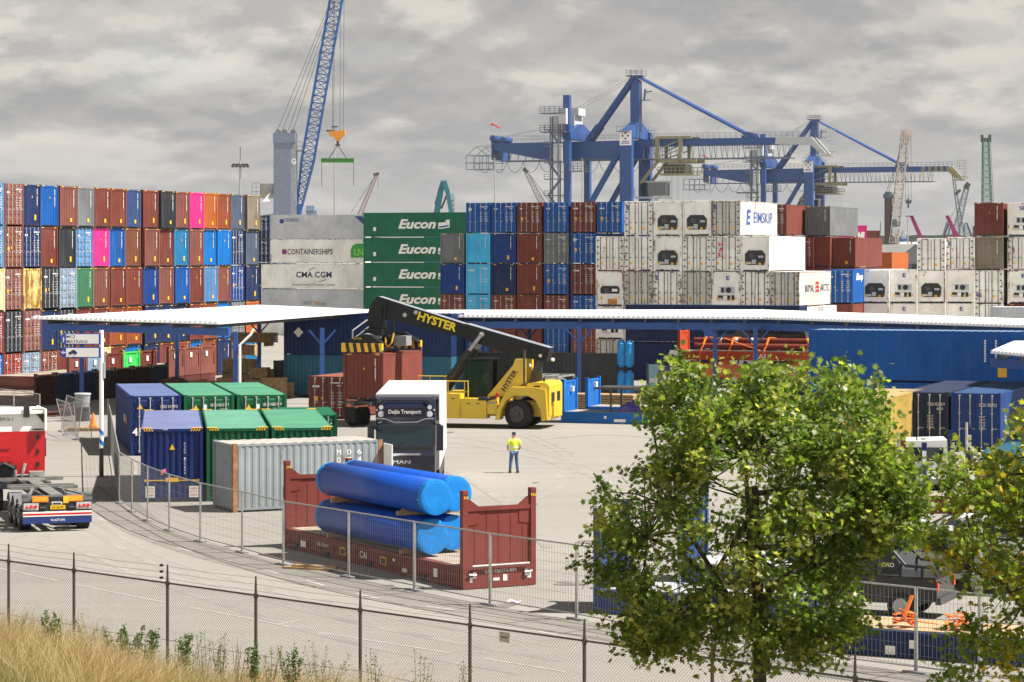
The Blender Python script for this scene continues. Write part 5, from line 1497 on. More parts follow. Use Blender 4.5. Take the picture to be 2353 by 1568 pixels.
# orange tarp over the load below
tr = Matrix.Translation(RT.translation) @ RT.to_3x3().to_4x4()
b = MB(); crumple(b, 1.2, -1.2, .6, 10.5, lambda u, v: .62 + (1.05+.25*math.sin(v*9)+.15*math.sin(v*23+u*4))*min(1, 4.5*min(u, 1-u)+.05), .12, 22, 9)
o = build('tarpaulin', b, simple('orange_tarp', (.72,.20,.075), .55, var=.2, scale=1.5)); o.matrix_world = Matrix.Translation((RT.translation.x, RT.translation.y-.15, .0)) @ Matrix.Rotation(RT.to_euler().z, 4, 'Z')
tag(o, 'crumpled orange tarpaulin over the load beneath the red rack', 'tarpaulin')
# racks along the foot of the long wall
ul = Vector((math.cos(GA), -math.sin(GA), 0))
rk = [(-1, 'faded brown', 'brown rack end at the picture edge below the long wall'), (0, 'grey blue', 'grey blue rack end at the foot of the long wall'), (1, 'red brown', 'red brown rack end between grey blue and green ones'),
      (2, (.05,.50,.10), 'bright green rack end at the foot of the long wall'), (3, 'red brown', 'dark red rack end behind the sign post'), (4.7, 'faded brown', 'dull brown rack end just east of the sign post'), (5.7, 'faded brown', 'pinkish brown rack end with square notice'), (6.7, 'faded brown', 'last pinkish rack end before the ribbed blue container')]
for tt, cn, lb in rk:
    p = w0 + wd*(tt*2.5+.8) + ul*6.6
    t = flat_rack(lb, (p.x, p.y, .92), WR, 6.0, cn, 2.15, (True, False), .2, 'rack ends along the long wall', panel_drop=.12)
    b = MB(); b.box(-.35, -.05, -.0, .05, 1.3, 1.65); build('paper_notice', b, M['letter_white'], t)
    t = flat_rack('folded rack under the ' + lb.split(' at ')[0].split(' between')[0].split(' behind')[0].split(' just')[0].split(' with')[0].split(' before')[0], (p.x, p.y, 0), WR, 6.0, 'dark brown', 1, (False, False), .5, 'folded racks along the long wall', beam_h=.9)
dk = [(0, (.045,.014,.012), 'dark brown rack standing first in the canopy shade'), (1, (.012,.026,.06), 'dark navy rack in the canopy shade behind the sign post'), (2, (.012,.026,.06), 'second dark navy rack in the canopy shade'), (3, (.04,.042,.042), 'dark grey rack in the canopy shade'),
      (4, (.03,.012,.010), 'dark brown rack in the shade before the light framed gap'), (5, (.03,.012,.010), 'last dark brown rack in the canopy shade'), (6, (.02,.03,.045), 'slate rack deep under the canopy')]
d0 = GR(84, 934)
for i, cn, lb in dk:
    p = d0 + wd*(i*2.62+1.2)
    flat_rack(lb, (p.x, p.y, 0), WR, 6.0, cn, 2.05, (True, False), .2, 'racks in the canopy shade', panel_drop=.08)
# racks in the east yard
t = rack_long('red brown flat rack with post pair, long base behind the east tree', 2070, 1180, (.17,.035,.028), a=8, wall_h=2.72, ends=(True, True), bars=True, group='flat racks in the east yard')
b = MB(); b.box(W2+.006, W2+.016, .02, .18, 2.2, 2.42); b.box(W2+.006, W2+.016, 4.2, 4.9, .2, .42); build('white_placard', b, M['letter_white'], t)
for q, (px_, s_, wh) in enumerate(((2118, 58.5, 2.32), (2183, 56, 2.32), (2222, 54.2, 2.38))):
    t = rack_long(('navy rack post pair directly beside the red posts', 'navy rack post pair between the white cab and the bent pipe', 'navy rack post pair beside the teal container')[q], px_, HOR+CAMH*s_, NVY, a=8, wall_h=wh, ends=(True, False), bars=True, group='flat racks in the east yard')
    b = MB(); b.box(W2+.006, W2+.016, .02, .18, wh-.55, wh-.32); b.box(W2+.006, W2+.016, .02, .18, wh-.85, wh-.62); build('white_placard', b, M['letter_white'], t)
for q in range(2):
    p = Vector((XP(2268+q*45, 104), 104-q*.3, 1.52))
    pipe_thing(('blue wrapped pipe stub seen between yellow leaves', 'second blue pipe at the east edge behind the leaves')[q], p, R(-60), .45, 5)
rack_long('navy flat rack behind the maple, its panelled end wall towards the yard', 1363, 1410, (.02,.045,.15), a=22, L=6.06, wall_h=2.85, ends=(True, False), deck_mat=M['lgrey'], group='flat racks behind the maple')
rack_long('navy flat rack farther back behind the maple crown', 1556, 1345, (.02,.045,.15), a=22, L=6.06, wall_h=2.75, ends=(True, False), deck_mat=M['lgrey'], group='flat racks behind the maple')
t = rack_long('navy flat rack with plank deck and orange straps by the fence', 1900, 1500, (.012,.026,.085), a=27, wall_h=1, ends=(False, False), deck_mat=simple('fresh_planks', (.36,.27,.16), .8, var=.2), group='flat racks behind the maple')
NR = Matrix.Translation(t.location) @ Matrix.Rotation(t.rotation_euler.z, 4, 'Z')
b = MB(); b.box(W2+.006, W2+.016, 2.1, 2.3, .25, .45); b.box(W2+.006, W2+.016, 1.5, 1.75, .02+.05, .28); build('white_placard', b, M['letter_white'], t)
for q, (x, y) in enumerate(((.55, 1.75), (.35, 3.0))):
    rr = random.Random(q+4); b = MB()
    for k_ in range(7):
        a0 = rr.random()*6; pts = [(x+.22*math.cos(a0+j*.9)*(1+.3*rr.random()), y+.25*math.sin(a0+j*.9), .68+.10*rr.random()+.05*k_) for j in range(5)]
        for j in range(4): b.beam(pts[j], pts[j+1], .10, .02)
    if q == 0: b.beam((x, y, .9), (x-.3, y+.1, 1.4), .10, .02)
    b.beam((x, y, .85), (x-.2, y+.8, .75), .09, .02)
    o = build('cargo_strap', b, M['orange']); o.matrix_world = NR
    tag(o, ('tangled orange cargo strap with a loose upright end on the planks', 'looped orange cargo strap lying beside the fence pole')[q], 'strap', 'orange cargo straps')

# ------------------------------------------------------------------ reach stacker
SR = R(-13)
t = thing('reach_stacker', 'yellow reach stacker with long black boom lifting a red container', 'reach stacker', (.72, 146.58, 0), SR)
YE = simple('machine_yellow', (.60,.41,.028), .38, var=.06, scale=1.2, spec=.5); BK = simple('boom_black', (.007,.008,.010), .5, var=.15, scale=1, spec=.3); M['ye'] = YE
b = MB(); b.box(-6.9, 1.9, -1.05, 1.05, .65, 1.45); b.box(-7.3, -4.3, -1.35, 1.35, .9, 1.75); build('chassis', b, YE, t)
for (x0, x1, z0, z1, y0) in ((-4.55, -3.25, .55, 1.92, -2.05), (-3.23, -1.75, .55, 1.66, -2.0), (-1.73, -1.15, .8, 1.72, -1.9)):
    b = MB(); b.box(x0, x1, y0, -1.05, z0, z1); b.box(x0+.08, x1-.08, y0-.012, y0, z0+.1, z1-.1); b.box(x0, x1, 1.05, -y0, z0, z1); o = build('side_tank', b, YE, t)
    b = MB(); b.box((x0+x1)/2-.35, (x0+x1)/2-.2, y0-.03, y0-.012, z1-.3, z1-.25); b.box((x0+x1)/2+.2, (x0+x1)/2+.35, y0-.03, y0-.012, z1-.3, z1-.25); build('latch', b, M['black'], o)
arch = [(-1.25, .50), (-1.10, 1.15), (-.70, 1.95), (-.35, 2.32), (1.05, 2.32), (1.62, 2.20), (1.72, .55), (1.45, .45), (1.32, 1.1), (1.05, 1.62), (.62, 1.86), (-.20, 1.86), (-.62, 1.58), (-.90, 1.05), (-1.0, .50)]
for y0, y1 in ((-2.0, -1.05), (1.05, 2.0)):
    b = MB(); b.prism(arch, y0, y1); build('wheel_fender', b, YE, t)
b = MB(); b.prism([(1.32, .48), (1.70, .48), (1.78, .75), (1.78, 2.40), (1.62, 2.56), (1.0, 2.60), (.5, 2.5), (.5, 1.9), (1.25, 1.9)], -1.75, 1.75); build('counterweight', b, YE, t)
b = MB(); b.box(.9, 1.25, -1.77, -1.745, 2.30, 2.40); b.box(1.77, 1.80, -1.2, -.4, 1.3, 2.0); b.box(1.77, 1.80, .3, 1.1, 1.3, 2.0); b.box(1.35, 1.6, -1.765, -1.745, 2.05, 2.18); b.tube([(1.3,-.9,2.55),(1.3,-.9,2.85)], .05, 6); build('vent_grille', b, M['black'], t)
for y0, y1 in ((-1.15, -.75), (.75, 1.15)):
    b = MB(); b.prism([(-1.9, 1.75), (-1.05, 1.75), (.25, 2.55), (.25, 3.85), (-.28, 3.85), (-.42, 3.5)], y0, y1); o = build('boom_support', b, YE, t)
    if y0 < 0:
        b = MB(); add_text(b, 'HYSTER', (-.62, y0-.012, 2.66), (.55,0,.835), (-.835,0,.55), .30, 1.35, .03); build('brand_lettering', b, M['black'], o)
b = MB()
for i in range(6): b.tube([(.4+i*.12, -.5+i*.08, 2.5), (.55+i*.1, -.5, 3.1), (.8+i*.05, -.3, 3.8)], .06, 6)
b.tube([(.25,-1.2,2.4), (.25,-1.2,4.35)], .07, 6); build('hydraulic_hose', b, M['steel'], t)
b = MB(); b.prism([(1.55, 4.45), (-3.3, 5.78), (-3.3, 4.86), (-2.25, 4.56), (-.2, 3.93), (1.35, 3.72)], -.60, .60); build('outer_boom', b, BK, t)
sl = Vector((-.955, 0, .296))
b = MB(); b.prism([(-3.2, 5.70), (-8.45, 7.30), (-8.75, 7.02), (-9.0, 6.45), (-8.95, 5.95), (-8.35, 5.90), (-7.9, 6.02), (-3.2, 4.92)], -.47, .47); ib = build('inner_boom', b, BK, t)
b = MB(); b.quad((-3.3,-.60,5.79), (1.55,-.60,4.46), (1.55,.60,4.46), (-3.3,.60,5.79)); b.quad((-8.4,-.46,7.297), (-3.25,-.46,5.728), (-3.25,.46,5.728), (-8.4,.46,7.297)); build('boom_top_plate', b, simple('boom_top', (.20,.22,.25), .45), t)
b = MB(); add_text(b, 'HYSTER', (-4.95, -.485, 5.88), (.955,0,-.296), (.296,0,.955), .50, 2.35, .035); build('brand_lettering', b, simple('brand_yellow', (.80,.60,.015), .5), ib)
b = MB()
for x_, z_ in ((-6.85, 6.25), (-6.2, 6.40)): b.tube([(x_, -.52, z_), (x_, -.46, z_)], .12, 10)
b.tube([(-2.35, -.66, 5.18), (-2.35, -.56, 5.18)], .16, 10)
build('pin_boss', b, M['galv'], t)
for yy in (-.82, .82):
    b = MB(); b.tube([(-2.3, yy, 5.2), (-3.15, yy, 4.1)], .11, 10); o = build('lift_rod', b, M['galv'], t)
    b = MB(); b.tube([(-3.0, yy, 4.3), (-4.9, yy, 1.7)], .19, 12); build('lift_cylinder', b, M['black'], t)
gc = bpy.data.materials.new('cab_glass'); gc.use_nodes = True
N, L = gc.node_tree.nodes, gc.node_tree.links; bs = N['Principled BSDF']; bs.inputs['Base Color'].default_value = (.03,.06,.05,1); bs.inputs['Roughness'].default_value = .05
tp = N.new('ShaderNodeBsdfTransparent'); tp.inputs[0].default_value = (.62,.75,.70,1); mxs = N.new('ShaderNodeMixShader'); mxs.inputs[0].default_value = .40
L.new(tp.outputs[0], mxs.inputs[1]); L.new(bs.outputs[0], mxs.inputs[2]); L.new(mxs.outputs[0], N['Material Output'].inputs[0])
b = MB(); CX0, CX1, CY0, CY1, CZ0, CZ1 = -3.25, -1.75, -.75, .7, 1.75, 3.75
for x_ in (CX0, CX1):
    for y_ in (CY0, CY1): b.beam((x_, y_, CZ0), (x_, y_, CZ1), .10)
b.box(CX0-.1, CX1+.1, CY0-.1, CY1+.1, CZ1, CZ1+.10); b.box(CX0, CX1, CY0, CY1, CZ0-.3, CZ0+.12); b.beam((-2.4, CY0, CZ0), (-2.4, CY0, CZ1), .06)
b.box(-2.1, -1.95, -.3, .3, CZ0+.1, CZ0+1.1); b.box(-2.6, -2.0, -.3, .3, CZ0+.1, CZ0+.5); b.box(CX0+.05, CX1-.02, CY1-.1, CY1-.04, CZ0, CZ1); build('cab_frame', b, BK, t)
b = MB(); b.box(CX0+.06, CX1-.06, CY0-.02, CY0, CZ0+.12, CZ1-.04); build('cab_window', b, gc, t)
b = MB(); b.box(CX0-.01, CX0+.01, CY0+.05, CY1-.05, CZ0+.12, CZ1-.04); build('windscreen', b, gc, t)
b = MB()
def rail(b, pts, posts, z0, r=.032):
    b.tube(pts, r, 6); b.tube([(p[0], p[1], (p[2]+z0)/2) for p in pts], r*.85, 6)
    for p in posts: b.tube([(p[0], p[1], z0), p], r, 6)
rail(b, [(-4.35, -1.95, 2.62), (-2.75, -1.95, 2.62)], [(-4.3,-1.95,2.6), (-3.95,-1.95,2.6), (-3.0,-1.95,2.6), (-2.8,-1.95,2.6)], 1.45)
rail(b, [(-4.35, -1.95, 2.62), (-4.75, -1.95, 2.2)], [], 1.6)
rail(b, [(-6.7, 1.9, 2.7), (-5.0, 1.9, 2.7), (-4.6, 1.9, 2.4)], [(-6.7,1.9,2.7), (-6.0,1.9,2.7), (-5.1,1.9,2.7)], 1.6)
build('hand_rail', b, YE, t)
b = MB(); b.box(-4.6, -1.2, -1.95, 1.95, 1.40, 1.47); build('walkway', b, M['grey'], t)
b = MB(); b.tube([(-2.2,-1.85,1.62), (-1.7,-1.85,1.62)], .17, 10); b.tube([(-1.7,-1.85,1.6), (-1.2,-1.85,1.75)], .10, 8); build('air_filter', b, M['black'], t)
b = MB(); b.beam((-1.35,-1.85,1.65), (-1.1,-1.85,1.95), .16); build('fire_extinguisher', b, M['red'], t)
def wheel(parent, x, y, z, r, w, rz=0.0, rim=None, n=24):
    b = MB(); b.tube([(0,-w/2,0), (0,-w*.36,0), (0,w*.36,0), (0,w/2,0)], [r*.90, r, r, r*.90], n); o = build('wheel', b, M['rubber'], parent); o.location = (x, y, z); o.rotation_euler = (0,0,rz)
    b = MB()
    for s in (-1, 1): b.tube([(0,s*(w/2-.03),0), (0,s*(w/2+.012),0)], r*.56, 16); b.tube([(0,s*(w/2),0), (0,s*(w/2+.06),0)], r*.24, 12)
    build('rim', b, rim or M['steel'], o)
    return o
wheel(t, 0, -1.42, .81, .81, .62, R(-16)); wheel(t, 0, 1.42, .81, .81, .62, R(-16))
for y in (-1.95, -1.25, 1.25, 1.95): wheel(t, -6.3, y, .90, .90, .60)
b = MB(); b.box(-9.05, -8.2, -.55, .55, 5.3, 6.1); b.tube([(-8.6,0,5.45), (-8.6,0,4.75)], .62, 14); b.box(-9.15, -8.05, -1.0, .4, 5.1, 5.45); b.beam((-8.2,-.62,6.6), (-8.2,-.62,5.2), .10); b.beam((-7.5,-.62,5.9), (-7.55,-.62,5.0), .12); b.beam((-7.9,-.6,7.1), (-8.15,-.6,5.5), .09); build('rotator', b, BK, t)
b = MB(); b.box(-9.0, -8.2, -3.1, 2.6, 4.42, 4.85); b.box(-9.5, -7.7, -1.35, 1.0, 4.55, 5.05); b.prism([(-9.75, 4.75), (-8.75, 5.22), (-8.3, 5.22), (-7.5, 4.75)], -3.2, -2.75); b.prism([(-9.75, 4.75), (-8.75, 5.22), (-8.3, 5.22), (-7.5, 4.75)], 2.3, 2.6)
b.beam((-7.8, 1.0, 5.1), (-7.5, 2.6, 4.6), .12); build('spreader', b, BK, t)
b = MB(); b.box(-7.75, -7.2, -.9, .6, 4.5, 5.05); b.tube([(-9.6,-1.7,5.0), (-8.9,-1.9,5.12), (-8.2,-1.5,5.02)], .13, 8); build('hydraulic_block', b, M['grey'], t)
for y0 in (-3.42, 2.62):
    b = MB(); n = 11; x0_, x1_ = -9.86, -7.42
    for i in range(n):
        w_ = (x1_-x0_)/n; xa = x0_+i*w_; xb = xa+w_; sk = .10
        b.prism([(xa, 4.72), (xb, 4.72), (xb+(sk if i < n-1 else 0), 4.24), (xa+(sk if i else 0), 4.24)], y0, y0+.24, m=i % 2)
    build('striped_end_beam', b, (M['yellow'], M['black']), t)
for x_ in (-9.75, -7.5):
    for y_ in (-3.3, 2.7):
        b = MB(); b.box(x_-.10, x_+.10, y_-.1, y_+.1, 4.16, 4.34); build('twist_lock', b, M['steel'], t)
b = MB(); b.tube([(-8.0,-1.4,5.0), (-7.95,-1.5,4.62), (-7.80,-1.5,4.48), (-7.6,-1.5,4.7), (-7.5,-1.4,5.25)], .055, 6); build('hose_loop', b, simple('hose_yellow', (.7,.42,.03), .5), t)
b = MB(); b.tube([(-9.6,-2.4,4.8), (-9.6,-2.4,5.4), (-8.95,-1.8,6.0)], .05, 5); b.tube([(-9.55,-2.1,5.0), (-8.9,-1.7,5.6)], .05, 5); build('spreader_arm', b, M['galv'], t)
b = MB(); add_text(b, 'HYSTER', (-8.95, -3.215, 4.98), (1,0,0), (0,0,1), .10, .5, .01); build('brand_lettering', b, M['ye'], t)
b = MB(); b.box(.95, 1.1, -.62, -.58, 3.95, 4.1); b.tube([(1.6,-.3,3.8), (1.75,-.3,3.8)], .09, 8); b.tube([(.55,-1.2,3.5), (.62,-1.2,3.5)], .09, 8); build('work_lamp', b, M['white'], t)
pv, rot_, tgt = Vector((-8.6, -.3, 0)), R(-6), Vector((-8.41, .5, -.02))
for o in list(t.children):
    if o.name.split('.')[0] in ('spreader', 'hydraulic_block', 'striped_end_beam', 'twist_lock', 'hose_loop', 'spreader_arm', 'brand_lettering'):
        o.rotation_euler = (0, 0, rot_); o.location = tgt - Matrix.Rotation(rot_, 3, 'Z') @ pv
# chassis trailer beneath the hanging container
TL = LIFT_LOC.copy()
t = thing('trailer_chassis', 'dark trailer chassis with double tyres beneath the hanging red container', 'trailer', (TL.x, TL.y, 0), R(-19))
b = MB()
for s in (-1, 1): b.box(s*.5-.08, s*.5+.08, -.4, 6.2, 1.18, 1.42)
for y in (.1, 2, 4, 5.8): b.box(-1.2, 1.2, y, y+.15, 1.30, 1.46)
build('frame', b, M['steel'], t)
for y in (1.0, 2.3):
    for x_ in (-.95, .95):
        b = MB(); b.tube([(-.26,0,0), (.26,0,0)], .5, 20); o = build('wheel', b, M['rubber'], t); o.location = (x_, y, .5)
b = MB()
for x_ in (-.95, .95): b.box(x_-.32, x_+.32, .35, .40, .25, 1.1)
build('mud_flap', b, M['rubber'], t)

# ------------------------------------------------------------------ people
def skin_figure(name, verts, edges, radii, mat, parent, sub=1):
    me = bpy.data.meshes.new(name); me.from_pydata(verts, edges, []); ob = bpy.data.objects.new(name, me); col.objects.link(ob)
    md = ob.modifiers.new('skin', 'SKIN'); md.use_smooth_shade = True
    for v, r_ in zip(me.skin_vertices[0].data, radii): v.radius = r_ if isinstance(r_, tuple) else (r_, r_)
    me.skin_vertices[0].data[0].use_root = True
    sm = ob.modifiers.new('sub', 'SUBSURF'); sm.levels = sm.render_levels = sub
    bpy.context.view_layer.update()
    me2 = bpy.data.meshes.new_from_object(ob.evaluated_get(bpy.context.evaluated_depsgraph_get()))
    bpy.data.objects.remove(ob); bpy.data.meshes.remove(me)
    me2.materials.clear(); me2.materials.append(mat); me2.name = name
    for p in me2.polygons: p.use_smooth = True
    return put(name, me2, parent)
skin_m = simple('skin', (.40,.22,.15), .6); vest_m = simple('hi_vis', (.62,.80,.06), .7, var=.12, scale=8); jean_m = simple('denim', (.06,.10,.20), .85, var=.2, scale=8)
def person(label, loc, rz, seated=False):
    t = thing('person', label, 'person', loc, rz)
    # faces local +Y; z up
    hipz, legs = (.93, [((.10,0,.90),(.13,.03,.50),(.16,-.02,.09),(.17,.12,.05)), ((-.10,0,.90),(-.14,.02,.50),(-.18,-.02,.09),(-.20,.12,.05))])
    if seated: hipz, legs = .93, [((.10,.05,.90),(.14,.50,.92),(.14,.55,.48),(.14,.70,.44)), ((-.10,.05,.90),(-.14,.50,.92),(-.14,.55,.48),(-.14,.70,.44))]
    V = [(0,0,hipz), (0,0,1.10), (0,.01,1.30), (0,0,1.46), (0,.01,1.54), (0,.03,1.63), (0,.02,1.73)]
    rad = [(.155,.11), (.15,.105), (.175,.12), (.10,.08), (.058,.058), (.078,.095), (.066,.08)]
    E = [(i,i+1) for i in range(6)]
    for s in (1, -1):
        n = len(V); V += [(s*.20,-.01,1.43), (s*.29,-.03,1.16), (s*.24,.17,1.02), (s*.19,.24,1.03)]; rad += [.062, .05, .040, .036]
        E += [(3,n), (n,n+1), (n+1,n+2), (n+2,n+3)]
    for lg in legs:
        n = len(V); V += list(lg); rad += [.095, .068, .05, .045]; E += [(0,n), (n,n+1), (n+1,n+2), (n+2,n+3)]
    body = skin_figure('body', V, E, rad, skin_m, t, 1)
    Vt = [(0,0,hipz+.04)]; rt = [(.165,.12)]; Et = []
    for lg in legs:
        n = len(Vt); a_, k_, f_ = lg[0], lg[1], lg[2]; Vt += [a_, k_, (f_[0], f_[1], f_[2]+.02)]; rt += [.108, .082, .068]; Et += [(0,n), (n,n+1), (n+1,n+2)]
    skin_figure('trousers', Vt, Et, rt, jean_m, t, 1)
    Vv = [(0,0,.92), (0,0,1.10), (0,.01,1.30), (0,0,1.455)]; rv = [(.185,.135), (.18,.13), (.20,.14), (.115,.095)]; Ev = [(0,1),(1,2),(2,3)]
    for s in (1, -1):
        n = len(Vv); Vv += [(s*.215,-.01,1.43), (s*.28,-.025,1.22)]; rv += [.088, .078]; Ev += [(3,n), (n,n+1)]
    vest = skin_figure('vest', Vv, Ev, rv, vest_m, t, 1)
    b = MB()
    for z in (1.02, 1.17): b.tube([(0,.005,z-.022), (0,.005,z+.022)], .01, 3)
    b = MB()
    for z, rx, ry in ((1.0,.192,.142), (1.14,.190,.140)):
        n = 20; n0 = len(b.v)
        for zz in (z-.025, z+.025): b.v += [(rx*1.02*math.cos(2*math.pi*i/n), .005+ry*1.02*math.sin(2*math.pi*i/n), zz) for i in range(n)]
        for i in range(n): b.f.append((n0+i, n0+(i+1) % n, n0+n+(i+1) % n, n0+n+i)); b.m.append(0)
    build('reflective_band', b, simple('reflective', (.5,.52,.5), .4) if 'refl' not in M else M['refl'], vest)
    b = MB(); b.tube([(0,.02,1.70), (0,.02,1.755), (0,.02,1.80), (0,.02,1.825)], [(.098), .098, .078, .02], 14); b.prism([(-.075,.08), (.075,.08), (.05,.19), (-.05,.19)], 1.70, 1.715, 'z'); build('cap', b, simple('cap_navy', (.02,.022,.035), .8) if 'cap' not in M else M['cap'], t)
    b = MB()
    for s in (-1, 1):
        b.tube([(s*.082, .03, 1.62), (s*.094, .03, 1.66)], .022, 6)
    b.tube([(0,.115,1.645), (0,.132,1.625)], .016, 6); build('face_detail', b, skin_m, body)
    if not seated:
        for i, lg in enumerate(legs):
            f_ = lg[2]; b = MB(); b.prism([(f_[1]-.10, 0), (f_[1]+.20, 0), (f_[1]+.20, .05), (f_[1]+.06, .12), (f_[1]-.09, .12)], f_[0]-.05, f_[0]+.05, 'x'); build('shoe', b, M['black'], t)
    for s in (1, -1):                                   # fingers curled around a handset held at the waist
        for k_ in range(4):
            b = MB() if k_ == 0 else b
            x = s*.17-.012*s*k_; b.tube([(x, .25, 1.045-k_*.016), (x-s*.045, .285, 1.05-k_*.017), (x-s*.075, .265, 1.052-k_*.017)], .0095, 5)
        b.tube([(s*.185, .235, 1.06), (s*.15, .262, 1.085)], .011, 5)
        build('finger', b, skin_m, body)
    return t
pp = GR(1181, 1087)
person('man in yellow hi-vis vest, jeans and dark cap walking on the open yard', (pp.x, pp.y, 0), R(8))
sm_ = Matrix.Translation((.72,146.58,0)) @ Matrix.Rotation(SR, 4, 'Z') @ Vector((-2.25, -.12, 1.42))
person('driver in yellow hi-vis top seated in the reach stacker cab', sm_, SR+R(75), True)

# ------------------------------------------------------------------ lorry coming towards the camera
t = thing('box_lorry', 'dark blue lorry with white box body and lettered roof panel', 'lorry', (-4.22, 103.2, 0))
DB = simple('cab_blue', (.006,.009,.028), .22, var=.05, spec=.7); CH = simple('chrome', (.6,.62,.65), .2, .9)
b = MB(); w = 1.17
# cab shell from profile (y depth, z), tapered corners
prof = [(0.02,.55), (-.06,1.0), (-.06,1.75), (.02,2.10), (.18,2.98), (.14,3.12), (.10,3.35), (.22,3.70), (.55,3.86), (1.2,4.0), (2.15,4.02), (2.15,.6)]
b.prism(prof, -w+.10, w-.10, 'x')
side = [(.18,.55), (.12,1.0), (.12,1.75), (.18,2.10), (.34,2.98), (.30,3.12), (.28,3.35), (.42,3.66), (.7,3.80), (1.2,3.92), (2.12,3.95), (2.12,.6)]
b.prism(side, -w, -w+.10, 'x'); b.prism(side, w-.10, w, 'x'); build('cab', b, DB, t)
b = MB(); b.quad((-1.06,.0,2.12), (1.06,.0,2.12), (1.04,.145,2.93), (-1.04,.145,2.93)); b.quad((-1.06,-.0,2.12), (-1.04,.145,2.93), (-1.04,.19,2.93), (-1.06,.05,2.12)); build('windscreen', b, simple('screen_glass', (.006,.020,.030), .10, var=.3, scale=1.5, spec=.45), t)
b = MB()
for s in (-1, 1): b.box(s*1.172, s*1.18, .45, 1.4, 2.15, 2.9)
build('side_window', b, M['glass'], t)
b = MB(); b.prism([(-.86,3.28), (.86,3.28), (.86,3.66), (-.86,3.66)], .03, .12); p_ = build('name_panel', b, simple('panel_dark', (.008,.009,.02), .3), t)
b = MB(); add_text(b, 'Deijle Transport', (-.02, .022, 3.47), (1,0,0), (0,0,1), .21, 1.28, .012); build('name_lettering', b, M['letter_white'], p_)
b = MB()
for s in (-1, 1):
    b.tube([(s*.96,.24,3.40), (s*.96,.08,3.40)], .12, 14); b.tube([(s*.96,.3,3.66), (s*.96,.16,3.66)], .09, 12); b.tube([(s*1.14,.35,3.55), (s*1.14,.3,3.55)], .04, 8)
build('roof_lamp', b, simple('lamp_glass', (.62,.64,.68), .15, spec=.8), t)
b = MB()
for s in (-1, 1): b.tube([(s*.88,.45,3.86), (s*.88,.2,3.86)], .10, 10)
b.tube([(-.82,.5,3.92), (.82,.5,3.92)], .035, 6); build('air_horn', b, M['black'], t)
b = MB(); 
zz = [(-1.15,3.23), (-.78,3.21), (-.45,3.08), (.45,3.08), (.78,3.21), (1.15,3.23)]
for i in range(5): b.beam((zz[i][0], .11, zz[i][1]), (zz[i+1][0], .11, zz[i+1][1]), .05, .045)
b.box(-.72, .60, -.10, -.05, 1.78, 1.86); b.prism([(-.72,1.72), (-.2,1.78), (-.2,1.86), (-.72,1.86)], -.11, -.07); build('chrome_trim', b, CH, t)
b = MB(); add_text(b, 'MAN', (-.14, -.085, 1.52), (1,0,0), (0,0,1), .14, .70, .015); build('brand_lettering', b, CH, t)
b = MB(); b.box(-.95, .95, -.09, -.05, .95, 1.36); b.box(-1.15, 1.15, -.14, .1, .35, .62); build('grille', b, M['black'], t)
b = MB()
for s in (-1, 1): b.prism([(s*.75,.68), (s*1.08,.68), (s*1.10,.92), (s*.80,.86)], -.10, .0)
build('headlamp', b, M['letter_white'], t)
b = MB(); b.box(-1.02, 1.02, -.02, .06, 2.03, 2.1); b.beam((-.4,-.02,2.13), (.2,.05,2.4), .02); build('wiper', b, M['black'], t)
for s in (-1, 1):
    b = MB(); b.box(s*1.24, s*1.50, .12, .32, 1.95 if s > 0 else 2.05, 2.95); b.beam((s*1.1,.3,2.98), (s*1.4,.2,2.98), .05); o = build('wing_mirror', b, DB, t)
b = MB(); b.tube([(-1.0,-.12,2.86), (-1.25,.1,2.88)], .09, 10); build('kerb_mirror', b, DB, t)
b = MB(); b.box(-1.275, 1.275, 2.35, 14.2, 1.0, 4.04); build('cargo_box', b, simple('box_cream', (.58,.56,.52), .5, var=.04), t)
b = MB()
for s in (-1, 1): b.box(s*1.275, s*1.29, 2.33, 14.2, 3.98, 4.06); b.box(s*1.275, s*1.29, 2.33, 2.45, 1.0, 4.0)
b.box(-1.28, 1.28, 2.31, 2.36, 3.97, 4.07); build('box_edge', b, M['lgrey'], t)
b = MB()
for s in (-1, 1): b.prism([(1.9,3.2), (2.36,3.0), (2.36,4.0), (1.6,3.93)], s*1.16, s*1.265, 'x')
build('air_deflector', b, DB, t)
b = MB()
for s in (-1, 1): b.box(s*1.25, s*1.27, 3.0, 11, .5, 1.0)
b.box(-.5, .5, 1, 14, .75, 1.0); build('side_guard', b, M['steel'], t)
for y in (1.3, 3.4, 11.2, 12.5):
    for s in (-1, 1):
        b = MB(); b.tube([(-.16,0,0), (.16,0,0)], .5, 20); o = build('wheel', b, M['rubber'], t); o.location = (s*1.05, y, .5)

# ------------------------------------------------------------------ red tractor unit with an empty container chassis
t = thing('chassis_lorry', 'red and white lorry pulling an empty container chassis, seen from behind', 'lorry', (-15.95, 91.6, 0), R(18))
CB = simple('chassis_dark', (.018,.02,.025), .5, var=.2); CG = simple('chassis_grey', (.13,.135,.145), .5, var=.15)
b = MB()
for s in (-1, 1): b.box(s*.42-.07, s*.42+.07, .0, 9.3, .98, 1.25)
for y in (.0, 1.4, 2.9, 4.4, 6.0, 7.6, 9.2): b.box(-.5, .5, y, y+.12, 1.0, 1.22)
build('frame', b, CB, t)
b = MB(); b.box(-.22, .22, .1, 6.2, 1.24, 1.29)
for y0, y1, x0, x1 in ((.2, 3.0, -.95, -.5), (.2, 3.0, .95, .5)): b.beam(((x0)*1.0, y0, 1.27), (x1*.9, y1, 1.27), .10, .05); b.beam((x1*.9, y0+1, 1.26), (x0*.6, y1, 1.26), .05, .04)
for y in (3.3, 4.1, 7.0): b.box(-1.22, 1.22, y, y+.18, 1.20, 1.32)
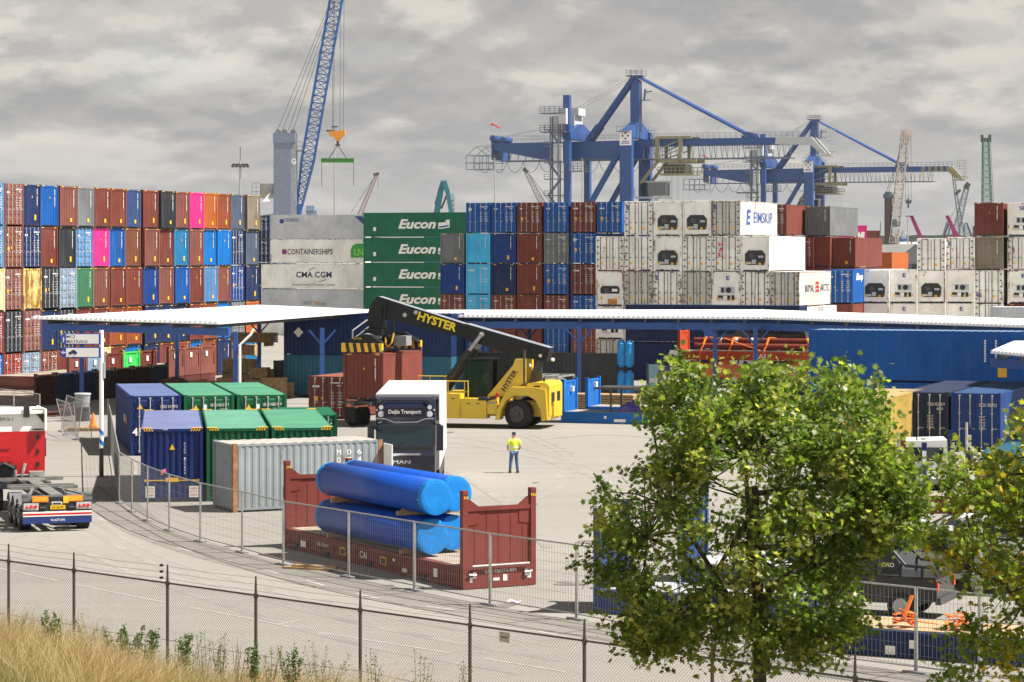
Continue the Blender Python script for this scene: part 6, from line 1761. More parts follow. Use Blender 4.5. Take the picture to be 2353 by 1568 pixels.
b.box(-.5, .5, 6.2, 7.4, 1.25, 1.30); build('gangway', b, simple('worn_steel', (.17,.165,.155), .6, .2, var=.3, scale=5), t)
b = MB(); b.box(-1.22, 1.22, 0, .16, 1.06, 1.27)
for s in (-1, 1): b.box(s*1.22, s*1.0, .0, .2, 1.2, 1.34)
build('bolster', b, CG, t)
for y in (.95, 2.2, 3.45):
    for s in (-1, 1):
        b = MB(); b.tube([(-.19,0,0), (.19,0,0)], .52, 24); o = build('wheel', b, M['rubber'], t); o.location = (s*1.03, y, .52)
        b = MB()
        for q in (-1, 1): b.tube([(q*.16,0,0), (q*.205,0,0)], .29, 16); b.tube([(q*.18,0,0), (q*.25,0,0)], .12, 10)
        build('rim', b, CG, o)
        b = MB(); n = 8
        for i in range(n):
            a0, a1 = math.pi*(.15+.7*i/n), math.pi*(.15+.7*(i+1)/n); r_ = .60
            b.quad((-.24,math.cos(a0)*r_,math.sin(a0)*r_), (.24,math.cos(a0)*r_,math.sin(a0)*r_), (.24,math.cos(a1)*r_,math.sin(a1)*r_), (-.24,math.cos(a1)*r_,math.sin(a1)*r_))
        o = build('mudguard', b, CG, t); o.location = (s*1.03, y, .52)
b = MB(); b.box(-1.2, 1.2, -.06, .02, .30, .55); u_ = build('bumper', b, simple('bumper_blue', (.012,.035,.16), .4), t)
b = MB(); add_text(b, 'VLASTUIN', (0, -.075, .42), (1,0,0), (0,0,1), .085, .5, .008); build('brand_lettering', b, M['letter_white'], u_)
b = MB(); b.box(-1.2, 1.2, -.07, .0, .55, .72); b.box(-1.2, 1.2, -.076, -.06, .60, .66, 1); build('striped_band', b, (M['letter_white'], M['red']), t)
b = MB(); b.box(-1.2, 1.2, -.03, .05, .72, 1.08); build('lamp_board', b, CB, t)
amber = simple('amber_board', (.80,.33,.02), .4); rl = simple('tail_red', (.62,.03,.015), .25)
for s in (-1, 1):
    b = MB(); b.box(s*.32, s*.88, -.06, -.03, 1.05, 1.26); o = build('hazard_board', b, M['orange'], t)
    b = MB(); b.box(s*.36, s*.84, -.068, -.058, 1.08, 1.23); build('hazard_panel', b, amber, o)
    b = MB(); b.box(s*.66, s*1.18, -.07, -.03, .78, 1.02); o = build('tail_light', b, M['lgrey'], t)
    b = MB()
    for k_, x_ in enumerate((.77, .92, 1.07)):
        if k_ < 2 if s < 0 else k_ > 0: b.tube([(s*x_, -.09, .90), (s*x_, -.06, .90)], .062, 12)
        else: b.prism([(s*x_-.06, .84), (s*x_+.06, .84), (s*x_, .97)], -.09, -.06)
    build('lens', b, rl, o)
b = MB(); b.box(-.25, .27, -.07, -.03, .79, .93); o = build('number_plate', b, simple('plate_yellow', (.70,.42,.01), .4), t)
b = MB(); add_text(b, 'OT-04-TF', (.0, -.078, .86), (1,0,0), (0,0,1), .08, .42, .006); build('plate_lettering', b, M['black'], o)
b = MB(); b.box(-.20, .16, -.066, -.03, .95, 1.05); o = build('maker_plate', b, M['letter_white'], t)
b = MB(); b.box(-.17, .13, -.074, -.06, .975, 1.025); build('plate_lettering', b, M['black'], o)
b = MB(); b.box(.20, .38, -.07, -.03, 1.0, 1.24); build('warning_sticker', b, M['yellow'], t)
b = MB()
for s in (-1, 1): b.tube([(s*1.22, .0, .95), (s*1.42, -.02, 1.05)], .025, 6); b.tube([(s*.62,-.05,.84),(s*.40,-.05,.84)], .06, 6)
build('marker_arm', b, M['black'], t)
# tractor unit, a little turned out of line
kids_ = set(t.children)
b = MB(); b.box(-1.05, 1.05, 7.6, 10.6, .85, 1.1); build('tractor_frame', b, CB, t)
RD = simple('lorry_red', (.42,.006,.010), .3, var=.05, spec=.5)
b = MB(); b.prism([(-1.22,1.25), (1.22,1.25), (1.24,2.9), (-1.24,2.9)], 9.4, 11.6); b.box(-.95, -.10, 9.36, 9.40, 2.25, 2.65); b.box(-.8, .0, 9.37, 9.40, 1.75, 2.0); build('cab', b, RD, t)
b = MB(); b.prism([(-1.25,2.9), (1.25,2.9), (1.22,3.72), (-1.22,3.72)], 9.45, 11.6); b.box(-1.22, 1.22, 9.3, 9.5, 3.58, 3.72); b.box(1.18, 1.26, 9.1, 11.6, 2.95, 3.76); build('roof_fairing', b, M['white'], t)
b = MB(); b.box(-.95, .12, 9.40, 9.45, 3.28, 3.50); o = build('roof_plate', b, M['letter_white'], t)
b = MB(); add_text(b, '66-BXG-1', (-.40, 9.39, 3.39), (1,0,0), (0,0,1), .13, .82, .008); build('plate_lettering', b, M['black'], o)
b = MB(); b.box(.40, .62, 9.25, 9.45, 3.45, 3.85); b.prism([(.72,3.75), (1.18,3.75), (1.18,3.2), (1.0,3.45)], 9.35, 9.44); b.beam((.75,9.3,2.98), (1.15,9.3,2.98), .05); build('roof_fitting', b, M['black'], t)
b = MB(); b.box(-.9, .1, 9.1, 9.42, 1.0, 1.62); b.tube([(-.8,9.0,1.5), (-.4,9.0,1.72), (.0,9.0,1.5)], .08, 8); build('air_coupling', b, M['black'], t)
b = MB()
for x_ in (-.85, .05): b.tube([(x_,9.0,.9), (x_,9.0,1.45)], .06, 8)
b.tube([(.3,9.1,1.2), (.42,9.1,1.7)], .07, 8); b.box(.55, 1.1, 8.6, 9.1, 1.15, 1.4); build('suspension_strut', b, M['galv'], t)
for s in (-1, 1):
    for xo in (1.05, .72):
        b = MB(); b.tube([(-.15,0,0), (.15,0,0)], .5, 20); o = build('wheel', b, M['rubber'], t); o.location = (s*xo, 8.2, .5)
    b = MB(); b.tube([(-.15,0,0), (.15,0,0)], .5, 20); o = build('wheel', b, M['rubber'], t); o.location = (s*1.0, 11.0, .5)
    b = MB(); b.box(s*.55, s*1.22, 7.65, 8.75, 1.03, 1.10); build('mudguard', b, CG, t)
b = MB()
for z in (1.55, 2.05, 2.6): b.box(.90, 1.0, 9.36, 9.41, z, z+.16)
b.box(1.24, 1.30, 9.6, 9.9, 1.9, 2.6); build('cab_hinge', b, M['black'], t)

for o in set(t.children)-kids_: o.location.x -= .36

# ------------------------------------------------------------------ pickups and cars
def car(label, loc, rz, colour, kind='pickup', rollbar=False, group=None, cat='pickup', mark=None, name='pickup_truck'):
    """nose towards local -X; about 5.3 m long"""
    t = thing(name, label, cat, loc, rz, group); pm = simple('car_paint_'+kind, colour, .25, var=.04, spec=.6)
    b = MB()
    if kind == 'pickup': pf = [(-2.6,.5), (-2.65,.95), (-2.3,1.1), (-1.35,1.15), (.75,1.15), (2.6,1.12), (2.65,.55), (2.2,.45), (-2.2,.42)]
    else: pf = [(-2.3,.5), (-2.35,.9), (-2.0,1.02), (-1.1,1.08), (2.2,1.1), (2.3,.6), (2.0,.42), (-2.0,.42)]
    b.prism(pf, -.92, .92); build('body', b, pm, t)
    b = MB()
    cb = [(-1.4,1.12), (-.65,1.72), (-.3,1.80), (.6,1.80), (.85,1.70), (.95,1.12)] if kind == 'pickup' else [(-1.2,1.06), (-.5,1.66), (-.1,1.74), (1.6,1.74), (2.0,1.6), (2.2,1.08)]
    b.prism(cb, -.76, .76); build('cabin', b, pm, t)
    b = MB()
    for s in (-1, 1):
        xs = [(-1.0,-.05), (.05,.78)] if kind == 'pickup' else [(-.85,.1), (.2,1.1), (1.2,1.9)]
        for x0, x1 in xs: b.prism([(x0,1.20), (x1,1.20), (x1-.05,1.66), (max(x0+.05,-.58 if kind == 'pickup' else -.45),1.66)], s*.765, s*.78)
    b.quad((cb[0][0]-.012,-.68,1.16), (cb[0][0]-.012,.68,1.16), (cb[1][0]-.03,.62,1.68), (cb[1][0]-.03,-.62,1.68)); build('window', b, M['glass'], t)
    if kind == 'pickup':
        b = MB(); b.box(.98, 2.55, -.78, .78, 1.0, 1.155); build('load_bed', b, M['black'], t)
    if rollbar:
        b = MB()
        for s in (-1, 1): b.tube([(.9,s*.72,1.15), (1.0,s*.72,1.95), (1.25,s*.74,1.95), (1.75,s*.80,1.45), (2.5,s*.82,1.42), (2.62,s*.82,1.2)], .045, 8); b.tube([(1.6,s*.8,1.12), (1.62,s*.8,1.5)], .04, 6); b.tube([(2.2,s*.8,1.12), (2.2,s*.8,1.42)], .04, 6)
        for z in (1.93,): b.tube([(1.05,-.72,z), (1.05,.72,z)], .045, 8)
        b.prism([(.98,1.2), (1.10,1.9), (1.35,1.85), (1.6,1.45), (1.6,1.2)], -.80, -.74); rb_ = build('roll_bar', b, M['black'], t)
        if mark:
            b = MB(); add_text(b, mark, (1.27, -.812, 1.45), (1,0,0), (0,0,1), .12, .34, .01); build('bar_lettering', b, M['letter_white'], rb_)
    for x_ in ((-1.7, 1.65) if kind == 'pickup' else (-1.45, 1.4)):
        for s in (-1, 1): wheel(t, x_, s*.82, .38, .38, .26, 0, M['galv'], 18)
    b = MB()
    e0 = 2.62 if kind == 'pickup' else 2.24
    for s in (-1, 1): b.box(e0, e0+.04, s*.78, s*.92, .8, 1.08)
    build('tail_lamp', b, rl, t)
    b = MB(); b.box(e0-.05, e0+.10, -.85, .85, .45, .62); build('bumper', b, M['steel'], t)
    return t
g2 = 'pickups parked behind the fence'
def gp(px, Y): return (XP(px, Y), Y, 0)
car('black pickup with tubular roll bar, its bed towards the east', gp(1955, 71), R(-24), (.012,.013,.015), 'pickup', True, g2, mark='CAO')
car('silver grey pickup cab behind the black pickup', gp(2060, 78), R(-15), (.40,.42,.45), 'pickup', False, g2)
car('grey pickup with black roll bar beside the silver one', gp(2128, 76), R(-20), (.30,.32,.34), 'pickup', True, g2, mark='CAO')
car('white car roof glimpsed east of the pickups', gp(2215, 80), R(-20), (.66,.67,.68), 'estate', False, None, 'car', name='parked_car')
car('silver car bonnet glimpsed through the maple leaves', gp(1900, 80), R(-12), (.5,.51,.53), 'estate', False, None, 'car', name='parked_car')
RT2 = Vector((XP(1770, 181), 181, 0))
car('black off-road car with silver sill strapped on the high rack', (XP(1790,191.5), 191.5, 2.64), R(-20), (.012,.013,.015), 'estate', False, None, 'car', name='parked_car')
car('dark estate car beside it, only roof and windows showing', (XP(1722,193), 193, 2.64), R(-20), (.05,.052,.055), 'estate', False, None, 'car', name='parked_car')
car('dark brown pickup on the ground beyond the orange tarpaulin', (XP(1790,170), 170, 0), R(-20), (.03,.02,.018), 'pickup', False, None, name='pickup_truck')
t = thing('flatbed_truck', 'white truck cab with wide glass behind the red and navy posts', 'truck', (XP(2112, 106), 106, 0), R(-5))
b = MB(); b.prism([(-1.0,.6), (-1.1,1.3), (-1.0,1.5), (-.75,2.25), (1.0,2.3), (1.05,.6)], -1.6, .4, 'y'); build('cab', b, M['white'], t)
b = MB(); b.quad((-.85,-1.63,1.5), (.85,-1.63,1.5), (.85,-1.63,2.0), (-.7,-1.63,2.0)); b.box(-.85, .85, -1.64, -1.60, 1.45, 1.98); build('rear_window', b, M['glass'], t)
b = MB(); b.box(-1.1, 1.1, -5.2, -1.7, .85, 1.05); b.box(-1.1, -1.04, -5.2, -1.7, 1.05, 1.35); b.box(1.04, 1.1, -5.2, -1.7, 1.05, 1.35); build('load_bed', b, M['lgrey'], t)
for y in (-4.2, -.3):
    for s in (-1, 1):
        b = MB(); b.tube([(-.13,0,0), (.13,0,0)], .42, 18); o = build('wheel', b, M['rubber'], t); o.location = (s*.9, y, .42)

# ------------------------------------------------------------------ sign post
sp = GR(233, 1096)
t = thing('sign_post', 'tall white and black post with two blue and white direction signs', 'sign post', (sp.x, sp.y, 0))
b = MB(); b.tube([(0,0,0), (0,0,1.25)], .10, 14); build('lower_pole', b, M['black'], t)
b = MB(); b.tube([(0,0,1.25), (0,0,6.4)], .095, 14); build('upper_pole', b, M['white'], t)
b = MB()
for z in (1.42, 1.86):
    n = 16; n0 = len(b.v)
    for q in range(2):
        b.v += [(.098*math.cos(2*math.pi*i/n), .098*math.sin(2*math.pi*i/n), z+q*.2-.9*.098*math.cos(2*math.pi*i/n)) for i in range(n)]
    for i in range(n): b.f.append((n0+i, n0+(i+1) % n, n0+n+(i+1) % n, n0+n+i)); b.m.append(0)
build('blue_stripe', b, simple('stripe_blue', (.01,.16,.50), .5), t)
b = MB(); b.box(.07, .16, -.08, .08, 4.3, 5.0); build('junction_box', b, M['lgrey'], t)
sb = simple('sign_blue', (.010,.055,.36), .45)
for z0, z1, kind in ((5.78, 6.26, 'text'), (5.20, 5.66, 'car')):
    x1, x0 = -.02, -1.78
    def outline(e): return [(x1+e*0, z0-e), (x1+e*0, z1+e), (x0+.16, z1+e), (x0-e, (z0+z1)/2+.08), (x0-e, (z0+z1)/2-.08), (x0+.16, z0-e)]
    b = MB(); b.prism(outline(0), -.13, -.10); s_ = build('direction_sign', b, sb, t)
    b = MB(); b.box(x0+.26, x1-.08, -.138, -.128, z0+.035, z1-.035); build('sign_face', b, M['white'], s_)
    b = MB()
    if kind == 'text':
        add_text(b, 'MCS', (x0+.47, -.144, z0+.345), (1,0,0), (0,0,1), .12, .38, .006); add_text(b, 'MATRANS', (x0+.74, -.144, z0+.13), (1,0,0), (0,0,1), .13, .92, .006)
    else:
        b.prism([(x0+.36,z0+.17), (x0+.38,z0+.25), (x0+.46,z0+.27), (x0+.52,z0+.34), (x0+.64,z0+.34), (x0+.70,z0+.27), (x0+.74,z0+.25), (x0+.74,z0+.17)], -.146, -.136)
        for x_ in (.45, .66): b.tube([(x0+x_,-.147,z0+.165), (x0+x_,-.136,z0+.165)], .04, 10)
    build('sign_lettering', b, M['letter_dark'], s_)
    b = MB(); zc_ = (z0+z1)/2
    if kind == 'text': b.prism([(x0+.10,zc_-.03), (x0+.15,zc_+.10), (x0+.20,zc_-.03)], -.144, -.134); b.box(x0+.13, x0+.17, -.144, -.134, zc_-.14, zc_)
    else: b.prism([(x0+.05,zc_), (x0+.14,zc_-.08), (x0+.14,zc_+.08)], -.144, -.134); b.box(x0+.12, x0+.23, -.144, -.134, zc_-.03, zc_+.03)
    build('sign_arrow', b, M['white'], s_)

# ------------------------------------------------------------------ fences
def wire_panel(b, L, z0, z1, dx, dz, r):
    for i in range(1, int(L/dx)): b.beam((i*dx, 0, z0), (i*dx, 0, z1), r)
    k_ = int((z1-z0)/dz)
    for i in range(1, k_): b.beam((0, 0, z0+i*dz), (L, 0, z0+i*dz), r)
wire_m = simple('fence_wire', (.20,.20,.20), .5, .5, var=.1)
def heras_panel(label, a, c, h=2.0, lean=0.0):
    d = c-a; L_ = d.length; t = thing('site_fence_panel', label, 'fence panel', a, math.atan2(d.y, d.x), 'mesh panels of the site fence')
    b = MB(); e_ = .03
    b.tube([(e_,0,.03), (e_,0,h), (L_-e_,0,h), (L_-e_,0,.03)], .026, 8); b.tube([(e_,0,.16), (L_-e_,0,.16)], .018, 6); build('tube_frame', b, M['galv'], t)
    b = MB(); wire_panel(b, L_, .16, h, .115, .26, .005); build('wire_mesh', b, wire_m, t)
    b = MB(); b.box(-.32, .32, -.11, .11, 0, .06); build('foot_block', b, M['grey'], t)
    if lean: t.rotation_euler = (lean, 0, t.rotation_euler.z)
    return t
feats = ['edge of the blue container shade', 'sign post and blue container', 'blue container corner with red notices', 'middle of the blue CAUTION container', 'green container edge in the front row', 'rusty corner of the grey container', 'long side of the grey container',
         'rear end wall of the pipe rack', 'middle of the pipe rack platform', 'capped pipe ends', 'near end wall of the pipe rack', 'navy rack behind the maple', 'maple trunk shade', 'plank decked navy rack', 'pickups at the east edge']
for i in range(len(HG)-1):
    heras_panel(f"galvanised mesh fence panel in front of the {feats[i]}", HG[i], HG[i+1])
b = MB()
lf = [GR(-70,965), GR(32,978), GR(92,990)]
for i in range(2): heras_panel(('wire fence panel at the picture edge above the red lorry', 'wire fence panel between the red lorry and the dark racks')[i], lf[i], lf[i+1])
for i, (p, q, ln) in enumerate((((140,992),(178,1008),R(-9)), ((176,1011),(212,1016),R(5)), ((150,1000),(180,1012),R(14)))):
    heras_panel(('leaning fence panel by the grey bins', 'upright fence panel in front of the traffic cone', 'tilted fence panel resting against the bins fence')[i], GR(*p), GR(*q), 2.0, ln)
# chain link fence along the road
post_m = simple('fence_post_grey', (.085,.078,.075), .6, .3, var=.2)
t = thing('chain_link_fence', 'dark chain link fence on thin posts with barbed wire along the road', 'fence', (0,0,0))
FA = [fence_pt(p) for p in [-140] + fenc]
zt = 2.75; zr = 2.33
for p in FA[1:]:
    b = MB(); b.tube([(0,0,-.2), (0,0,zr)], .036, 8); b.tube([(0,0,zr), (.0,-.01,zt)], [.034, .018], 6); b.box(-.045, .045, -.045, .045, zr-.05, zr+.04); o = build('post', b, post_m, t); o.location = p
b = MB()
for i in range(len(FA)-1): b.tube([FA[i]+Vector((0,0,zr)), FA[i+1]+Vector((0,0,zr))], .022, 6)
build('top_rail', b, post_m, t)
for i in range(len(FA)-1):
    a_, c_ = FA[i], FA[i+1]; d = c_-a_; L_ = d.length; d.normalize(); b = MB(); pitch = .075; H_ = zr-.08
    def P_(x, z): return a_ + d*x + Vector((0,0,z+.06))
    k_ = int((L_+H_)/pitch)
    for j in range(k_):
        x = j*pitch
        x0, z0 = (x, 0) if x <= L_ else (L_, x-L_); x1, z1 = (x-H_, H_) if x-H_ >= 0 else (0, x)
        b.beam(P_(x0,z0), P_(x1,z1), .0034)
        b.beam(P_(L_-x0,z0), P_(L_-x1,z1), .0034)
    build('wire_mesh', b, post_m, t)
b = MB()
for z in (zr+.10, zr+.24, zr+.38):
    for i in range(len(FA)-1):
        a_, c_ = FA[i], FA[i+1]; mid_ = (a_+c_)/2
        b.tube([a_+Vector((0,0,z)), mid_+Vector((0,0,z-.025)), c_+Vector((0,0,z))], .0035, 4)
for i in range(len(FA)-1): b.tube([FA[i]+Vector((0,0,zr*.45)), (FA[i]+FA[i+1])/2+Vector((0,0,zr*.43)), FA[i+1]+Vector((0,0,zr*.45))], .005, 4)
build('barbed_wire', b, post_m, t)
b = MB()
for z in (zr+.10, zr+.24, zr+.38): c_ = fence_pt(372)+Vector((.0,0,z)); b.box(c_.x-.05, c_.x+.03, c_.y-.03, c_.y+.03, c_.z-.02, c_.z+.03)
build('wire_tensioner', b, M['black'], t)
fp = fence_pt(1160); d = (fence_pt(1200)-fence_pt(1120)).normalized()
t = thing('notice_plate', 'small grey notice plate hung on the chain link fence', 'sign', (fp.x, fp.y-.04, ZP(1464, fp.y)), math.atan2(d.y, d.x))
b = MB(); b.box(-.14, .14, -.012, 0, -.10, .10); build('plate', b, M['lgrey'], t)
b = MB(); add_text(b, 'VERBODEN', (0, -.018, -.0), (1,0,0), (0,0,1), .04, .2, .004); build('plate_lettering', b, M['letter_dark'], t)

# ------------------------------------------------------------------ small things around the yard
cp = GR(214, 990)
t = thing('traffic_cone', 'orange traffic cone standing on boards near the grey bins', 'traffic cone', (cp.x, cp.y, .2))
b = MB(); b.tube([(0,0,.04), (0,0,.78)], [.21, .04], 16); build('cone', b, M['orange'], t)
b = MB(); b.box(-.24, .24, -.24, .24, 0, .05); build('base', b, M['orange'], t)
t = thing('pallet', 'low brown pallet of boards under the traffic cone', 'pallet', (cp.x-.4, cp.y, 0), R(10))
b = MB(); [b.box(-1.0+i*.25, -.8+i*.25, -.6, .6, .13, .19) for i in range(8)]; build('deck', b, M['wood'], t)
b = MB(); [b.box(-1.0, .98, y, y+.1, .0, .13) for y in (-.55, 0, .45)]; build('bearer', b, M['wood'], t)
bp = GR(190, 968)
for q in range(2):
    t = thing('plastic_bin', ('lower dark grey bin by the leaning fence', 'upper pale grey bin stacked on the dark one')[q], 'bin', (bp.x, bp.y, q*.82))
    b = MB(); b.tube([(0,0,0), (0,0,.74)], [.40, .45], 20); build('tub', b, M['grey'] if q else M['steel'], t)
    b = MB(); b.tube([(0,0,.72), (0,0,.80)], .48, 20); build('rim', b, M['lgrey'] if q else M['steel'], t)
rr = random.Random(5)
for q, (px_, py_, lb) in enumerate(((118,958,'rusty steel beam lying on the scrap heap'), (140,962,'rusty angle iron across the scrap heap'), (128,968,'rusty channel at the foot of the scrap heap'), (150,955,'rusty tube end beside the grey bins'))):
    p = GR(px_, py_); b = MB(); b.box(-1.2, 1.2, -.12, .12, 0, .04); b.box(-1.2, 1.2, -.03, .03, .04, .22); b.box(-1.2, 1.2, -.12, .12, .22, .26)
    o = build('steel_beam', b, simple('rusty_steel', (.09,.035,.025), .8, var=.4, scale=4) if q == 0 else bpy.data.materials['rusty_steel'], None, loc=(p.x, p.y, .05+q*.12), rz=R(-20+q*33)); tag(o, lb, 'steel beam', 'rusty steel scrap')
# timber crates under the canopy
def crate(label, x, y, z, w, d, h, rz, group='crates under the canopy'):
    t = thing('wooden_crate', label, 'crate', (x, y, z), rz, group)
    b = MB(); b.box(-w/2, w/2, -d/2, d/2, .08, h); build('box', b, M['wood'], t)
    b = MB()
    for s in (-1, 1):
        b.box(s*(w/2-.08)-.06, s*(w/2-.08)+.06, -d/2-.03, -d/2, .08, h); b.box(-w/2, w/2, -d/2-.02, -d/2, (.08 if s < 0 else h-.14), (.2 if s < 0 else h))
        b.box(s*w/2-.08, s*w/2+.08, -d/2, d/2, 0, .08)
    b.beam((-w/2+.1, -d/2-.02, .15), (w/2-.1, -d/2-.02, h-.1), .10, .03, up=(0,1,0)); build('batten', b, M['wood'], t)
cr = [(598,176,0,1.6,1.2,1.3,'large crate on the ground by the white pipe post'), (598,176,1.3,1.4,1.1,1.0,'crate stacked on the large one by the post'), (628,172,0,1.7,1.3,1.1,'wide crate in the middle of the crate yard'), (632,172,1.1,1.2,1.0,.8,'small crate on the wide one'),
      (664,168,0,1.5,1.2,1.4,'tall crate nearest the red container'), (600,182,2.3,1.5,1.2,.8,'topmost crate deep under the canopy'), (648,176,0,1.6,1.2,1.6,'rear crate before the dark grey box'), (690,170,0,1.3,1.1,1.0,'low crate beside the red container doors'), (560,172,0,1.5,1.2,1.2,'crate behind the green container roof'), (575,179,1.2,1.5,1.3,1.0,'crate over the green roof line, in shade'), (575,179,0,1.6,1.4,1.2,'ground crate under the shaded one')]
for px_, Y, z, w, d, h, lb in cr: crate(lb, XP(px_-34,Y+7), Y+7, z, w, d, h, R(-20+rr.random()*14))
for q, (px_, Y, z, lb) in enumerate(((520,174,1.1,'bundle of boards on bearers behind the green roofs'), (585,184,3.2,'dark bundle of boards high on the crates'), (470,180,1.0,'bundle of boards by the middle canopy post'))):
    t = thing('timber_bundle', lb, 'timber', (XP(px_,Y), Y, z if q == 1 else 0), R(-20), 'timber bundles')
    b = MB()
    for i in range(5):
        for j in range(7): b.box(-1.5, 1.5, -.7+j*.2, -.52+j*.2, .25+i*.14, .25+i*.14+.12)
    build('boards', b, M['wood'], t)
    b = MB(); [b.box(x-.06, x+.06, -.7, .7, 0, .25) for x in (-1.1, 1.1)]; build('bearer', b, M['wood'], t)
for q, px_ in enumerate((388, 402)):
    Y = 172; t = thing('cable_reel', ('rusty round reel in the canopy shade', 'second reel half behind the rusty one')[q], 'reel', (XP(px_,Y), Y+q*1.2, .75), R(30), 'reels under the canopy')
    b = MB()
    for s in (-1, 1): b.tube([(0,s*.4,0), (0,s*.46,0)], .75, 20)
    build('flange', b, bpy.data.materials['rusty_steel'], t)
    b = MB(); b.tube([(0,-.4,0), (0,.4,0)], .45, 16); build('drum', b, bpy.data.materials['rusty_steel'], t)
yard('dark grey ribbed container in the crate yard shade', 628, 905, 'dark grey', 'C', 2.3, 6.06, 20, rust=.2, marks=False)
# behind the reach stacker
Y = 163
for q, px_ in enumerate((1232, 1268)):
    t = thing('storage_tank', ('round grey green tank in a steel frame behind the counterweight', 'second round tank beside the framed one')[q], 'tank', (XP(px_,Y), Y, 0), R(-20), 'framed tanks')
    b = MB(); b.tube([(0,-1.5,1.15), (0,-1.35,1.15), (0,1.35,1.15), (0,1.5,1.15)], [.5,.82,.82,.5], 24); build('vessel', b, simple('tank_grey', (.11,.12,.10), .4) if q == 0 else bpy.data.materials['tank_grey'], t)
    b = MB()
    for s in (-1, 1):
        for y in (-1.6, 1.6): b.beam((s*.92, y, 0), (s*.92, y, 2.15), .10)
        b.beam((s*.92, -1.6, 2.1), (s*.92, 1.6, 2.1), .10)
    for y in (-1.6, 1.6): b.beam((-.92, y, 2.1), (.92, y, 2.1), .10); b.beam((-.92, y, .25), (.92, y, .25), .10)
    build('frame', b, M['galv'], t)
t = thing('timber_stack', 'stack of yellow brown planks behind the blue racks', 'timber', (XP(1385,160), 160, 0), R(-20))
b = MB(); [b.box(-2.2, 2.2, -.8, .8, .1+i*.15, .1+i*.15+.12) for i in range(7)]; build('boards', b, M['wood'], t)
b = MB(); [b.box(x, x+.12, -.8, .8, 0, .1) for x in (-1.8, 0, 1.7)]; build('bearer', b, M['wood'], t)
bt = simple('tarp_blue', (.015,.22,.55), .5, var=.2, scale=3, bump=.5)
for q, (z, lb) in enumerate(((0, 'lower bright blue wrapped bundle beside the dark grey box'), (2.0, 'upper bright blue wrapped bundle stacked on its twin'))):
    t = thing('wrapped_bundle', lb, 'bundle', (XP(1446,172), 172, .2+z), R(-20), 'blue wrapped bundles')
    for s in (-1, 1):
        b = MB(); b.tube([(s*.27,-.8,.0+.9-.85), (s*.27,-.8,.25), (s*.27,-.8,1.6), (s*.27,-.8,1.85)], [.12,.30,.30,.12], 10); build('roll', b, bt, t)
t = thing('banner_rack', 'pale teal rack end panel with white lettering near the tree top', 'rack panel', (XP(1501,164), 164, 0), R(-20))
b = MB(); b.box(-.30, .34, 0, .06, .9, 2.75); build('panel', b, simple('teal_panel', (.16,.32,.36), .5), t)
b = MB(); add_text(b, 'sons', (.02, -.012, 1.75), (1,0,0), (0,0,1), .28, .5, .02); build('panel_lettering', b, M['letter_white'], t)
b = MB(); b.beam((-.38, .05, 0), (-.38, .05, 2.8), .14); b.beam((.42,.05,0), (.42,.05,2.7), .12); build('upright', b, M['steel'], t)
for q, (px_, lb) in enumerate(((1530, 'navy upright rack end with white notice by the teal panel'), (1562, 'black upright rack end under the red rack'))):
    Y = 168; t = thing('rack_upright', lb, 'rack panel', (XP(px_,Y), Y, 0), R(-20), 'upright rack ends')
    b = MB(); b.box(-.55, .45, 0, .08, .6, 2.5); build('panel', b, simple('upright_navy', (.02,.035,.14), .5) if q == 0 else M['black'], t)
    b = MB(); [b.beam((x, .04, 0), (x, .04, 2.75), .16) for x in (-.62, .52)]; build('post', b, M['steel'], t)
    b = MB(); b.box(-.2, .02, -.012, 0, 1.55, 1.95); build('paper_notice', b, M['letter_white'], t)
t = thing('trestle_deck', 'dark trailer deck with crumpled purple foil beneath it', 'trailer', (XP(1450,150), 150, 0), R(-20))
b = MB(); b.box(-1.8, 3.4, -1.1, 1.1, 1.95, 2.08); build('deck', b, M['steel'], t)
b = MB(); [b.beam((x, y, 0), (x, y, 1.95), .10) for x in (-.9, 1.0, 3.2) for y in (-1, 1)]; build('leg', b, M['steel'], t)
b = MB(); crumple(b, -1.0, 1.2, -.9, .6, lambda u, v: .4+.8*math.sin(u*3.1)*math.sin(v*3.1), .35, 9, 4); build('foil', b, simple('purple_foil', (.10,.08,.32), .3), t)
for q in range(4):
    p = GR(1010+q*4, 900); 
t = thing('plank', 'loose brown planks on the pavement before the pipe rack', 'planks', GR(718,1310), R(-22))
b = MB(); b.box(-1.0, .6, -.10, .10, 0, .07); b.box(-.6, 1.0, .12, .30, 0, .07); b.box(-.7, .8, -.02, .2, .075, .14); build('board', b, M['wood'], t)
t = thing('litter', 'scrap of dark litter on the kerb by the pipe rack', 'litter', GR(1180,1386), 0)
b = MB(); crumple(b, -.2, .2, -.12, .12, lambda u, v: .05+.03*math.sin(u*6), .05, 5, 3); build('wrapper', b, M['lgrey'], t)
Y = 58; q0 = lambda px, py: Vector((XP(px,Y), Y, ZP(py,Y)))
o0 = Vector((XP(2252,Y), Y, 0))
t = thing('bent_pole', 'grey bent pipe pole rising through the yellow leaved tree', 'pole', o0)
b = MB(); b.tube([(0,0,0), q0(2252,1052)-o0, q0(2250,1046)-o0, q0(2225,1040)-o0, q0(2221,1034)-o0, q0(2221,971)-o0], [.055,.055,.05,.032,.032,.03], 8); build('pipe', b, M['galv'], t)
b = MB(); b.box(-.07, .07, -.07, .07, q0(0,1060).z-.45, q0(0,1060).z-.1); build('clamp', b, M['steel'], t)
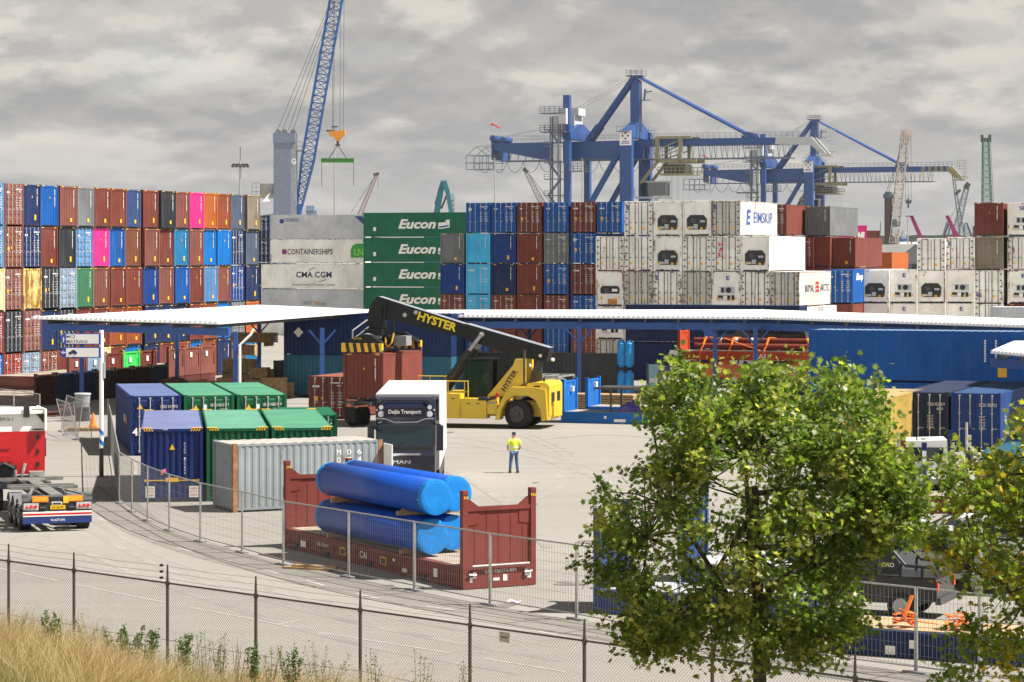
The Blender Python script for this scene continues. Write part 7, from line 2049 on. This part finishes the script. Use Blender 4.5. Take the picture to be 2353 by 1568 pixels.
# ------------------------------------------------------------------ vegetation
def leaf_mat(name, rough=.5, trans=.35):
    m, N, L, b = mat_new(name)
    at = N.new('ShaderNodeAttribute'); at.attribute_name = 'tone'
    L.new(at.outputs['Color'], b.inputs['Base Color']); b.inputs['Roughness'].default_value = rough; b.inputs['Specular IOR Level'].default_value = .45
    tr = N.new('ShaderNodeBsdfTranslucent')
    g = N.new('ShaderNodeMix'); g.data_type = 'RGBA'; g.blend_type = 'MULTIPLY'; g.inputs['Factor'].default_value = 1
    L.new(at.outputs['Color'], g.inputs[6]); g.inputs[7].default_value = (1.5, 1.7, .7, 1); L.new(g.outputs[2], tr.inputs[0])
    mx = N.new('ShaderNodeMixShader'); mx.inputs[0].default_value = trans
    L.new(b.outputs[0], mx.inputs[1]); L.new(tr.outputs[0], mx.inputs[2]); L.new(mx.outputs[0], N['Material Output'].inputs[0])
    return m
def bulk_mesh(name, co, nper, cols, mat):
    """many small polygons of nper corners each, with a colour per polygon"""
    n = len(co)//nper; me = bpy.data.meshes.new(name)
    me.vertices.add(n*nper); me.vertices.foreach_set('co', co.astype('f').ravel())
    me.loops.add(n*nper); me.loops.foreach_set('vertex_index', np.arange(n*nper, dtype='i'))
    me.polygons.add(n); me.polygons.foreach_set('loop_start', np.arange(0, n*nper, nper, dtype='i')); me.polygons.foreach_set('loop_total', np.full(n, nper, 'i'))
    a = me.color_attributes.new('tone', 'FLOAT_COLOR', 'POINT')
    c4 = np.ones((n*nper, 4), 'f'); c4[:, :3] = np.repeat(cols, nper, 0); a.data.foreach_set('color', c4.ravel())
    me.materials.append(mat); me.update(calc_edges=True); me.validate()
    return me
LEAF = leaf_mat('leaf_surface', .42, .5); BLADE = leaf_mat('grass_blade', .7, .25)
MAPLE = np.array([(0,-.42),(.10,-.22),(.40,-.36),(.24,-.10),(.60,.10),(.20,.10),(.30,.36),(.09,.20),(0,.64),(-.09,.20),(-.30,.36),(-.20,.10),(-.60,.10),(-.24,-.10),(-.40,-.36),(-.10,-.22)])
MAPLE = MAPLE[[0,2,3,4,5,6,7,8,9,10,11,12,13,14]]
def rand_rot(n, tilt=.75):
    """leaf frames whose faces look mostly upwards and outwards"""
    nz = rng.normal(0, tilt, (n, 3)); nz[:, 2] += .75; nz /= np.linalg.norm(nz, axis=1)[:, None]
    r_ = rng.normal(0, 1, (n, 3)); ax = np.cross(nz, r_); ax /= np.linalg.norm(ax, axis=1)[:, None]
    ay = np.cross(nz, ax); return ax, ay, nz
def leaves(centres, size, cols):
    n = len(centres); ax, ay, nz = rand_rot(n); s = (size*rng.uniform(.65, 1.25, n))[:, None, None]
    P = MAPLE[None, :, :]; fold = np.abs(P[..., 0:1])*rng.uniform(-.35, .55, n)[:, None, None]
    return (centres[:, None, :] + s*(P[..., 0:1]*ax[:, None] + P[..., 1:2]*ay[:, None] + fold*nz[:, None])).reshape(-1, 3)
def inside(poly, x, y):
    c = False; j = len(poly)-1
    for i in range(len(poly)):
        (xi, yi), (xj, yj) = poly[i], poly[j]
        if (yi > y) != (yj > y) and x < (xj-xi)*(y-yi)/(yj-yi)+xi: c = not c
        j = i
    return c
def edge_dist(poly, x, y):
    best = 1e9
    for i in range(len(poly)):
        (x0, y0), (x1, y1) = poly[i-1], poly[i]; dx, dy = x1-x0, y1-y0
        t = max(0, min(1, ((x-x0)*dx+(y-y0)*dy)/(dx*dx+dy*dy+1e-9))); best = min(best, math.hypot(x-x0-t*dx, y-y0-t*dy))
    return best
def maple(label, Y, poly, base_px, trunk_top, ncl, per, leaf, hues, gaps, seed, group):
    rr = random.Random(seed); s_ = FPX/Y; bx = XP(base_px, Y)
    t = thing('maple_tree', label, 'tree', (bx, Y, 1.0 if Y > 41 else 1.2), 0, group); o = Vector((bx, Y, t.location.z))
    x0, x1 = min(p[0] for p in poly), max(p[0] for p in poly); y0, y1 = min(p[1] for p in poly), max(p[1] for p in poly)
    cl = []; tries = 0
    spray = []
    while len(cl) < ncl and tries < 60000:
        tries += 1
        if not spray or rr.random() < .18: spray = [rr.uniform(x0, x1), rr.uniform(y0, y1)]
        x, y = spray[0]+rr.gauss(0, 34), spray[1]+rr.gauss(0, 24)
        if not inside(poly, x, y): continue
        e_ = edge_dist(poly, x, y)
        if any(math.hypot(x-gx, (y-gy)) < gr and rr.random() < gp_ for gx, gy, gr, gp_ in gaps): continue
        half = min(2.0, .35+1.9*math.sqrt(max(0, e_)/210))
        # an uneven shell: more leaves outside than in the heart of the crown
        d = half*(1-rr.random()**1.6*.9)*rr.choice((-1, -1, 1))
        p = Vector((XP(x, Y), Y+d, ZP(y, Y)))
        if any((p-q).length < .20 for q in cl[-60:]): continue
        cl.append(p)
    # wood
    b = MB(); top = Vector((XP(trunk_top[0], Y), Y, ZP(trunk_top[1], Y)))
    mid = o.lerp(top, .55)+Vector((.05, .05, 0))
    b.tube([Vector((0,0,-1.2)), (o.lerp(mid,.5)-o)+Vector((.03,0,0)), mid-o, top-o], [.135, .115, .10, .055], 10)
    build('trunk', b, M['bark'], t)
    b = MB(); main = []
    for i in range(11):
        q = cl[rr.randrange(len(cl))]; st = o.lerp(top, rr.uniform(.42, .98))
        m1 = st.lerp(q, .5)+Vector((rr.uniform(-.2,.2), rr.uniform(-.2,.2), .25)); b.tube([st-o, m1-o, q-o], [.055, .035, .014], 6); main += [m1, st.lerp(m1,.6), m1.lerp(q,.5)]
    for q in cl:
        if rr.random() < .6:
            st = min(main, key=lambda v: (v-q).length); m1 = st.lerp(q, .5)+Vector((rr.uniform(-.1,.1), rr.uniform(-.1,.1), rr.uniform(-.02,.12))); b.tube([st-o, m1-o, q-o], [.018, .012, .005], 4, caps=False)
    build('branch', b, M['bark'], t)
    cen, colr = [], []
    for q in cl:
        k_ = int(per*rr.uniform(.5, 1.5)); sp = rr.uniform(.15, .28)
        dv = Vector((rr.gauss(0,1), rr.gauss(0,1), rr.gauss(-.1,.6))).normalized()
        h0 = rr.random()**1.35
        for _ in range(k_):
            u = max(-1.7, min(1.7, rr.gauss(0, 1)))
            p = q + dv*(u*sp) + Vector((rr.gauss(0,.10), rr.gauss(0,.10), rr.gauss(0,.12)))
            cen.append((p.x-o.x, p.y-o.y, p.z-o.z))
            h = min(1, max(0, h0*.6+.4*rr.random())); h = h*(len(hues)-1); i_ = int(min(h, len(hues)-2)); f_ = h-i_
            v = rr.uniform(.65, 1.4)
            colr.append([v*(hues[i_][c_]*(1-f_)+hues[i_+1][c_]*f_) for c_ in range(3)])
    cen = np.array(cen); me = bulk_mesh('crown', leaves(cen, leaf, None), len(MAPLE), np.array(colr), LEAF)
    put('crown', me, t)
    return t
M['bark'] = simple('bark', (.052,.042,.032), .9, var=.35, scale=6, bump=.6)
poly1 = [(1575,835),(1640,880),(1700,895),(1735,850),(1790,860),(1830,880),(1870,828),(1915,835),(1940,865),(2000,885),(2012,930),(2050,985),(2035,1040),(2085,1075),(2108,1120),(2085,1170),(2098,1230),(2020,1235),(1985,1275),(1935,1320),(1975,1385),(1965,1440),(1935,1490),(1890,1470),(1860,1520),(1800,1490),(1775,1545),(1750,1520),(1715,1568),(1655,1560),(1640,1510),(1600,1470),(1555,1500),(1520,1465),(1455,1485),(1430,1440),(1395,1405),(1420,1370),(1370,1340),(1350,1290),(1400,1250),(1335,1215),(1325,1165),(1365,1130),(1420,1140),(1440,1080),(1495,1050),(1450,1000),(1490,960),(1480,905),(1530,890)]
hue1 = [(.046,.086,.018), (.086,.140,.024), (.140,.190,.034), (.24,.27,.060), (.46,.42,.13)]
maple('big green maple in front of the road fence, full crown', 42.0, poly1, 1741, (1735,1120), 560, 58, .106, hue1,
      [(1640,1105,40,.8),(1700,1150,45,.75),(1560,1130,40,.6),(1470,1210,30,.6),(1790,1240,40,.5),(1500,1340,35,.5),(1590,1250,40,.35),(2010,1290,40,.7),(1840,1330,30,.5),(1560,930,30,.5)], 21, 'maples in front of the road fence')
poly2 = [(2185,1050),(2215,1045),(2235,1075),(2262,1055),(2270,990),(2300,955),(2340,965),(2380,940),(2480,960),(2560,1080),(2600,1300),(2590,1568),(2500,1620),(2200,1620),(2180,1540),(2210,1490),(2150,1470),(2120,1420),(2180,1385),(2100,1330),(2085,1280),(2140,1290),(2130,1235),(2075,1205),(2085,1165),(2125,1150),(2150,1110)]
hue2 = [(.060,.100,.018), (.105,.165,.020), (.18,.215,.028), (.31,.28,.035), (.44,.30,.035)]
maple('yellowing maple at the east edge with thinner crown', 40.0, poly2, 2420, (2400,1150), 270, 48, .110, hue2,
      [(2100,1390,60,.9),(2120,1260,35,.6),(2230,1180,40,.6),(2300,1060,40,.6),(2200,1310,45,.8),(2330,1120,35,.5),(2090,1480,60,.9),(2300,1290,50,.5),(2240,1420,40,.5)], 33, 'maples in front of the road fence')

# dry grass on the dyke
N_ = 110000
u = rng.uniform(-9, 16, N_); tt = rng.uniform(.25, 12, N_)**1.0
keep = rng.random(N_) < np.clip(1.25 - .035*np.maximum(0, u-2), .25, 1); u, tt = u[keep], tt[keep]; N_ = len(u)
bz = np.array([bank_z(v) for v in tt]) + (.06*np.sin(u*.9+tt) + .05*np.sin(u*2.1-tt*1.3))*np.minimum(1, tt)
base = np.array([FG[0][:]])+u[:, None]*np.array([fdir[:]])+tt[:, None]*np.array([fn[:]]); base[:, 2] = bz
patch = np.sin(u*1.3+tt*.7)+np.sin(u*.55-tt*1.1+2)+rng.normal(0, .6, N_)
h = rng.uniform(.34, .86, N_)*(1+.34*np.clip(patch, -1.4, 1.4)); lean = np.clip(rng.normal(0, .34, (N_, 2)), -.9, .9); lean[:, 0] += .2+.25*np.sin(u*.8+tt)
w = rng.uniform(.0016, .0042, N_); ang = rng.uniform(0, math.pi, N_); wd_ = np.stack([np.cos(ang)*w, np.sin(ang)*w, np.zeros(N_)], 1)
midp = base + np.stack([lean[:, 0]*h*.35, lean[:, 1]*h*.35, h*.6], 1); tipp = base + np.stack([lean[:, 0]*h*1.1, lean[:, 1]*h*1.1, h*.97], 1)
co = np.stack([base-wd_, base+wd_, midp+wd_*.8, midp-wd_*.8, midp-wd_*.8, midp+wd_*.8, tipp+wd_*.25, tipp-wd_*.25], 1).reshape(-1, 3)
green = (patch + rng.normal(0, .5, N_)) < np.where(tt > 4.0, -.1, -.95)
cg = np.where(green[:, None], np.array([[.13,.17,.04]]), np.array([[.43,.33,.175]]))*rng.uniform(.6, 1.35, (N_, 1))
cg = np.where((np.sin(u*1.9+1)+np.sin(tt*1.7+u*.6)+rng.normal(0, .7, N_) > 1.3)[:, None], np.array([[.36,.215,.115]])*rng.uniform(.7, 1.25, (N_, 1)), cg)
cg = np.where((rng.random(N_) < .12)[:, None], np.array([[.20,.12,.05]]), cg)
tag(put('dry_grass', bulk_mesh('dry_grass', co, 4, np.repeat(cg, 2, 0), BLADE)), 'straw coloured dry grass covering the dyke', 'grass', kind='stuff')
# taller weeds standing out of it
def bank_pt(px, t):
    a = fence_pt(px); p = a+fn*t; k_ = (p.y)/a.y
    p = Vector((XP(px, p.y), p.y, 0)); p.z = bank_z(t); return p
def weed(label, px, t, h_, kind, seed):
    rr = random.Random(seed); p = bank_pt(px, t)
    o = thing('weed_plant', label, 'weed', p, 0, 'weeds on the dyke'); b = MB(); cen, cl_ = [], []
    for i in range(5 if kind != 'dry' else 9):
        dx, dy = rr.gauss(0,.10), rr.gauss(0,.10); hh = h_*rr.uniform(.6, 1.0); pts = [(dx*.4,dy*.4,-.05), (dx,dy,hh*.5), (dx*1.6+rr.gauss(0,.04),dy*1.6,hh)]
        b.tube(pts, [.007,.005,.002], 4, caps=False)
        n_ = 80 if kind == 'leafy' else (46 if kind == 'green' else 14)
        for j in range(n_):
            f_ = rr.uniform(.15, 1.0); q = Vector(pts[0]).lerp(Vector(pts[2]), f_)
            cen.append((q.x+rr.gauss(0,.05*(1.2-f_)+.012), q.y+rr.gauss(0,.05*(1.2-f_)+.012), q.z+rr.gauss(0,.02)))
            v = rr.uniform(.7,1.3); cl_.append([v*x for x in ((.075,.12,.03) if kind == 'leafy' else (.12,.135,.05) if kind == 'green' else (.13,.095,.065))])
    build('stem', b, simple('weed_stem', (.09,.09,.035), .8) if 'weed_stem' not in bpy.data.materials else bpy.data.materials['weed_stem'], o)
    put('foliage', bulk_mesh('foliage', leaves(np.array(cen), .058 if kind == 'leafy' else .034 if kind == 'green' else .02, None), len(MAPLE), np.array(cl_), LEAF), o)
for i, (px, t, h_, kind, lb) in enumerate(((268,2.5,.95,'leafy','dark green leafy weed by the third fence post'), (240,2.8,.85,'green','slender green weed beside the leafy one'), (300,6.5,.75,'leafy','broad green weed low on the dyke'), (45,3.0,.95,'green','slim green weed near the picture edge'),
        (150,3.0,1.15,'dry','bare brown seed stalks behind the second post'), (125,2.0,1.1,'dry','thin brown stalks near the second post'), (215,2.0,1.05,'dry','dark dry stalks between the second and third posts'), (470,3.6,1.0,'green','bushy grey green weed under the fourth post'), (440,3.4,.85,'green','grey green weed left of the bushy one'),
        (500,4.0,.8,'green','feathery weed after the bushy one'), (400,4.0,.75,'green','feathery weed before the bushy one'), (545,4.4,.95,'dry','lone reddish seed spike past the feathery weeds'), (730,5.0,1.05,'green','weed reaching over the fence foot midway'), (760,5.2,.9,'green','paler weed next to the midway one'),
        (965,5.2,1.25,'green','solitary weed before the middle fence post'), (860,5.2,1.2,'green','thin weed between fence posts'), (350,6.0,.8,'leafy','bright green clump in the straw'), (130,7.0,.7,'leafy','low green clump near the bare soil'), (620,4.6,.9,'green','pale weed tuft at the end of the straw'), (1060,5.4,1.2,'green','weed tip east of the solitary one'), (85,3.2,.8,'green','grey green weed between the first posts'), (330,3.2,.85,'green','feathery weed just west of the third post'), (585,4.6,1.0,'leafy','leafy green weed at the fourth post foot'), (425,6.2,.95,'leafy','broad leafy weed low under the bushy one'), (200,6.0,.8,'green','green tuft inside the straw'), (510,5.6,.95,'green','dense green tuft past the bushy weed'), (670,5.2,.95,'leafy','small leafy weed past the end of the straw'))):
    weed(lb, px, t, h_, kind, 100+i)

# ------------------------------------------------------------------ the moist air over the port
b = MB(); b.box(-1500, 1500, -80, 2960, -1, 76)
hz_ = build('haze', b, M['white'])
hm = bpy.data.materials.new('haze'); hm.use_nodes = True; N, L = hm.node_tree.nodes, hm.node_tree.links
N.remove(N['Principled BSDF']); v_ = N.new('ShaderNodeVolumePrincipled'); v_.inputs['Color'].default_value = (.90, .94, 1.0, 1); v_.inputs['Density'].default_value = .00004; v_.inputs['Anisotropy'].default_value = .25
L.new(v_.outputs[0], N['Material Output'].inputs['Volume']); hz_.data.materials.clear(); hz_.data.materials.append(hm); tag(hz_, 'pale haze over the port', 'haze', kind='stuff')
